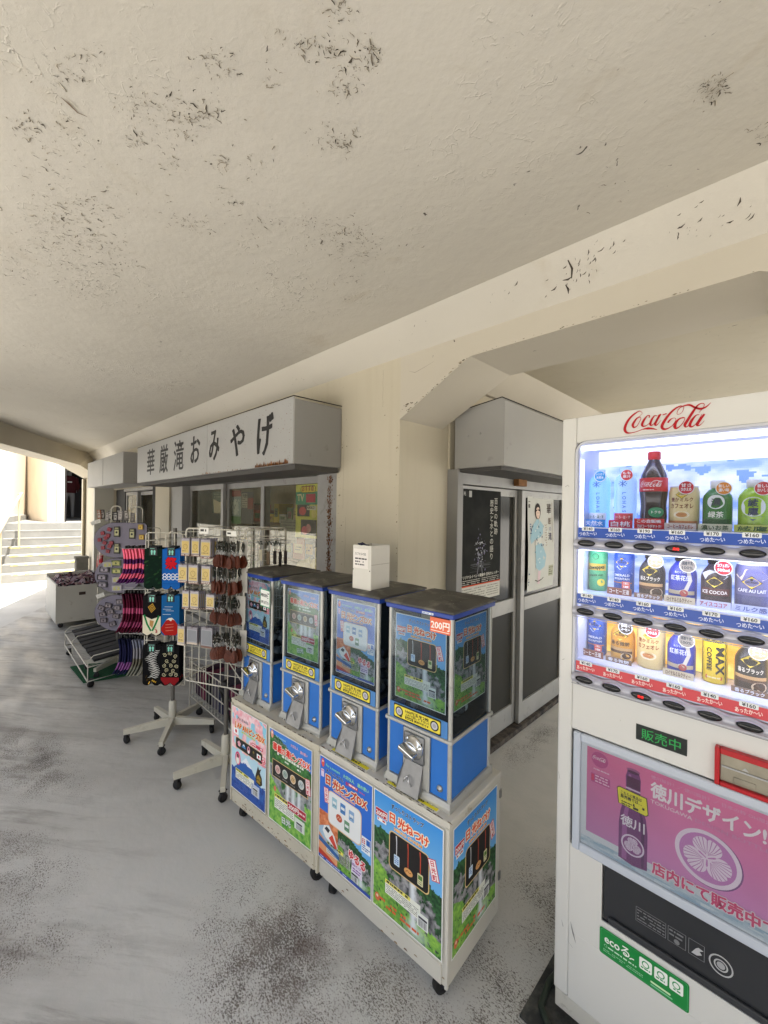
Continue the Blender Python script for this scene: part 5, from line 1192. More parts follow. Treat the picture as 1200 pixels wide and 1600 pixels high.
# advertising panel
mb = MB()
for b_ in ((.050, .071, .562, .903), (.862, .883, .562, .903), (.071, .862, .880, .903), (.071, .862, .562, .587)): mb.box(b_[0], b_[1], -.010, .004, b_[2], b_[3], VFR, .004)
mb.build('panel_frame', vm)
def ad_panel():
    mb = MB(); A = Art(mb, (0, -.0012, 0), (1, 0, 0), (0, 0, 1), (0, -1, 0), GLOSS, .0004)
    nx, ny = 90, 34; y = np.linspace(0, 1, ny)[:, None] * np.ones((1, nx)); x = np.linspace(0, 1, nx)[None] * np.ones((ny, 1)); n1 = vnoise(nx, ny, 9, 4, 51, 3)
    im = lerp(C('#dc90cc'), C('#ee7cac'), y * 1.1); im = im * (1 - .22 * np.clip((.28 - x) / .28, 0, 1)[..., None]) * (1 + .12 * (n1 - .5)[..., None])
    A.rect(.071, .587, .862, .880, '#dfe3ea', 0); A.grid(im, .087, .629, .855, .872, 1)
    n2 = vnoise(90, 6, 20, 2, 52, 3); A.grid(lerp(C('#9db8cf'), C('#e3ebf0'), (n2 - .3) * 2.2), .073, .588, .860, .612, 1.3)
    A.circ(.121, .845, .0225, '#d878ac', 2, k=30); A.circ(.121, .845, .0218, '#c0558f', 2.4, k=30); script_logo(A, .103, .842, .036, '#f6e6f0', 3, 3)
    A.fine(.098, .812, .146, .818, 1, '#e9bcd6', 3, .6); A.rrect(.097, .775, .150, .803, .003, '#dd82b0', 2.6); A.rrect(.0978, .7758, .1492, .8022, .003, '#c05a94', 3); A.fine(.110, .778, .147, .801, 3, '#f0c0d8', 4, .5); A.rect(.1, .781, .107, .799, '#d9396c', 4)
    # bottle
    def bot(xl): return xl
    P = [(.172, .604), (.172, .700), (.176, .735), (.184, .768), (.188, .800), (.187, .832), (.192, .852), (.218, .852), (.223, .832), (.222, .800), (.227, .768), (.236, .735), (.240, .700), (.240, .604), (.206, .598)]
    A.poly(P, '#7d3f7c', 3); A.poly([(.180, .606), (.180, .700), (.184, .735), (.192, .768), (.194, .84), (.200, .84), (.200, .768), (.194, .735), (.192, .700), (.192, .606)], '#a562a2', 3.4)
    A.poly([(.226, .606), (.226, .700), (.222, .74), (.216, .77), (.216, .80), (.220, .77), (.229, .735), (.233, .700), (.233, .606)], '#5e2c62', 3.4)
    A.rect(.188, .799, .222, .803, '#d9c2dc', 4); A.poly([(.190, .805), (.190, .834), (.221, .834), (.221, .805)], '#5a2a50', 3.8); A.circ(.205, .852, .016, '#a45a8e', 4, .006); A.circ(.205, .848, .014, '#5a2a50', 4.4, .004)
    A.text('徳川', .205, .700, .030, '#efe6f2', 5, .03, anchor='c')
    def crest(cx, cy, r, rc, bg, lay):
        A.ring(cx, cy, r * .86, r, rc, lay, 40)
        for k in range(3):
            a0 = R(90 + 120 * k); ux_, uy_ = math.cos(a0), math.sin(a0); vx, vy = -uy_, ux_
            def q(a, b): return (cx + (ux_ * a + vx * b) * r, cy + (uy_ * a + vy * b) * r)
            leaf = [q(.02, 0)]
            for i in range(0, 25):
                t = -1 + 2 * i / 24; b = .46 * math.sin(t * math.pi / 2) * (1.0) ; 
                ang = t * math.pi * .82; rad = .36 * (1 - .10 * math.cos(ang * 2)) ; leaf.append(q(.42 + rad * math.cos(ang) * (1 if abs(t) < .95 else .9) - (.08 if abs(t) < .07 else 0), rad * 1.12 * math.sin(ang)))
            c0 = q(.40, 0); n_ = len(leaf); A.raw([c0] + leaf, [(0, 1 + i, 1 + (i + 1) % n_) for i in range(n_)], rc, lay + .3)
            for j in range(-4, 5):
                th = j * .34; A.stroke([q(.12, 0), q(.12 + .25 * math.cos(th * .7), .25 * math.sin(th)), q(.14 + .60 * math.cos(th * .72), .44 * math.sin(th))], [r * .008, r * .018, r * .03], bg, lay + .6)
        for k in range(3): a0 = R(90 + 120 * k); A.stroke([(cx, cy), (cx + .2 * r * math.cos(a0), cy + .2 * r * math.sin(a0))], r * .05, rc, lay + .8)
    A.circ(.206, .652, .0265, '#8e4d8c', 4.2, k=26); crest(.206, .652, .0275, '#e6d3ea', '#8e4d8c', 4.6)
    A.circ(.366, .712, .0655, '#8a5a92', 2.2, k=40); A.circ(.364, .713, .062, '#cc86c6', 2.6, k=40); crest(.364, .713, .0645, '#f2def0', '#c07cbc', 3)
    # yellow notice
    a = -.42; c_, s_ = math.cos(a) , math.sin(a)
    def q2(x_, y_): return (.166 + x_ * 1, .768 + y_ )
    A.poly([(.170, .751), (.166, .792), (.172, .797), (.238, .795), (.242, .752), (.236, .746)], '#4a4430', 6); A.poly([(.172, .752), (.168, .791), (.173, .795), (.236, .793), (.240, .753), (.235, .748)], '#f0e53e', 6.4)
    A.text('こちらの商品は', .176, .780, .010, '#35301c', 7, .03, w=.05); A.text('販売機では…', .176, .770, .0105, '#35301c', 7, .04, w=.050); A.fine(.178, .751, .212, .763, 2, '#35301c', 7, .5); A.fine(.206, .749, .236, .766, 2, '#35301c', 7, .7)
    A.text('徳川設計！／ 徳川設計！／ 日本の粋 OH限定！', .246, .853, .010, '#e8a6cc', 3, .015, w=.235)
    A.text('徳川デザイン!', .246, .808, .044, '#fbf1f7', 4, .045, w=.222)
    A.text('TOKUGAWA', .246, .789, .0125, '#f3d6e6', 4, .03, w=.088); A.text('DESIGN BOTTLE', .340, .789, .0125, '#dd94c2', 4, .02, w=.135)
    A.text('店内にて販売中です', .252, .612, .034, '#e0457c', 5, .05, w=.27, out=.05, outc='#f7edf2')
    # mirrored second motif further along the sheet
    A.circ(.70, .735, .09, '#a866a8', 2.2, k=36); crest(.70, .735, .09, '#e2bfe0', '#b066aa', 3)
    return mb.build('poster_panel', vm)
ad_panel()
mb = MB(); mb.box(.0715, .861, -.0062, -.0050, .588, .879, thin_glass('panel_cover', '#f6f7f8', haze=.02, refl=.45)); mb.build('panel_cover', vm)
# delivery door
mb = MB(); mb.box(.133, .799, .040, .060, .399, .562, M('delivery_inside', '#17181a', .5)); mb.box(.133, .799, .004, .040, .397, .400, DARKP); mb.build('delivery_box', vm)
mb = MB(); mb.box(.1345, .7975, .004, .009, .402, .561, M('smoked_flap', '#2a2c30', .2), .002); mb.box(.15, .79, -.004, .004, .402, .420, M('flap_grip', '#34363a', .35), .003)
A = Art(mb, (0, .0036, 0), (1, 0, 0), (0, 0, 1), (0, -1, 0), PAINTED, .0004)
for x0, x1 in ((.215, .283), (.287, .325), (.330, .362)):
    for a in ((x0, .455, x1, .456), (x0, .492, x1, .493), (x0, .455, x0 + .001, .492), (x1 - .001, .455, x1, .493)): A.rect(*a, '#7c7e82', 1)
A.fine(.218, .458, .280, .490, 4, '#76787c', 1, .35); A.fine(.290, .470, .322, .490, 2, '#76787c', 1, .4); A.circ(.306, .463, .006, '#76787c', 1)
A.poly([(.336, .461), (.345, .477), (.350, .482), (.360, .480), (.352, .474), (.357, .468), (.347, .461)], '#b9babd', 1)
A.ring(.393, .472, .020, .023, '#b4b5b8', 1); A.ring(.393, .472, .0105, .0135, '#b4b5b8', 1, 20); A.circ(.393, .472, .008, '#a0a2a6', 1); 
mb.build('delivery_flap', vm)
mb = MB(); A = Art(mb, (0, -.0004, 0), (1, 0, 0), (0, 0, 1), (0, -1, 0), GLOSS, .0004)
A.rrect(.128, .308, .334, .381, .006, '#128a3e', 1); A.rrect(.131, .311, .331, .378, .005, '#5fb981', 1.5); A.rrect(.1316, .3116, .3304, .3774, .005, '#128a3e', 2)
A.text('ecoる', .141, .346, .030, '#f2f6f0', 3, .03, w=.062); A.stroke([(.203, .345), (.208, .349), (.214, .350)], .003, '#f2f6f0', 3)
for i, x in enumerate((.226, .260, .293)):
    A.rrect(x, .340, x + .029, .371, .004, '#f2f6f0', 3); A.circ(x + .0145, .358, .0085, '#3d9a5e', 4); A.circ(x + .0145, .358, .006, '#f2f6f0', 5); A.fine(x + .004, .343, x + .025, .349, 1, '#3d9a5e', 4, .6)
A.circ(.144, .336, .004, '#a9dcb8', 3); A.circ(.144, .336, .003, '#128a3e', 3.5); A.fine(.150, .331, .222, .340, 1, '#cfeed8', 3, .4); A.fine(.138, .318, .236, .327, 2, '#a9dcb8', 3, .35); A.rrect(.252, .322, .296, .327, .002, '#cfeec0', 3); A.rrect(.252, .315, .300, .319, .0015, '#7cc796', 3)
mb.build('eco_label', vm)
# hose and junk beside the machine foot
gh = MB(); gh.tube([(-.512 - .02, 1.50, .02), (-.555, 1.34, .022), (-.545, 1.26, .02), (-.50, 1.225, .018), (-.40, 1.215, .02), (-.3, 1.23, .02)], .010, M('green_black_hose', '#2a342c', .5), 10)
tag(gh.build('hose'), 'dark hose lying on the floor at the foot of the vending machine', 'hose')
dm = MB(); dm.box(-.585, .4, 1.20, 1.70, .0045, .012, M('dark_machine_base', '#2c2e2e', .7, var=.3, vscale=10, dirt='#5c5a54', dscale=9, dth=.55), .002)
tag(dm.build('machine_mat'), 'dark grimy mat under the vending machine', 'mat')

# ------------------------------------------------------------ drinks standing in the display
PET = M('clear_bottle_wall', '#cfe0f2', .08, spec=.8); CAN = M('can_rim_metal', '#b9bcc2', .25, .9)
def wrap(mb, r, z0, z1, fn, n=28, y=0.0):
    """label art rolled round the front of a cylinder: fn draws flat art, x = arc length"""
    t = MB(); A = Art(t, (0, 0, 0), (1, 0, 0), (0, 0, 1), (0, -1, 0), GLOSS, .0003); fn(A)
    base = len(mb.v)
    v = []
    for q in t.v:
        a = q[0] / r; rr = r - q[1] + .0004; v.append((rr * math.sin(a), -rr * math.cos(a), q[2]))
    k = mb.mi(GLOSS)
    for f, c in zip(t.f, t.c): mb.f.append(tuple(base + i for i in f)); mb.m.append(k); mb.c.append(c); mb.s.append(False)
    mb.v += v
def strips(A, x0, x1, z0, z1, col, l, n=14):
    for i in range(n): a = x0 + (x1 - x0) * i / n; A.rect(a, z0, x0 + (x1 - x0) * (i + 1) / n, z1, col, l)
def badge(mb, x, z, r, col, txt, rim='#f4f4f4'):
    y = -.036; mb.prism([(x + r * math.cos(2 * math.pi * i / 24), y, z + r * math.sin(2 * math.pi * i / 24)) for i in range(24)], (0, .002, 0), M('badge_card', '#e8e8e8', .5))
    A = Art(mb, (x, y - .0004, z), (1, 0, 0), (0, 0, 1), (0, -1, 0), GLOSS, .0003)
    A.circ(0, 0, r, rim, 1, k=24); A.circ(0, 0, r * .90, col, 2, k=24)
    for i, s_ in enumerate(txt): A.text(s_, 0, r * (.15 - .62 * i) , r * .55, '#fbfbfb' if rim == '#f4f4f4' else '#26303c', 3, .03, w=r * 1.25, anchor='c')
def card(mb, x0, x1, z0, z1, col, txt, tc='#fbfbfb'):
    mb.box(x0, x1, -.0425, -.0415, z0, z1, M('badge_card')); A = Art(mb, (0, -.0428, 0), (1, 0, 0), (0, 0, 1), (0, -1, 0), GLOSS, .0003)
    A.rrect(x0, z0, x1, z1, .002, col, 1); h = (z1 - z0) / len(txt)
    for i, s_ in enumerate(txt): A.text(s_, (x0 + x1) / 2, z1 - h * (i + .78), h * .72, tc, 2, .03, w=(x1 - x0) * .8, anchor='c')
def diamond(A, z, s_, l=3):
    A.poly([(-s_, z), (0, z - s_ * .82), (s_, z), (0, z + s_ * .82)], '#2c2410', l); A.poly([(-s_ * .9, z), (0, z - s_ * .74), (s_ * .9, z), (0, z + s_ * .74)], '#e5c94a', l + .4)
    A.text('GEORGIA', 0, z - s_ * .06, s_ * .34, '#2c2410', l + .8, .03, w=s_ * 1.1, anchor='c'); A.circ(0, z + s_ * .36, s_ * .14, '#2c2410', l + .8, k=8)
def drink(label, cat, kind, col, loc, name):
    t = thing(name, label, cat, loc)
    mb = MB(); lid = MB(); r = .029
    if kind == 'slim':
        H = .122; r = .0265
        mb.lathe([(0, 0), (r * .86, 0), (r, .006), (r, H - .010), (r * .88, H - .002)], M('drink_' + col, col, .3), 28); lid.lathe([(r * .88, H - .002), (r * .84, H), (r * .8, H - .003), (0, H - .003)], CAN, 28)
    elif kind == 'bottlecan':
        H = .128; r = .032
        mb.lathe([(0, 0), (r * .9, 0), (r, .006), (r, .072), (r * .96, .080), (r * .80, .092), (r * .56, .103), (r * .5, .108)], M('drink_' + col, col, .3), 28); lid.lathe([(r * .50, .108), (r * .58, .109), (r * .58, .126), (r * .5, .128), (0, .128)], M('cap_' + name, '#2a2420', .35), 24)
    elif kind == 'pet':
        H = .130; r = .031
        mb.lathe([(0, 0), (r * .9, .0), (r, .008), (r, .083), (r * .93, .092), (r * .6, .106), (r * .40, .110)], M('drink_' + col, col, .15, spec=.7), 28); lid.lathe([(r * .42, .110), (r * .50, .111), (r * .50, .128), (r * .44, .130), (0, .130)], M('cap_white', '#eeeeee', .4), 24)
    elif kind == 'water':
        H = .172; r = .030
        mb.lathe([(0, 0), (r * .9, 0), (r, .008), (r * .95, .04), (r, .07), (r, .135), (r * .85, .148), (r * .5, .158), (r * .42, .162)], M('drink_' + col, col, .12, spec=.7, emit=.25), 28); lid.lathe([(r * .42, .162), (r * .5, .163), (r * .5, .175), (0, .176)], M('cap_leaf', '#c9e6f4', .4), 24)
    elif kind == 'cola':
        H = .215; r = .0345
        mb.lathe([(0, 0), (r * .82, 0), (r * .90, .010), (r * .96, .035), (r * .90, .062), (r * .93, .078), (r, .100), (r * .99, .130), (r * .88, .152), (r * .62, .175), (r * .42, .190), (r * .38, .196)], M('cola_brown', '#2b1614', .1, spec=.9), 30); lid.lathe([(r * .38, .194), (r * .46, .196), (r * .46, .214), (r * .40, .217), (0, .217)], M('cap_red', '#c41020', .4), 24)
    elif kind == 'wide':
        H = .115; r = .0345
        mb.lathe([(0, 0), (r * .9, 0), (r, .007), (r, H - .014), (r * .93, H - .006), (r * .90, H - .002)], M('drink_' + col, col, .35), 30); lid.lathe([(r * .9, H - .002), (r * .94, H), (r * .9, H + .002), (0, H + .001)], M('cap_pale', '#dcdcdc', .4), 26)
    return t, mb, lid, r
def finish(t, mb, lid): mb.build('container', t); lid.build('lid', t)
DY = 1.375
def at(ri, c): return (-.512 + .081 + .0713 * c - .006, DY, ROWS[ri][1] + .0042)
# row 1
for c, cc, bc_, bt, nm, cd2 in ((0, '#7fb2ee', '#2f9fd8', ['い・ろ・は・す', '天然水'], 'water bottle with green leaf card and blue base card', '#2c8fd0'), (1, '#8fb4ee', '#e0404a', ['もも', '果汁'], 'water bottle with red badge and red base card', '#e0304a')):
    t, mb, lid, r = drink('clear blue ' + nm + ' in the top row', 'bottle', 'water', cc, at(0, c), 'water_bottle')
    def f(A):
        for k in range(4): a = k * math.pi / 4; A.stroke([(-.011 * math.cos(a), .128 - .009 * math.sin(a)), (.011 * math.cos(a), .128 + .009 * math.sin(a))], .0022, '#3a66b8', 2)
        for i, ch in enumerate('I LOHAS'[2:]): A.text(ch, 0, .100 - i * .013, .013, '#4676c8', 2, .03, anchor='c', rot=-R(90))
        strips(A, -.028, .028, .020, .042, '#eef4f6' if c == 0 else '#e8505a', 1); A.text('い・ろ・は・す', 0, .027, .010, '#2f6a4a' if c == 0 else '#fbe9ea', 2, .03, w=.04, anchor='c')
    wrap(mb, r, 0, .17, f); card(mb, -.032, .030, .0, .022, cd2, ['い・ろ・は・す', '¥'] if 0 else (['天然水'] if c == 0 else ['白桃'])); badge(mb, .012, .152, .0165, bc_, bt); finish(t, mb, lid)
t, mb, lid, r = drink('large brown cola bottle with red cap and red script label', 'bottle', 'cola', '#2b1614', at(0, 2), 'cola_bottle')
def f(A): strips(A, -.05, .05, .104, .142, '#d01624', 1, 24); script_logo(A, -.028, .116, .058, '#f4f0ee', 2, 3); A.fine(-.02, .106, .02, .111, 1, '#f4d8d8', 2, .5); A.circ(.014, .046, .019, '#0f8a58', 3, .014); A.text('トクホ', .014, .043, .009, '#e8f4ec', 4, .03, w=.022, anchor='c')
wrap(mb, r, 0, .2, f); card(mb, -.037, .035, .0, .028, '#d81e28', ['この自販機', 'ではコーラがオトク!']); finish(t, mb, lid)
t, mb, lid, r = drink('beige wide can of milk coffee with red badge, right of the cola bottle', 'can', 'wide', '#e8d49a', at(0, 3), 'coffee_can')
def f(A): A.text('豊かミルク', 0, .076, .012, '#7a3a20', 2, .03, w=.05, anchor='c'); A.text('カフェオレ', 0, .058, .015, '#7a3a20', 2, .03, w=.052, anchor='c'); A.circ(0, .040, .018, '#f3e6c4', 2, .010); A.circ(0, .040, .012, '#c98a4c', 3, .006); diamond(A, .094, .014); strips(A, -.04, .04, .004, .024, '#e2925a', 1, 20)
wrap(mb, r, 0, .1, f); badge(mb, .010, .112, .018, '#c42234', ['甘さ', 'ひかえめ']); card(mb, -.036, .034, 0, .018, '#f3e4d4', ['コーヒーカフェオレ'], '#b0402c'); finish(t, mb, lid)
t, mb, lid, r = drink('dark green tea bottle with orange badge and round white emblem', 'bottle', 'pet', '#3f7f3a', at(0, 4), 'tea_bottle')
def f(A): A.circ(0, .074, .018, '#e9eeea', 2, k=24); A.text('濃', 0, .066, .020, '#34414a', 3, .03, anchor='c'); A.text('緑茶', 0, .036, .016, '#f0f4e4', 2, .03, anchor='c'); strips(A, -.03, .03, .012, .03, '#2c5f2c', 1)
wrap(mb, r, 0, .1, f); badge(mb, .016, .108, .0165, '#e8902c', ['新しい', '濃い味']); card(mb, -.034, .034, 0, .018, '#e8e8c4', ['濃いお茶'], '#3a5a2c'); finish(t, mb, lid)
t, mb, lid, r = drink('bright yellow green tea bottle with red badge at the frame edge', 'bottle', 'pet', '#a6cf2c', at(0, 5), 'tea_bottle')
def f(A): A.circ(0, .062, .024, '#eef2ea', 2, k=26); A.text('綾', 0, .064, .020, '#2f3f58', 3, .045, anchor='c'); A.text('鷹', 0, .043, .020, '#2f3f58', 3, .045, anchor='c'); A.poly([(-.018, .04), (.018, .04), (0, .028)], '#2f3f7c', 3)
wrap(mb, r, 0, .1, f); badge(mb, .018, .106, .017, '#d0343c', ['新しい', 'おいしさ']); card(mb, -.034, .034, 0, .018, '#dfe86a', ['綾鷹'], '#3a6a2c'); finish(t, mb, lid)
# row 2 / 3 makers
def blue_can(ri, c, lab):
    t, mb, lid, r = drink(lab, 'can', 'slim', '#1f4fa8', at(ri, c), 'coffee_can')
    def f(A):
        diamond(A, .092, .019); A.poly([(-.03, .060), (-.012, .082), (-.004, .072), (.010, .084), (.03, .060)], '#cfe0f0', 2); A.text('EMERALD', 0, .052, .0095, '#e8f0f8', 3, .02, w=.040, anchor='c'); A.text('MOUNTAIN', 0, .042, .0085, '#e8f0f8', 3, .02, w=.040, anchor='c'); strips(A, -.028, .028, .032, .035, '#b87a4c', 2)
    wrap(mb, r, 0, .1, f); card(mb, -.033, .031, 0, .020, '#8c4a34', ['コーヒー王道'], '#fbf2ea'); card(mb, .006, .026, .021, .040, '#e0402c', ['王', '道']); finish(t, mb, lid)
def black_bot(ri, c, lab, body='#231e1c'):
    t, mb, lid, r = drink(lab, 'bottle can', 'bottlecan', body, at(ri, c), 'coffee_bottle')
    dk = body == '#231e1c'
    def f(A):
        diamond(A, .078, .021); A.text('香るブラック' if dk else '香る微糖', 0, .050, .0125, '#f2ead8' if dk else '#4a3018', 2, .03, w=.050, anchor='c'); strips(A, -.034, .034, .034, .042, '#c9a06a', 1, 18); strips(A, -.034, .034, .026, .034, '#5a3a26', 1, 18); strips(A, -.034, .034, .0, .026, '#3a2618' if dk else '#e2a84c', 1, 18); A.circ(.018, .018, .016, '#d9c0a0', 3, .012); A.circ(.018, .020, .012, '#4a2c18', 4, .008)
    wrap(mb, r, 0, .1, f); badge(mb, .015, .104, .0185, '#c9a47c' if dk else '#3a302a', ['香魅く', 'コーヒー']); card(mb, -.034, .034, 0, .014, '#8c6a50', ['香るブラック'] if dk else ['香る微糖']); finish(t, mb, lid)
def purple_bot(ri, c, lab):
    t, mb, lid, r = drink(lab, 'bottle', 'bottlecan', '#2c3aa8', at(ri, c), 'tea_bottle')
    def f(A):
        A.text('紅茶花伝', 0, .060, .015, '#e4e8fa', 2, .03, w=.046, anchor='c'); A.text('ROYAL', 0, .078, .008, '#c9d2f4', 2, .02, w=.024, anchor='c'); A.stroke([(.016, .09), (.022, .06), (.012, .034), (.0, .028)], .009, '#d9d2c4', 2); A.circ(.008, .026, .009, '#b04a4a', 3); strips(A, -.034, .034, .022, .032, '#b9ac94', 1, 18)
    wrap(mb, r, 0, .1, f); badge(mb, .016, .100, .0185, '#8d8478', ['国産牛乳', '100%'], '#f1f1ee'); card(mb, -.034, .034, 0, .018, '#d9c9a4', ['ロイヤルミルクティー'], '#6a4a34'); finish(t, mb, lid)
t, mb, lid, r = drink('slim green ginger ale can with gold diagonal script, middle row left', 'can', 'slim', '#4fae74', at(1, 0), 'ginger_ale_can')
def f(A): strips(A, -.03, .03, .062, .082, '#c9a83a', 1); A.text('Schweppes', 0, .066, .016, '#1f3a24', 2, .045, w=.050, anchor='c', rot=.12); A.text('GINGER ALE', 0, .044, .008, '#1f3a24', 2, .03, w=.04, anchor='c', rot=.12); A.circ(.0, .104, .009, '#2c6a44', 2); A.circ(.0, .104, .0075, '#4fae74', 3); A.circ(.016, .026, .011, '#e8d44c', 2)
wrap(mb, r, 0, .1, f); finish(t, mb, lid)
blue_can(1, 1, 'slim blue mountain coffee can in the middle row beside the green can')
black_bot(1, 2, 'black coffee bottle can with tan badge in the middle row')
purple_bot(1, 3, 'blue purple milk tea bottle in the middle row')
t, mb, lid, r = drink('dark brown cocoa bottle can with red badge in the middle row', 'bottle can', 'bottlecan', '#33222a', at(1, 4), 'cocoa_bottle')
def f(A): A.poly([(-.03, .084), (-.01, .094), (.012, .09), (.03, .08), (.02, .072), (-.02, .07)], '#d9dde4', 2); diamond(A, .064, .019); strips(A, -.034, .034, .030, .048, '#5a2c2c', 1, 18); A.text('ICE COCOA', 0, .034, .012, '#f4ece4', 2, .04, w=.054, anchor='c'); strips(A, -.034, .034, .012, .024, '#4a3644', 1, 18)
wrap(mb, r, 0, .1, f); badge(mb, .018, .102, .0185, '#cf2a3a', ['カフェオレ', '500ml']); card(mb, -.034, .034, 0, .018, '#d4d8ee', ['アイスココア'], '#c03048'); finish(t, mb, lid)
t, mb, lid, r = drink('wide violet grey latte can at the frame edge in the middle row', 'can', 'wide', '#6c6a94', at(1, 5), 'latte_can')
def f(A): A.poly([(-.036, .088), (-.01, .104), (.02, .100), (.036, .086), (.02, .078), (-.02, .076)], '#e4d0bc', 2); diamond(A, .072, .020); A.text('CAFE AU LAIT', 0, .048, .011, '#f0f0f6', 2, .035, w=.056, anchor='c'); strips(A, -.036, .036, .010, .04, '#4f517c', 1, 18)
wrap(mb, r, 0, .1, f); card(mb, -.036, .036, 0, .018, '#c9d0f0', ['ミルク感'], '#4a5a9c'); finish(t, mb, lid)
blue_can(2, 0, 'slim blue mountain coffee can at the left end of the bottom row')
black_bot(2, 1, 'amber coffee bottle can with black badge in the bottom row', '#d9962c')
t, mb, lid, r = drink('beige wide can of milk coffee with red badge in the bottom row', 'can', 'wide', '#ecd08c', at(2, 2), 'coffee_can')
def f(A): A.text('豊かミルク', 0, .074, .012, '#a04a20', 2, .03, w=.05, anchor='c'); A.text('カフェオレ', 0, .057, .015, '#a04a20', 2, .03, w=.052, anchor='c'); A.circ(0, .038, .020, '#f6e6c0', 2, .011); A.circ(0, .038, .013, '#d0884c', 3, .006); diamond(A, .092, .013)
wrap(mb, r, 0, .1, f); badge(mb, .010, .108, .0175, '#c42234', ['甘さ', 'ひかえめ']); finish(t, mb, lid)
purple_bot(2, 3, 'blue purple milk tea bottle in the bottom row')
t, mb, lid, r = drink('slim yellow can with large black MAX COFFEE lettering', 'can', 'slim', '#f2cc14', at(2, 4), 'coffee_can')
def f(A):
    A.text('GEORGIA', 0, .106, .013, '#1c1810', 2, .05, w=.044, anchor='c'); A.text('MAX', .006, .094, .024, '#1c1810', 2, .08, w=.068, rot=-R(90)); A.text('COFFEE', -.013, .092, .014, '#1c1810', 2, .06, w=.058, rot=-R(90)); A.rrect(-.016, .012, .018, .021, .002, '#c8302c', 2); A.fine(-.013, .013, .016, .020, 1, '#f6e6a0', 3, .5)
    for s_ in (-1, 1):
        A.stroke([(s_ * (.026 + .0022 * (i % 2)), .004 + .0085 * i) for i in range(14)], .002, '#1c1810', 2)
wrap(mb, r, 0, .1, f); finish(t, mb, lid)
black_bot(2, 5, 'large black coffee bottle can at the frame edge in the bottom row')
# ============================================================ DISPLAY RACKS AND GOODS
random.seed(5)
WIRE = M('chipped_white_wire', '#c9c5b8', .45, dirt='#8e8472', dscale=30, dth=.66)
POST = M('grey_rack_pole', '#6f6c66', .5, .4, var=.1, vscale=10)
LEGM = M('cream_rack_leg', '#cdc8b8', .5, dirt='#9d9480', dscale=12, dth=.66)
def hoop(mb, x0, x1, z0, z1, y, r=.003, rr=.02, ax=None):
    p = []
    for cx, cz, a0 in ((x1 - rr, z0 + rr, -90), (x1 - rr, z1 - rr, 0), (x0 + rr, z1 - rr, 90), (x0 + rr, z0 + rr, 180)):
        for i in range(5): a = R(a0 + 22.5 * i); p.append(Vector((cx + rr * math.cos(a), y, cz + rr * math.sin(a))))
    if ax: p = [ax @ q for q in p]
    mb.tube(p, r, WIRE, 7, closed=True)
def grid_panel(par, x0, x1, z0, z1, y, nx, nz, rot=0.0, name='grid_panel', r=.0016):
    mb = MB(); xf = Matrix.Rotation(rot, 4, 'Z')
    hoop(mb, x0, x1, z0, z1, y, .0035, .018, xf)
    for i in range(1, nx): x = x0 + (x1 - x0) * i / nx; mb.tube([xf @ Vector((x, y, z0)), xf @ Vector((x, y, z1))], r, WIRE, 5)
    for i in range(1, nz): z = z0 + (z1 - z0) * i / nz; mb.tube([xf @ Vector((x0, y - r, z)), xf @ Vector((x1, y - r, z))], r, WIRE, 5)
    return mb.build(name, par)
def rack_base(par, legs, L, ztop, zh=.088, r=.0125, off=(0, 0)):
    ox, oy = off
    mb = MB(); mb.tube([(ox, oy, .14), (ox, oy, ztop)], r, POST, 14); mb.build('pole', par)
    mb = MB(); mb.lathe([(r, .05), (.024, .055), (.024, .215), (.017, .225), (r, .225)], LEGM, 18, o=(ox, oy, 0)); mb.build('hub', par)
    for a in legs:
        mb = MB(); a = R(a); c_, s_ = math.cos(a), math.sin(a)
        xf = Matrix.Translation((ox, oy, 0)) @ Matrix.Rotation(a, 4, 'Z')
        v = [Vector(q) for q in ((.015, -.014, zh - .026), (.015, .014, zh - .03), (.015, .014, zh + .026), (.015, -.014, zh + .026), (L, -.013, .062), (L, .013, .062), (L, .013, .092), (L, -.013, .092))]
        mb.add([xf @ q for q in v], [(0, 1, 2, 3), (7, 6, 5, 4), (0, 4, 5, 1), (1, 5, 6, 2), (2, 6, 7, 3), (3, 7, 4, 0)], LEGM)
        lg = mb.build('leg', par)
        caster(lg, ox + (L - .02) * c_, oy + (L - .02) * s_, .024, .062, ang=a + .6, wd=.018)

# ---- rack A: wire spinner with key charms and card packets
ra = thing('display_rack', 'white wire spinner rack with leather charms and card packets, beside the capsule machines', 'display rack', (-2.284, 1.049, 0), R(26.3))
rack_base(ra, [v - 26.3 for v in (-99, -27, 45, 117, 184)], .275, 1.44, off=(-.048, .052))
grid_panel(ra, -.121, .249, .623, 1.430, -.192, 8, 13)
grid_panel(ra, -.19, .19, .63, 1.43, -.249, 7, 12, R(90))
grid_panel(ra, -.19, .19, .63, 1.43, -.125, 7, 12, R(-90))
grid_panel(ra, -.249, .121, .63, 1.43, -.18, 7, 12, R(180))
mb = MB()
for z in (.66, 1.38): 
    for x, y in ((-.12, -.19), (.245, -.19), (.245, .18), (-.12, .18)): mb.tube([(-.048, .052, z), (x, y, z)], .003, WIRE, 5)
mb.tube([(-.048, .052, .66), (-.048, .052, 1.38)], .004, WIRE, 5); mb.build('spider_arms', ra)
mb = MB(); mb.lathe([(0, .60), (.02, .60), (.026, .615), (.02, .63), (0, .63)], M('black_locking_knob', '#202020', .5), 14, o=(.0, -.02, -.06)); mb.build('locking_knob', ra)
RA = Matrix.Translation((-2.284, 1.049, 0)) @ Matrix.Rotation(R(26.3), 4, 'Z')
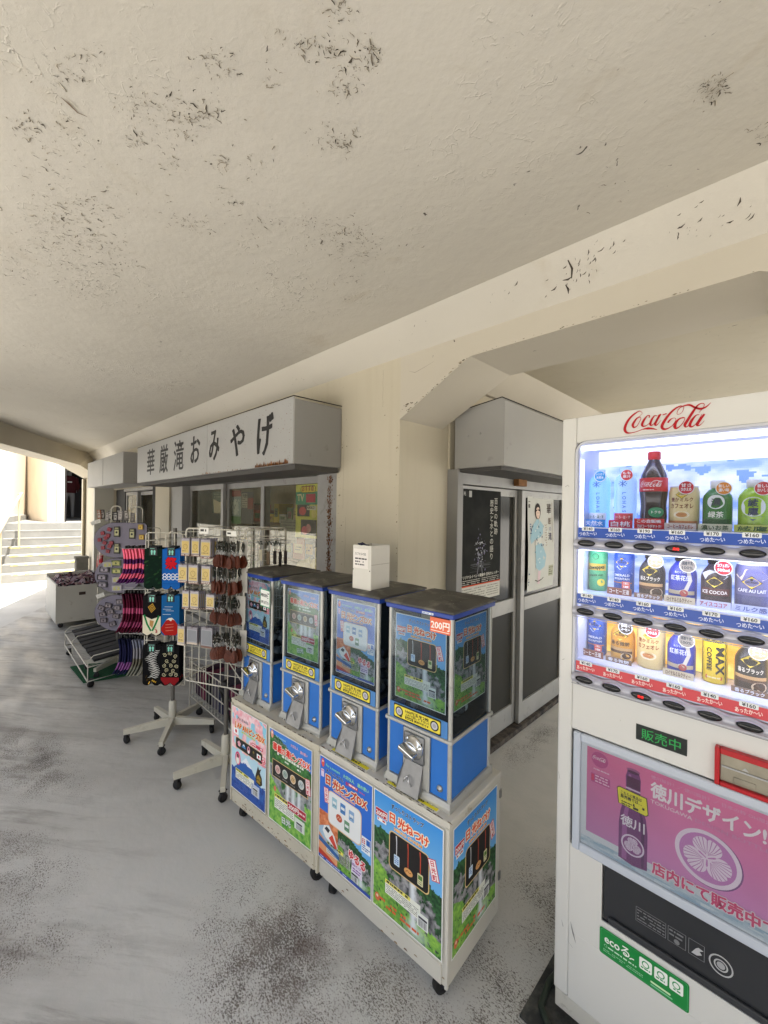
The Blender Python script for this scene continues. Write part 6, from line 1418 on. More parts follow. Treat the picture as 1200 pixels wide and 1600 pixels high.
# card packets
PKT = [((-.099, -.043, 1.290, 1.383), (-.035, .018, 1.290, 1.383), (.024, .088, 1.287, 1.385)), ((-.118, -.058, 1.153, 1.248), (-.052, .011, 1.151, 1.249), (.032, .090, 1.158, 1.250)), ((-.086, -.040, 1.017, 1.113), (-.038, .018, 1.020, 1.114), (.062, .116, 1.030, 1.108)), ((-.115, -.066, .826, .926), (-.056, .011, .841, .929), (.038, .108, .832, .936))]
def packet(w_, h, face, lab, loc, band='#6b4638', grey=False):
    t = thing('card_packet', lab, 'card packet', loc, R(26.3), 'card packets hanging on the wire rack')
    mb = MB(); mb.box(0, w_, 0, .004, 0, h, M('packet_sleeve', '#77727c', .3, spec=.6), .001); A = Art(mb, (0, -.0003, 0), (1, 0, 0), (0, 0, 1), (0, -1, 0), GLOSS, .0003)
    A.rect(0, 0, w_, .010, band, 1); A.rect(.002, .012, w_ - .002, h - .012, '#aaa39c' if not grey else '#8f9298', 1); A.rrect(.006, .016, w_ - .006, h - .016, .002, face, 2)
    if not grey:
        A.fine(.008, h * .22, w_ - .008, h * .34, 1, '#8a7440', 3, .5); A.circ(w_ / 2, h * .52, w_ * .26, '#9c8040', 3, k=14); A.circ(w_ / 2, h * .52, w_ * .2, face, 4, k=14); A.stroke([(w_ * .35, h * .42), (w_ * .5, h * .62), (w_ * .65, h * .44)], .002, '#a5853c', 5); A.rect(.004, h - .011, w_ - .004, h - .004, '#a39da6', 2); A.fine(.004, .002, w_ - .004, .009, 1, '#d9cfc4', 2, .5)
    mb.build('card', t)
    mb = MB(); mb.tube([(w_ / 2 - .004, -.001, h - .006), (w_ / 2, .0, h + .004), (w_ / 2 + .004, -.001, h - .006)], .0012, M('packet_cord', '#7a6a72', .7), 5); mb.build('cord', t)
    return t
rows_ = ('top', 'second', 'third', 'bottom'); cols_ = ('left', 'middle', 'right')
for ri, row in enumerate(PKT):
    for ci, (x0, x1, z0, z1) in enumerate(row):
        face = '#c2a95e' if not (ri == 3 and ci) else '#71757c'
        lab = f"{'gold faced' if face == '#c2a95e' else ('grey' if ci == 1 else 'brown edged grey')} card packets on the {cols_[ci]} hook of the {rows_[ri]} packet row"
        n_ = 4 if not (ri == 3 and ci == 0) else 2
        for k in range(n_):
            p = RA @ Vector((x0 + k * .0015 * (1 if ci else -1) + random.uniform(-.002, .002), -.250 + k * .013, z0 - k * .001 + random.uniform(-.003, .003)))
            rzk = R(26.3) + random.uniform(-.10, .10)
            if k == 0: first = packet(x1 - x0, z1 - z0, face if ri or ci < 3 else face, lab, p, '#6b4638' if ri < 3 or ci == 2 else '#b8aa9a', face != '#c2a95e')
            else: dup(first, p, rzk)
        mb = MB(); c_ = (x0 + x1) / 2; mb.tube([(c_, -.19, z1 + .016), (c_, -.262, z1 + .010), (c_, -.270, z1 + .018)], .0018, STEEL, 6); mb.build('hook', ra)
# leather charms
LEA = M('brown_leather', '#54230f', .55, var=.25, vscale=40, bump=.2, bscale=120); LEA2 = M('dark_leather_strap', '#2e2a20', .6)
def charm(loc, rz, lab, grp=None):
    t = thing('leather_charm', lab, 'key charm', loc, rz, grp)
    K = 1.3; mb = MB(); pr = [(0, -.010), (.012, -.006), (.0165, .006), (.0155, .018), (.010, .030), (.003, .038), (0, .039)]
    pts = [(x, 0, z - .078) for x, z in pr] + [(-x, 0, z - .078) for x, z in reversed(pr[1:-1])]
    mb.prism([(p[0], -.002, p[2]) for p in pts], (0, .005, 0), LEA); mb.lathe([(.008, -.0025), (.006, -.0032), (.005, -.0025)], LEA, 12, o=(0, 0, -.064), ax='y'); mb.v = [(a * K, b * K, c * K + .006) for a, b, c in mb.v]; mb.build('leather_disc', t)
    mb = MB(); mb.tube([(.006 * math.cos(2 * math.pi * i / 12), 0, -.033 + .008 * math.sin(2 * math.pi * i / 12)) for i in range(12)], .0011, STEEL, 5, closed=True); mb.tube([(0, 0, -.026), (0, 0, -.012)], .0016, STEEL, 5); mb.v = [(a * K, b * K, c * K + .006) for a, b, c in mb.v]; mb.build('split_ring', t)
    mb = MB(); mb.tube([(0, 0, -.022), (.005, 0, -.008), (0, 0, .012), (-.005, 0, -.008), (0, 0, -.022)], .0026, LEA2, 5); mb.tube([(.002, .002, -.030), (.004, .003, .008)], .002, M('dark_green_cord', '#27332c', .8), 5); mb.v = [(a * K, b * K, c * K + .006) for a, b, c in mb.v]; mb.build('strap', t)
    return t
ch0 = None
CH = [(.145, 1.352, 'left', 'top'), (.225, 1.352, 'right', 'top'), (.130, 1.222, 'left', 'second'), (.222, 1.222, 'right', 'second'), (.140, 1.070, 'left', 'third'), (.208, 1.068, 'right', 'third'), (.140, .888, 'left', 'bottom'), (.232, .890, 'right', 'bottom')]
for (x, z, a, b) in CH:
    lab = f'brown leather charm in the bunch on the {a} hook of the {b} charm row'
    for k in range(11):
        p = RA @ Vector((x + random.uniform(-.030, .030), -.245 + .011 * (k % 5) + random.uniform(-.004, .004), z + random.uniform(-.008, .006)))
        rz = R(26.3) + random.uniform(-1.3, 1.3)
        if ch0 is None: ch0 = charm(p, rz, lab, f'leather charms on the {a} hook of the {b} row')
        else: dup(ch0, p, rz, lab, f'leather charms on the {a} hook of the {b} row')
    mb = MB(); mb.tube([(x, -.19, z + .018), (x, -.262, z + .008), (x, -.270, z + .014)], .0018, STEEL, 6); mb.tube([(x - .028, -.245, z + .004), (x + .028, -.245, z + .004)], .0016, STEEL, 5); mb.build('hook', ra)
WC = M('white_backing_card', '#b9b5ac', .7)
for x0, x1, z0, z1 in ((.165, .19, 1.27, 1.39), (.249, .272, 1.27, 1.385), (.10, .125, 1.36, 1.39), (.215, .265, .96, 1.10), (.22, .275, 1.12, 1.24), (.235, .275, .80, .93)):
    mb = MB(); mb.box(x0, x1, -.202, -.200, z0, z1, WC); mb.build('backing_card', ra)
for x0, x1, z0, z1, y, tx in ((-.014, .045, 1.407, 1.439, -.215, '¥550'), (.168, .226, 1.401, 1.427, -.23, '¥330')):
    mb = MB(); mb.box(x0, x1, y, y + .001, z0, z1, WC); A = Art(mb, (0, y - .0003, 0), (1, 0, 0), (0, 0, 1), (0, -1, 0), PRINT, .0003); A.rect(x0, z0, x1, z1, '#e6e4dc', 1); A.fine(x0 + .006, z0 + .006, x1 - .006, z1 - .006, 1, '#3a3834', 2, .6); mb.build('price_tag', ra)
# straps at the right of the rack
for i, (dx, dy, z, col, L_) in enumerate(((.30, -.13, 1.36, '#cfc8b0', .085), (.325, -.10, 1.35, '#6a5a48', .10), (.345, -.07, 1.35, '#1f1a18', .10), (.365, -.05, 1.345, '#1f1a18', .11), (.385, -.03, 1.35, '#2a2020', .10))):
    p = RA @ Vector((dx, dy, z))
    t = thing('phone_strap', ('cream' if i == 0 else 'brown' if i == 1 else 'black') + ' strap hanging at the right edge of the wire rack' + ('' if i < 2 else ' among black ones'), 'strap', p, R(26), 'straps at the right edge of the wire rack')
    mb = MB(); mb.box(-.009, .009, -.003, .003, -L_, -.03, M('strap' + col, col, .8), .002); mb.build('strap_body', t)
    mb = MB(); mb.tube([(0, 0, -.032), (.003, 0, -.012), (0, 0, .004), (-.003, 0, -.012), (0, 0, -.032)], .0012, M('strap_loop', '#3f4a44', .7), 5); mb.build('loop', t)
mb = MB()
for k in range(4): mb.tube([(.25, -.16 + .03 * k, 1.37 + .012 * (k % 2)), (.41, -.09 + .02 * k, 1.362 + .012 * (k % 2)), (.42, -.09 + .02 * k, 1.372)], .0016, STEEL, 5)
for k in range(14): x = .27 + .14 * random.random(); mb.tube([(x, -.12 + random.uniform(-.02, .03), 1.375), (x + .004, -.12, 1.355)], .0028, M('dark_green_beads', '#24302c', .6), 5)
mb.build('hook_bars', ra)

# ---- rack B: sock spinner
rb_ = thing('display_rack', 'spinner rack hung with socks, on five cream legs in front of the shop window', 'display rack', (-2.931, .973, 0), R(45))
rack_base(rb_, [v - 45 for v in (-105, -31, 47, 119, 184)], .285, 1.40, off=(-.04, .078))
mb = MB()
for i in range(5): x = -.10 + .055 * i; hoop(mb, x - .002, x + .002 + .02 * (i == 4), .42, 1.372, -.135 + .0 * i, .0022, .002)
hoop(mb, -.112, .12, .42, 1.380, -.140, .0032, .02); hoop(mb, -.10, .12, .42, 1.375, .12, .0032, .02)
for z in (1.33, 1.0, .70, .44): mb.tube([(-.112, -.14, z), (.12, -.14, z), (.12, .12, z), (-.10, .12, z)], .0025, WIRE, 6, closed=True); mb.tube([(0, 0, z), (-.112, -.14, z)], .002, WIRE, 5); mb.tube([(0, 0, z), (.12, .12, z)], .002, WIRE, 5)
mb.build('wire_frame', rb_)
RB = Matrix.Translation((-2.931, .973, 0)) @ Matrix.Rotation(R(45), 4, 'Z')
mb = MB()
for z in (1.305, 1.02, .73):
    for x in (-.045, .065): mb.tube([(x, -.135, z + .01), (x, -.20, z), (x, -.206, z + .008)], .002, STEEL, 6)
for z in (1.27, 1.0, .71):
    for y in (-.03, .03): mb.tube([(-.11, y, z), (-.34, y, z - .004), (-.345, y, z + .006)], .002, STEEL, 6)
mb.build('hooks', rb_)
def sock_shape(w_, h, lean=0):
    """front outline of a folded pair: straight leg, rounded split toes"""
    p = [(-w_ / 2, h), (w_ / 2, h)]
    for i in range(9): a = R(0 - 180 * i / 8); p.append((w_ * .27 + w_ * .24 * math.cos(a), .022 + .022 * math.sin(a)))
    p.append((0, .018))
    for i in range(9): a = R(0 - 180 * i / 8); p.append((-w_ * .27 + w_ * .24 * math.cos(a), .022 + .022 * math.sin(a)))
    return p
ORD = ['first', 'second', 'third', 'fourth', 'fifth', 'sixth', 'seventh', 'eighth', 'ninth']
def sock_front(lab, base, art, x, z, w_=.112, h=.25, y=-.175):
    t = thing('sock_pair', lab, 'socks', RB @ Vector((x, y, z)), R(45), 'pairs of socks facing front on the sock rack')
    mb = MB(); pts = sock_shape(w_, h)
    mb.prism([(a, 0, b) for a, b in pts], (0, .012, 0), CLOTH, C(base))
    A = Art(mb, (0, -.0004, 0), (1, 0, 0), (0, 0, 1), (0, -1, 0), CLOTH, .0003); art(A, w_, h)
    mb.build('knit', t)
    mb = MB(); mb.box(-.024, .024, -.003, .014, h - .040, h + .012, M('sock_header_card', '#15181a', .5), .001); A = Art(mb, (0, -.0034, h - .036), (1, 0, 0), (0, 0, 1), (0, -1, 0), GLOSS, .0003)
    for s_ in (-1, 1): A.circ(s_ * .0085, .020, .0065, '#7fd0bc', 1, .011, 12); A.circ(s_ * .0085, .006, .0055, '#7fd0bc', 1, .005, 10)
    A.fine(-.018, .036, .018, .042, 1, '#7fd0bc', 1, .5)
    mb.build('header_card', t)
    for k in (1, 2):
        o = dup(t, RB @ Vector((x + .003 * k, y + .017 * k, z + .004 * k)))
        o['label'] = 'pair ' + ('directly' if k == 1 else 'two') + ' behind the ' + lab.split(',')[0]
    return t
def camo(A, w_, h):
    for _ in range(26): A.circ(random.uniform(-w_ * .40, w_ * .40), random.uniform(.03, h - .05), random.uniform(.006, .018), random.choice(('#142c1e', '#1b3a24', '#0f2018', '#2c4a28')), random.randint(1, 3), random.uniform(.003, .008), 9, rot=.5)
def matsuri(A, w_, h):
    A.text('祭', 0, h - .115, .075, '#c8202c', 2, .07, anchor='c', sx=.95, out=.03, outc='#3a1a30')
    for k in (0, 1): 
        for s_ in (1, -1): A.stroke([(-w_ * .46 + w_ * .92 * i / 24, .088 - .018 * k + s_ * .010 * math.sin(i / 24 * 4 * math.pi)) for i in range(25)], .004, '#e6eef4', 3)
    A.rect(-w_ / 2, .035, w_ / 2, .037, '#1a4a90', 2)
def tabi(A, w_, h):
    A.poly([(-w_ * .5, .02), (-w_ * .5, h * .52), (-.0, h * .42), (w_ * .5, h * .50), (w_ * .5, .02), (w_ * .25, .003), (0, .02), (-w_ * .25, .003)], '#ddd5bd', 1)
    A.stroke([(-w_ * .42, h * .53), (-w_ * .25, h * .30), (-.004, h * .13)], .011, '#1f7a44', 2); A.stroke([(w_ * .40, h * .51), (w_ * .22, h * .30), (.004, h * .13)], .011, '#1f7a44', 2)
    for k, c1 in ((1.0, '#c79a3c'), (.78, '#1c1a1c'), (.58, '#c79a3c'), (.36, '#1c1a1c'), (.18, '#c79a3c')): A.poly([(.0 + .024 * k * a, h * .70 + .03 * k * b) for a, b in ((-1, .2), (.2, 1.0), (1, -.1), (-.1, -1))], c1, 3 + (1 - k) * 3)
    A.poly([(-.012, h * .40), (.014, h * .38), (.006, h * .20), (-.012, h * .27)], '#b58a54', 3)
    for _ in range(12): A.circ(w_ * .25 + random.gauss(0, .008), .035 + random.gauss(0, .010), .003, '#a82a34', 4, k=6)
def fuji(A, w_, h):
    A.poly([(-w_ * .5, .03), (-w_ * .5, h * .20), (-.02, h * .42), (.0, h * .44), (.02, h * .42), (w_ * .5, h * .22), (w_ * .5, .03), (w_ * .3, .003), (-w_ * .3, .003)], '#a82420', 1)
    A.poly([(-.028, h * .385), (-.01, h * .44), (.01, h * .45), (.028, h * .385), (.012, h * .41), (.004, h * .36), (-.01, h * .40)], '#e9e6dc', 2)
    for z in (.62, .66, .53, .72): x = random.uniform(-.03, 0); A.stroke([(x - .02, h * z), (x + .03, h * z)], .0022, '#d9e2e6', 2)
    for z in (.12, .2, .27): A.stroke([(-.03, h * z), (.02, h * z + .006)], .0018, '#e0a080', 3)
def zebra(A, w_, h):
    for i in range(17): z = .05 + i * .0105; x = .012 + .012 * math.sin(i * .45); A.stroke([(x - .034 + .008 * math.sin(i), z), (x - .012, z + .007), (x + .012, z - .002), (x + .030, z + .004)], [.001, .0042, .004, .001], '#dcdcd6', 2)
    for _ in range(14): A.circ(random.uniform(-.04, .03), random.uniform(.012, .06), .006, random.choice(('#c79a2c', '#e0b84a', '#3a2c10')), 3, .003, 8, rot=1)
def arabesque(A, w_, h):
    A.rect(-w_ * .5, .035, w_ * .5, .052, '#8e1f24', 1); A.poly([(-w_ * .5, .036), (w_ * .5, .036), (w_ * .25, .003), (0, .02), (-w_ * .25, .003)], '#8e1f24', 1)
    for i, (x, z) in enumerate([(-.034, .19), (.0, .20), (.034, .185), (-.02, .155), (.022, .155), (-.038, .125), (.004, .125), (.04, .120), (-.02, .098), (.02, .095), (-.038, .07), (.004, .072), (.036, .068)]):
        sp = [(x + (.003 + .0105 * t / 12) * math.cos(t * .75 + i), z + (.003 + .0105 * t / 12) * math.sin(t * .75 + i)) for t in range(13)]; A.stroke(sp, .0024, '#d8cfa8', 2)
sock_front('dark green camouflage sock pair, top left of the sock rack front', '#12241c', camo, -.045, 1.030)
sock_front('blue sock pair with a red festival character and white wave bands', '#1d5fae', matsuri, .066, 1.030)
sock_front('black and cream sock pair with green sandal straps, middle left of the sock rack', '#171618', tabi, -.050, .738)
sock_front('blue sock pair with a red mountain, middle right of the sock rack', '#1c5c94', fuji, .066, .742)
sock_front('black sock pair with white tiger stripes, bottom left of the sock rack', '#131315', zebra, -.047, .430)
sock_front('black sock pair with cream swirls and red toes, bottom right of the sock rack', '#141416', arabesque, .068, .430)
def sock_side(lab, x, y, z, bands, h, grp, w_=.10):
    """one pair hanging edge-on: a thin folded strip with the foot kicked forward"""
    t = thing('sock_pair', lab, 'socks', RB @ Vector((x, y, z)), R(45), grp)
    mb = MB(); N = 14; th = .0095
    def prof(s): return .012 * math.sin(s * 3.4) - .042 * max(0, (s - .6) / .4) ** 1.2 + .002 * math.sin(s * 9)
    pts = [(prof(i / N), h * (1 - i / N)) for i in range(N + 1)]
    for i in range(N):
        (a, z0), (b, z1) = pts[i], pts[i + 1]; s = (i + .5) / N; col = bands[min(len(bands) - 1, int(s * len(bands)))]
        wd = w_ * (.5 if s < .7 else .5 - .12 * (s - .7) / .3)
        vs = [(a - th / 2, -wd, z0), (a + th / 2, -wd, z0), (b + th / 2, -wd, z1), (b - th / 2, -wd, z1), (a - th / 2, wd, z0), (a + th / 2, wd, z0), (b + th / 2, wd, z1), (b - th / 2, wd, z1)]
        mb.add(vs, [(0, 1, 2, 3), (5, 4, 7, 6), (4, 0, 3, 7), (1, 5, 6, 2), (4, 5, 1, 0), (3, 2, 6, 7)], CLOTH, C(col))
    mb.build('knit', t)
    mb = MB(); mb.box(-.004, .004, -.02, .02, h - .01, h + .018, M('sock_header_card')); mb.build('header_card', t)
    return t
def bunch(lab, z, h, bands, n_, x0, x1, grp, jit=.0):
    f = None
    for k in range(n_):
        x = x0 + (x1 - x0) * k / (n_ - 1)
        p = RB @ Vector((x, random.uniform(-.008, .008), z + random.uniform(-.004, .004)))
        lb = f'{ORD[k]} from the left of the {lab}'
        if f is None: f = sock_side(lb, x, 0, z, bands, h, grp)
        else: dup(f, p, R(45) + random.uniform(-.06, .06), lb, grp)
PK, PU, DR = '#f0718c', '#4a2052', '#4a0f24'
bunch('pink and purple striped socks in the top bunch', 1.040, .225, [PK, PK, PU, PK, PU, '#d9607c', PU], 9, -.315, -.150, 'pink and purple socks in the top bunch')
bunch('dark red striped socks in the middle bunch', .715, .255, ['#3a1020', DR, DR, '#a8486c', DR, DR, '#8a3a5c', DR], 9, -.315, -.150, 'dark red socks in the middle bunch')
bunch('navy pink-checked socks in the bottom bunch', .440, .235, ['#151830', '#1b1c3a', '#1b1c3a', '#1b1c3a', '#7a4a80', '#1b1c3a'], 5, -.335, -.262, 'navy socks in the bottom bunch')
bunch('grey patterned socks beside the navy ones', .430, .240, ['#6f7282', '#7c7a80', '#5f5c50', '#77766c'], 5, -.245, -.165, 'grey socks in the bottom bunch')

# ---- rack C: charm boards
rc = thing('display_rack', 'far spinner rack with three rounded lavender boards of small charms', 'display rack', (-4.484, .995, 0), R(45))
rack_base(rc, [v - 45 for v in (-118, -50, 20, 92, 164)], .275, 1.42, off=(-.069, .109))
mb = MB()
hoop(mb, -.12, .34, .47, 1.34, -.10, .0035, .02); hoop(mb, -.045, .045, 1.20, 1.545, -.04, .006, .035); hoop(mb, .075, .185, 1.20, 1.54, .06, .006, .035); hoop(mb, -.12, .3, .47, 1.34, .16, .003, .02)
for z in (.5, .62, .74, .86, .98, 1.1, 1.22): mb.tube([(-.12, -.10, z), (.34, -.10, z), (.30, .16, z), (-.12, .16, z)], .002, WIRE, 5, closed=True)
mb.build('wire_frame', rc)
LAV = M('lavender_board', '#827d8c', .75, var=.05, vscale=6); LAVE = M('dark_board_edge', '#2f2c3a', .6)
ORD2 = ['top left', 'upper middle', 'left edge', 'central', 'right of centre', 'lower right', 'bottom left', 'bottom', 'topmost', 'rightmost']
def board(x0, x1, z0, z1, sq):
    cz = (z0 + z1) / 2; rz_ = (z1 - z0) / 2; p = []
    if sq: p = [(x1, z1 - .02), (x1 - .02, z1)]
    for i in range(15): a = R(90 + 180 * i / 14); p.append((x0 + .20 + .20 * math.cos(a), cz + rz_ * math.sin(a)))
    if sq: p += [(x0 + .2, z0), (x1 - .05, z0 + .02), (x1, z0 + .08)]
    else:
        for i in range(1, 14): a = R(-90 + 180 * i / 14); p.append((x1 - .20 + .20 * math.cos(a), cz + rz_ * math.sin(a)))
    mb = MB(); mb.prism([(a, -.135, b) for a, b in p], (0, .010, 0), LAV); mb.tube([(a, -.131, b) for a, b in p], .004, LAVE, 6, closed=True); mb.build('charm_board', rc)
board(-.137, .336, 1.082, 1.395, True); board(-.125, .29, .765, 1.075, False); board(-.123, .28, .423, .745, False)
def tiny(name, lab, x, z, w_, h, col, c2, grp, y=-.150, rot=0):
    t = MB(); t.box(-w_ / 2, w_ / 2, -.004, .004, -h / 2, h / 2, M(name + col, col, .4, spec=.6), .001)
    A = Art(t, (0, -.0043, 0), (1, 0, 0), (0, 0, 1), (0, -1, 0), GLOSS, .0004); A.rect(-w_ * .36, -h * .36, w_ * .36, h * .2, c2, 1); A.circ(0, -h * .05, min(w_, h) * .2, col, 2, k=8); A.rect(-w_ * .3, h * .3, w_ * .3, h * .4, c2, 1)
    Q = Matrix.Translation((-4.484, .995, 0)) @ Matrix.Rotation(R(45), 4, 'Z')
    o = t.build(name, None, Q @ Vector((x, y, z))); o.rotation_euler = (0, rot, R(45)); return tag(o, lab, 'charm', grp)
for x, z in ((-.05, 1.30), (.01, 1.335), (.0, 1.28), (-.075, 1.24), (-.03, 1.215), (.03, 1.215), (-.045, 1.17), (.0, 1.14), (.015, 1.185), (-.02, 1.26)): tiny('blossom_magnet', 'dark red blossom magnet in the cluster on the upper lavender board', x, z, .034, .032, '#7c2430', '#a84450', 'red magnets on the upper board', rot=random.uniform(-.5, .5))
for x, z in ((.078, 1.315), (.080, 1.165), (.215, 1.30)): tiny('carded_charm', 'dark card with a cream and green charm on the upper lavender board', x, z, .052, .092, '#25241e', '#b7b58a', 'dark carded charms on the upper board')
for x, z in ((.29, 1.36), (.30, 1.27)): tiny('gold_charm', 'gold charm near the top right of the upper lavender board', x, z, .045, .045, '#a8842c', '#d9b85a', 'gold charms on the upper board')
for i, (x, z) in enumerate(((-.03, .975), (-.05, .905), (-.045, .84), (.075, 1.035), (.08, .965), (.085, .885), (.085, .81), (.0, 1.02))): tiny('framed_magnet', ('dark framed' if i < 3 else 'green' if i < 5 else 'pale') + ' picture magnet on the middle lavender board', x, z, .085, .048, '#23222a' if i < 3 else '#5a6a3a' if i < 5 else '#a8a4ac', '#9a92a0' if i < 3 else '#b8b46a', 'picture magnets on the middle board', rot=random.uniform(-.08, .08))
for i, (x, z) in enumerate(((-.05, .63), (.01, .655), (-.04, .575), (.03, .60), (.09, .635), (.08, .56), (-.03, .52), (.05, .49), (.11, .69), (.15, .56))): tiny('metal_charm', ORD2[i] + ' dark metal charm on the lower lavender board', x, z, .060, .042, '#332c34', '#8a8088', 'metal charms on the lower board', rot=random.uniform(-.4, .4))
for i in range(11):   # bags hung over the top
    x = -.15 + .028 * i + random.uniform(-.008, .008); tiny('small_bag', ('amber' if i == 0 else 'silvery clear') + ' bagged trinket hanging over the top of the far rack', x, 1.45 + random.uniform(-.02, .02), .034, .085, '#8a4a1c' if i == 0 else random.choice(('#6a6460', '#3c3a3c', '#8f8a8a')), '#bdb8b4', 'bagged trinkets on top of the far rack', y=-.02 + random.uniform(-.05, .03), rot=random.uniform(-.2, .2))
tiny('price_card', 'tilted white price card on the lower lavender board', -.05, .745, .075, .036, '#d4d2cc', '#c4c2bc', None, y=-.165, rot=-.35)
tiny('price_card', 'tilted white price card at the top left of the upper lavender board', -.10, 1.40, .09, .034, '#d4d2cc', '#c4c2bc', None, y=-.165, rot=-.35)
# red and white furled banner at the left side
mb = MB(); mb.tube([(-.155, -.02, 1.27), (-.150, -.02, 1.15), (-.160, -.02, 1.0), (-.175, -.02, .86)], [.012, .022, .026, .012], M('furled_red_cloth', '#c4323c', .85, dirt='#e6dcd8', dscale=14, dth=.52), 10)
mb.v = [tuple((Matrix.Translation((-4.484, .995, 0)) @ Matrix.Rotation(R(45), 4, 'Z')) @ Vector(v)) for v in mb.v]
tag(mb.build('furled_banner'), 'furled red and white cloth banner hanging at the left of the far rack', 'banner')

# ---- low trolley, mat, bargain bin
mt = MB(); mt.prism([(-4.90, .70, .003), (-4.38, .72, .003), (-4.20, 1.45, .003), (-4.80, 1.45, .003)], (0, 0, .006), M('green_mat_weave', '#0f4f2c', .95, var=.2, vscale=60, bump=.4, bscale=200))
tag(mt.build('floor_mat'), 'dark green mat on the floor under the far spinner rack', 'mat')
tr = thing('wire_trolley', 'low white wire trolley with slanted trays of dark goods beside the bin', 'trolley', (-5.35, .72, 0), 0)
mb = MB()
for z, y0 in ((.10, 0), (.22, 0)): mb.tube([(0, y0, z), (1.15, y0, z - .03), (1.15, .5, z), (0, .5, z)], .006, WIRE, 7, closed=True)
for x in (0, .42, 1.15): mb.tube([(x, 0, .06), (x, 0, .24), (x, .04, .28), (x, .45, .31), (x, .5, .26), (x, .5, .06)], .0042, WIRE, 7)
for i in range(24): x = .03 + i * .048; mb.tube([(x, 0, .205 - x * .02), (x, .5, .215)], .0012, WIRE, 5)
mb.build('wire_frame', tr)
for x, y in ((.04, .03), (1.1, .03), (.04, .47), (1.1, .47)): caster(tr, x, y, .026, .07, ang=.5)
GOODS = [M('dark_goods_a', '#131315', .8), M('dark_goods_b', '#1c1b1d', .8), M('tan_goods', '#8a6c55', .7), M('grey_goods', '#333236', .7)]
for i in range(9):
    mb = MB(); x = .04 + .122 * i; mb.box(0, .105, 0, .40, 0, .022, GOODS[(i * 7) % 4 if i < 2 else (i % 2)], .004); o = mb.build('folded_case', None, (-5.35 + x, .77, .235 - .02 * x)); o.rotation_euler = (.12, 0, random.uniform(-.05, .05))
    tag(o, ORD[i] + ' flat case from the far end of the low wire trolley', 'case', 'flat cases on the low trolley')
bn = thing('bargain_bin', 'white wheeled box bin heaped with dark folded cloth near the far pillar', 'bin', (-7.40, .78, 0), 0)
BW = M('grubby_white_board', '#c4c1b8', .6, var=.05, vscale=3, dirt='#8f8776', dscale=7, dth=.68)
mb = MB(); mb.box(.86, .88, 0, .62, .07, .525, BW, .003); mb.box(0, .02, 0, .62, .07, .60, BW, .003); mb.box(.02, .86, 0, .02, .07, .555, BW, .003); mb.box(.02, .86, .60, .62, .07, .555, BW, .003); mb.box(.02, .86, .02, .60, .07, .09, BW); mb.build('bin_shell', bn)
mb = MB(); mb.box(.8805, .884, .235, .305, .40, .438, M('dark_slot_label', '#3a2a24', .5), .001); mb.build('label_plate', bn)
for x, y in ((.08, .06), (.8, .06), (.08, .56), (.8, .56)): caster(bn, x, y, .028, .068)
cl = MB(); random.seed(9)
nx, ny = 34, 26; V = []; F = []; CC = []
h_ = vnoise(nx + 1, ny + 1, 9, 7, 77, 3); hc = vnoise(nx, ny, 8, 6, 78, 2)
for j in range(ny + 1):
    for i in range(nx + 1): V.append((-7.38 + .84 * i / nx, .80 + .58 * j / ny, .50 + .15 * h_[j, i] * min(1, 6 * min(i / nx, 1 - i / nx, j / ny, 1 - j / ny) + .35)))
pal = ['#2f2228', '#6a4a4c', '#8f7f84', '#1d1a1e', '#a08f88', '#54333a']
for j in range(ny):
    for i in range(nx): a = j * (nx + 1) + i; F.append((a, a + 1, a + nx + 2, a + nx + 1)); CC.append(C(pal[int(hc[j, i] * 17) % 6]))
cl.add(V, F, CLOTH, CC, True); o = cl.build('cloth_heap'); tag(o, 'heap of dark and mauve folded cloths in the white bin', 'cloth', kind='stuff')
gb = MB(); gb.box(-9.20, -9.04, 1.36, 1.54, 0, .62, M('weathered_grey_bin', '#55524b', .8, var=.25, vscale=9), .01); gb.box(-9.21, -9.03, 1.35, 1.55, .60, .64, M('weathered_grey_bin'), .006)
tag(gb.build('waste_bin'), 'small weathered grey bin standing against the far pillar', 'bin')
# low basket of cloths under the window behind the racks
bk = thing('wire_basket', 'low wire basket of folded cloths behind the sock rack under the window', 'basket', (-3.25, 1.20, 0), 0)
mb = MB()
for z in (.12, .25, .38): mb.tube([(0, 0, z), (1.0, 0, z), (1.0, .32, z), (0, .32, z)], .004, WIRE, 6, closed=True)
for i in range(21): x = i * .05; mb.tube([(x, 0, .38), (x, 0, .12), (x, .32, .12), (x, .32, .38)], .002, WIRE, 5)
for x, y in ((0, 0), (1, 0), (0, .32), (1, .32)): mb.tube([(x, y, 0), (x, y, .4)], .006, WIRE, 6)
mb.build('wire_frame', bk)
for i in range(10):
    mb = MB(); mb.box(0, .09, 0, .26, 0, random.uniform(.16, .25), M(f'folded_cloth_{i % 5}', ['#3a2238', '#6a2a44', '#1d1c22', '#54505a', '#2a2c44'][i % 5], .95), .02); o = mb.build('folded_cloth', None, (-3.23 + .096 * i, 1.23, .125))
    tag(o, ['dark plum', 'wine red', 'black', 'grey', 'navy'][i % 5] + ' folded cloth in the ' + ('left' if i < 5 else 'right') + ' half of the low wire basket', 'cloth', 'folded cloths in the low basket')
fs = MB(); fs.tube([(-2.55, 1.12, .42), (-2.15, 1.20, .24)], .008, M('black_tube', '#1b1b1c', .5), 8); fs.tube([(-2.55, 1.20, .40), (-2.10, 1.28, .22)], .008, M('black_tube'), 8); fs.tube([(-2.55, 1.12, .42), (-2.55, 1.25, .0)], .008, M('black_tube'), 8); fs.tube([(-2.12, 1.2, .235), (-2.12, 1.25, 0)], .008, M('black_tube'), 8)
tag(fs.build('folding_stand'), 'black tubular folding stand on the floor behind the key charm rack', 'stand')
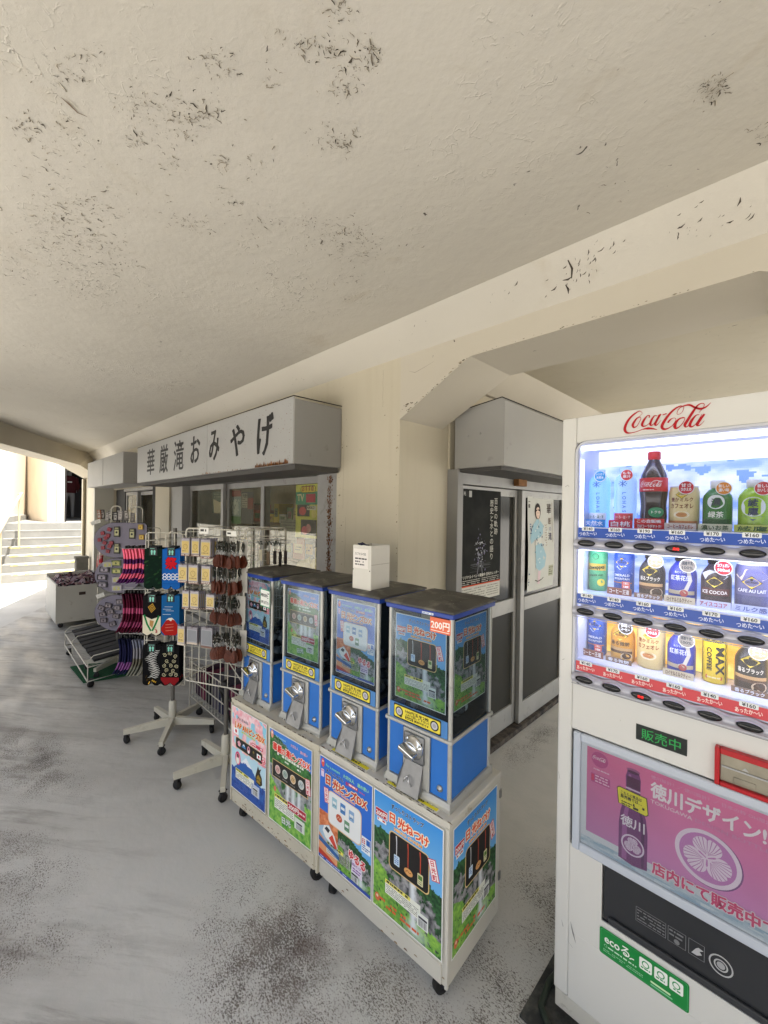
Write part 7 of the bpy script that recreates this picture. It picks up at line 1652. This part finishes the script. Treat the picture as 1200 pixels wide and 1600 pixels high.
wf = MB(); wf.box(-2.18, -2.08, 1.06, 1.12, .003, .012, M('dark_leaf_scrap', '#2d2824', .9), .002); tag(wf.build('scrap'), 'dark scrap on the floor behind the key charm rack', 'scrap')
dr = MB(); dr.lathe([(0, .006), (.006, .005), (.009, .001), (.009, 0)], M('black_gum', '#23252c', .6), 12, o=(-1.02, .335, .001)); tag(dr.build('gum_spot'), 'black gum spot on the grey floor left of the cabinets', 'gum')

# ============================================================ BEHIND THE SHOP GLASS
random.seed(3)
def sheet(name, lab, cat, x0, x1, z0, z1, y, fn, mat=None, flipx=None):
    mb = MB(); mb.box(x0, x1, y, y + .001, z0, z1, M('sheet_back', '#cfccc4', .8)); A = Art(mb, (x0, y - .0004, z0), (1, 0, 0), (0, 0, 1), (0, -1, 0), mat or PRINT, .0004); fn(A, x1 - x0, z1 - z0); return tag(mb.build(name), lab, cat)
def f_y(A, w_, h):
    A.rect(0, 0, w_, h, '#d9dc5a', 1); A.rect(.0, h * .62, w_, h * .86, '#3a9c84', 2); A.rrect(.06, h * .84, w_ * .86, h * .97, .02, '#2a2a20', 2); A.rrect(.067, h * .85, w_ * .84, h * .96, .016, '#f0d83a', 3); A.text('おすすめ', .08, h * .875, .05, '#8a2a20', 4, .04, w=w_ * .5)
    A.text('TV', .02, h * .69, .07, '#e8e6c4', 3, .05); A.rect(.13, h * .66, w_ * .85, h * .82, '#c8285a', 3); A.rect(.02, h * .40, w_ * .62, h * .62, '#30263c', 4); A.circ(.09, h * .50, .045, '#d8405a', 5, .03); A.rect(w_ * .5, h * .52, w_ * .9, h * .6, '#e9e8de', 5); A.text('NIKKO', w_ * .52, h * .54, .028, '#2a2a2a', 6, .03); A.rect(.07, .02, w_ * .92, h * .34, '#2a1c34', 4); A.circ(w_ * .42, h * .14, .04, '#e8708c', 5, .03); A.circ(w_ * .58, h * .18, .03, '#e89aa8', 5); A.circ(w_ * .8, h * .45, .03, '#f0e88a', 3)
sheet('window_poster', 'yellow and teal poster inside the right pane of the shop window', 'poster', -2.622, -2.336, 1.338, 1.72, 1.705, f_y, GLOSS)
sheet('price_list', 'white sheet of small print inside the right pane of the shop window', 'notice', -2.927, -2.692, 1.281, 1.46, 1.76, lambda A, w_, h: (A.rect(0, 0, w_, h, '#96958c', 1), A.fine(.012, .01, w_ - .012, h - .01, 7, '#6a6862', 2, .4)))
def f_m(A, w_, h):
    A.rect(0, 0, w_, h, '#9fb0b4', 1); A.rect(0, h * .82, w_, h, '#9c5048', 2); A.rect(0, 0, w_, h * .22, '#5f8a54', 2); A.circ(w_ * .5, h * .5, w_ * .28, '#cfd8d8', 3, h * .24)
    for _ in range(26): A.circ(random.uniform(.02, w_ - .02), random.uniform(.08, h * .72), .008, random.choice(('#dfe4e2', '#5f6e70')), 4, k=7)
sheet('map_poster', 'pale illustrated poster in the middle pane of the shop window', 'poster', -3.80, -3.585, 1.40, 1.705, 1.75, f_m)
def f_r(A, w_, h):
    A.rect(0, 0, w_, h, '#4c4a50', 1); A.rect(.01, h * .5, w_ * .5, h * .95, '#b8b4a8', 2); A.fine(.02, h * .52, w_ * .46, h * .93, 6, '#4a463f', 3, .45); A.rect(w_ * .52, h * .45, w_ * .97, h * .80, '#8a3a34', 2); A.text('営業中', .03, h * .84, .03, '#2a2622', 4, .03)
sheet('shop_notice_poster', 'dark poster with a white text block beside the pale illustrated poster', 'poster', -3.575, -3.35, 1.408, 1.69, 1.75, f_r)
sheet('postcard_sheet', 'cream and green card pinned inside the left pane of the shop window', 'card', -4.33, -3.965, 1.49, 1.71, 1.80, lambda A, w_, h: (A.rect(0, 0, w_, h, '#4a5a4c', 1), A.poly([(.05, .0), (w_ - .04, .0), (w_ - .02, h * .62), (w_ * .5, h * .5), (.02, h * .66)], '#c9bea2', 2), A.fine(.04, h * .7, w_ - .04, h * .92, 2, '#8a9484', 2, .4)))
shelf = thing('shop_shelf', 'wooden display shelf of pale boxes inside the shop behind the glass', 'shelf', (-4.5, 2.15, 0), 0)
WD = M('shelf_wood', '#7a6248', .6, var=.15, vscale=4, stretch=(1, 6, 6))
mb = MB()
for z in (.75, 1.05, 1.38): mb.box(0, 2.1, 0, .4, z, z + .025, WD, .002)
mb.build('boards', shelf)
for x in (0, 2.08): mb = MB(); mb.box(x, x + .03, 0, .4, 0, 1.6, WD, .002); mb.build('side_panel', shelf)
gcol = ['#d9c070', '#e9d9a0', '#c8b0a0', '#d9d4c4', '#8aa070', '#b8604c', '#e0c84a', '#4a6a8a']
for z in (.775, 1.075, 1.405):
    x = -4.46
    while x < -2.5:
        w_ = random.uniform(.08, .2); h = random.uniform(.08, .22); c = random.choice(gcol)
        mb = MB(); mb.box(0, w_, 0, .22, 0, h, M('gift_box' + c, c, .5), .004); A = Art(mb, (0, -.0005, 0), (1, 0, 0), (0, 0, 1), (0, -1, 0), GLOSS, .0005); A.rect(w_ * .15, h * .3, w_ * .85, h * .75, random.choice(('#c9a04a', '#8a3a34', '#d9c48a', '#5c7a4a')), 1); A.fine(w_ * .2, h * .4, w_ * .8, h * .65, 2, '#3a2a24', 2, .5)
        tag(mb.build('gift_box', None, (x, 2.18, z)), 'souvenir box on the shelf behind the shop window', 'box', 'souvenir boxes on the shop shelf'); x += w_ + .012
for i, (x, z, r_, c) in enumerate(((-2.88, 1.06, .09, '#d9d09a'), (-2.70, 1.10, .075, '#cbbd6a'), (-2.95, 1.0, .07, '#e0d24a'))):
    mb = MB(); mb.lathe([(0, -r_ * .7), (r_ * .8, -r_ * .5), (r_, 0), (r_ * .7, r_ * .6), (0, r_ * .8)], M('plush_' + c, c, .95), 18); mb.lathe([(0, -.03), (.03, 0), (0, .03)], M('plush_' + c), 10, o=(r_ * .6, -.01, r_ * .7))
    tag(mb.build('plush_toy', None, (x, 1.98, z)), ('large pale yellow', 'olive yellow', 'small bright yellow')[i] + ' plush toy on the table behind the right window pane', 'plush toy')
mb = MB(); mb.box(-3.1, -2.3, 1.85, 2.12, .93, .96, WD, .003)
for x in (-3.08, -2.36): mb.box(x, x + .04, 1.87, 2.1, 0, .93, WD)
tag(mb.build('table'), 'narrow wooden table just behind the right pane of the shop window', 'table')

# ============================================================ PASSAGE DOOR POSTERS
def door_poster(name, lab, x, y0, y1, z0, z1, fn, amp=.003):
    mb = MB(); A = Art(mb, (x, y0, z0), (0, 1, 0), (0, 0, 1), (1, 0, 0), print_mat('matte_poster', .7, spec=.12), .0006); A.warp = lambda a, b: amp * math.sin(b * 7) + amp * .6 * math.sin(a * 9 + 1)
    fn(A, y1 - y0, z1 - z0); return tag(mb.build(name), lab, 'poster')
def gridrect(A, w_, h, c, l, n_=10):
    for j in range(n_):
        A.rect(0, h * j / n_, w_, h * (j + 1) / n_, c, l)
def f_dark(A, w_, h):
    nx, ny = 46, 60; n1 = vnoise(nx, ny, 5, 7, 91, 3); im = lerp(C('#0c0d0b'), C('#232520'), (n1 - .3) * 1.6); A.grid(im, 0, h * .15, w_, h, 1)
    A.rect(.01, h * .935, .09, h * .985, '#2c2c2c', 2); A.text('日光', .014, h * .945, .026, '#c9c9c4', 3, .02); A.rect(.095, h * .93, .125, h * .985, '#b9b9b4', 3)
    A.text('百年の軌跡', w_ * .87, h * .88, .046, '#c9c7bd', 3, .01, vert=True); A.text('歴史と水との語り', w_ * .76, h * .86, .046, '#c9c7bd', 3, .01, vert=True)
    for _ in range(80): A.circ(w_ * .47 + random.gauss(0, .032), h * .43 + random.gauss(0, .055), random.uniform(.003, .010), random.choice(('#9a9ca4', '#c9c9cc', '#5c5e68', '#77708c')), random.randint(2, 5), random.uniform(.002, .007), 7, rot=random.random() * 3)
    A.stroke([(w_ * .32, h * .50), (w_ * .47, h * .525), (w_ * .62, h * .50)], [.001, .006, .001], '#8f9096', 4)
    for s_ in (-1, 1): A.stroke([(w_ * .47 + s_ * .01, h * .36), (w_ * .47 + s_ * .03, h * .24)], .008, '#77787c', 3)
    for _ in range(14): y = h * random.uniform(.26, .34); A.stroke([(w_ * random.uniform(.2, .45), y), (w_ * random.uniform(.5, .75), y)], .0015, '#5f6064', 3)
    A.text('オリジナルイベント開催中 日光カレンダー', .012, h * .215, .022, '#dedbd2', 3, .03, w=w_ * .94); A.fine(.012, h * .155, w_ * .48, h * .205, 3, '#bdbab2', 3, .4); A.fine(w_ * .52, h * .155, w_ * .96, h * .205, 3, '#bdbab2', 3, .4)
    A.rect(0, 0, w_, h * .15, '#cfcdc4', 1); A.rect(0, h * .141, w_, h * .152, '#c8502c', 3); A.fine(.02, h * .02, w_ - .02, h * .13, 5, '#8a8880', 3, .35)
door_poster('event_poster', 'black event poster with a pale ghostly figure on the left passage door', -1.4270, 2.062, 2.54, .985, 1.68, f_dark, .0015)
def f_white(A, w_, h):
    n_ = 12
    for j in range(n_): A.rect(0, h * j / n_, w_, h * (j + 1) / n_, '#cfd0ca', 0)
    cx = w_ * .36
    SK, HR, KB, KB2 = '#e6cdbb', '#2c2322', '#a3c6d4', '#7fa8bc'
    A.circ(cx, h * .845, .052, HR, 1, .062); A.circ(cx + .003, h * .83, .036, SK, 2, .044); A.poly([(cx - .045, h * .86), (cx + .045, h * .87), (cx + .03, h * .845), (cx - .005, h * .862), (cx - .038, h * .835)], HR, 3); A.stroke([(cx - .016, h * .828), (cx - .006, h * .829)], .004, HR, 3); A.stroke([(cx + .010, h * .829), (cx + .020, h * .828)], .004, HR, 3); A.stroke([(cx - .004, h * .795), (cx + .008, h * .796)], .003, '#b0504c', 3)
    A.rect(cx - .012, h * .755, cx + .014, h * .79, SK, 1)
    A.poly([(cx - .02, h * .76), (cx - .085, h * .70), (cx - .135, h * .56), (cx - .12, h * .50), (cx - .05, h * .545), (cx + .03, h * .56), (cx + .085, h * .60), (cx + .09, h * .70), (cx + .02, h * .76)], KB, 2)
    A.poly([(cx - .05, h * .545), (cx + .06, h * .57), (cx + .05, h * .50), (cx - .05, h * .48)], '#d9dad4', 3)
    A.poly([(cx - .05, h * .48), (cx + .06, h * .50), (cx + .145, h * .36), (cx + .12, h * .24), (cx + .03, h * .20), (cx - .04, h * .24)], KB, 2); A.poly([(cx + .0, h * .2), (cx + .05, h * .2), (cx + .04, h * .06), (cx + .0, h * .06)], '#ddc6cc', 1)
    for _ in range(26): A.circ(cx + random.gauss(.0, .06), h * random.uniform(.26, .70), .010, random.choice((KB2, '#2f4a78', '#dfe8ea')), 4, .006, 7, rot=random.random() * 3)
    A.stroke([(cx + .03, h * .775), (cx + .02, h * .72), (cx - .03, h * .66)], .006, '#e9e6dd', 4)
    A.stroke([(cx - .05, h * .11), (cx + .0, h * .09), (cx + .06, h * .10), (cx + .10, h * .12)], .006, '#3a2c2c', 4)
    for i in range(9): A.stroke([(cx + .12 + .012 * (i % 3), h * (.70 - .028 * i)), (cx + .14, h * (.69 - .028 * i)), (cx + .16, h * (.70 - .028 * i))], .004, '#8c6a4c', 3)
    A.text('華', w_ * .80, h * .83, .085, '#3a2a24', 3, .03, anchor='c'); A.text('厳', w_ * .82, h * .71, .055, '#6a5a50', 3, .03, anchor='c'); A.text('の', w_ * .84, h * .63, .040, '#8a86a8', 3, .03, anchor='c'); A.text('滝', w_ * .83, h * .53, .065, '#3c3450', 3, .03, anchor='c')
    A.text('一葉', .025, h * .93, .03, '#3a3030', 3, .03, vert=True); A.rect(w_ * .92, h * .5, w_ * .93, h * .95, '#7a5a48', 3)
    A.rect(w_ * .78, h * .12, w_ * .96, h * .24, '#b3b49f', 3); A.fine(w_ * .79, h * .13, w_ * .95, h * .23, 4, '#6a6e5c', 4, .4); A.fine(.01, h * .06, .03, h * .2, 5, '#4a5a78', 3, .5)
    A.fine(.03, h * .6, .06, h * .72, 5, '#6a7a9c', 3, .5)
door_poster('festival_poster', 'white poster of a figure in a pale blue robe on the right passage door', -1.392, 2.862, 3.325, .965, 1.66, f_white, .006)
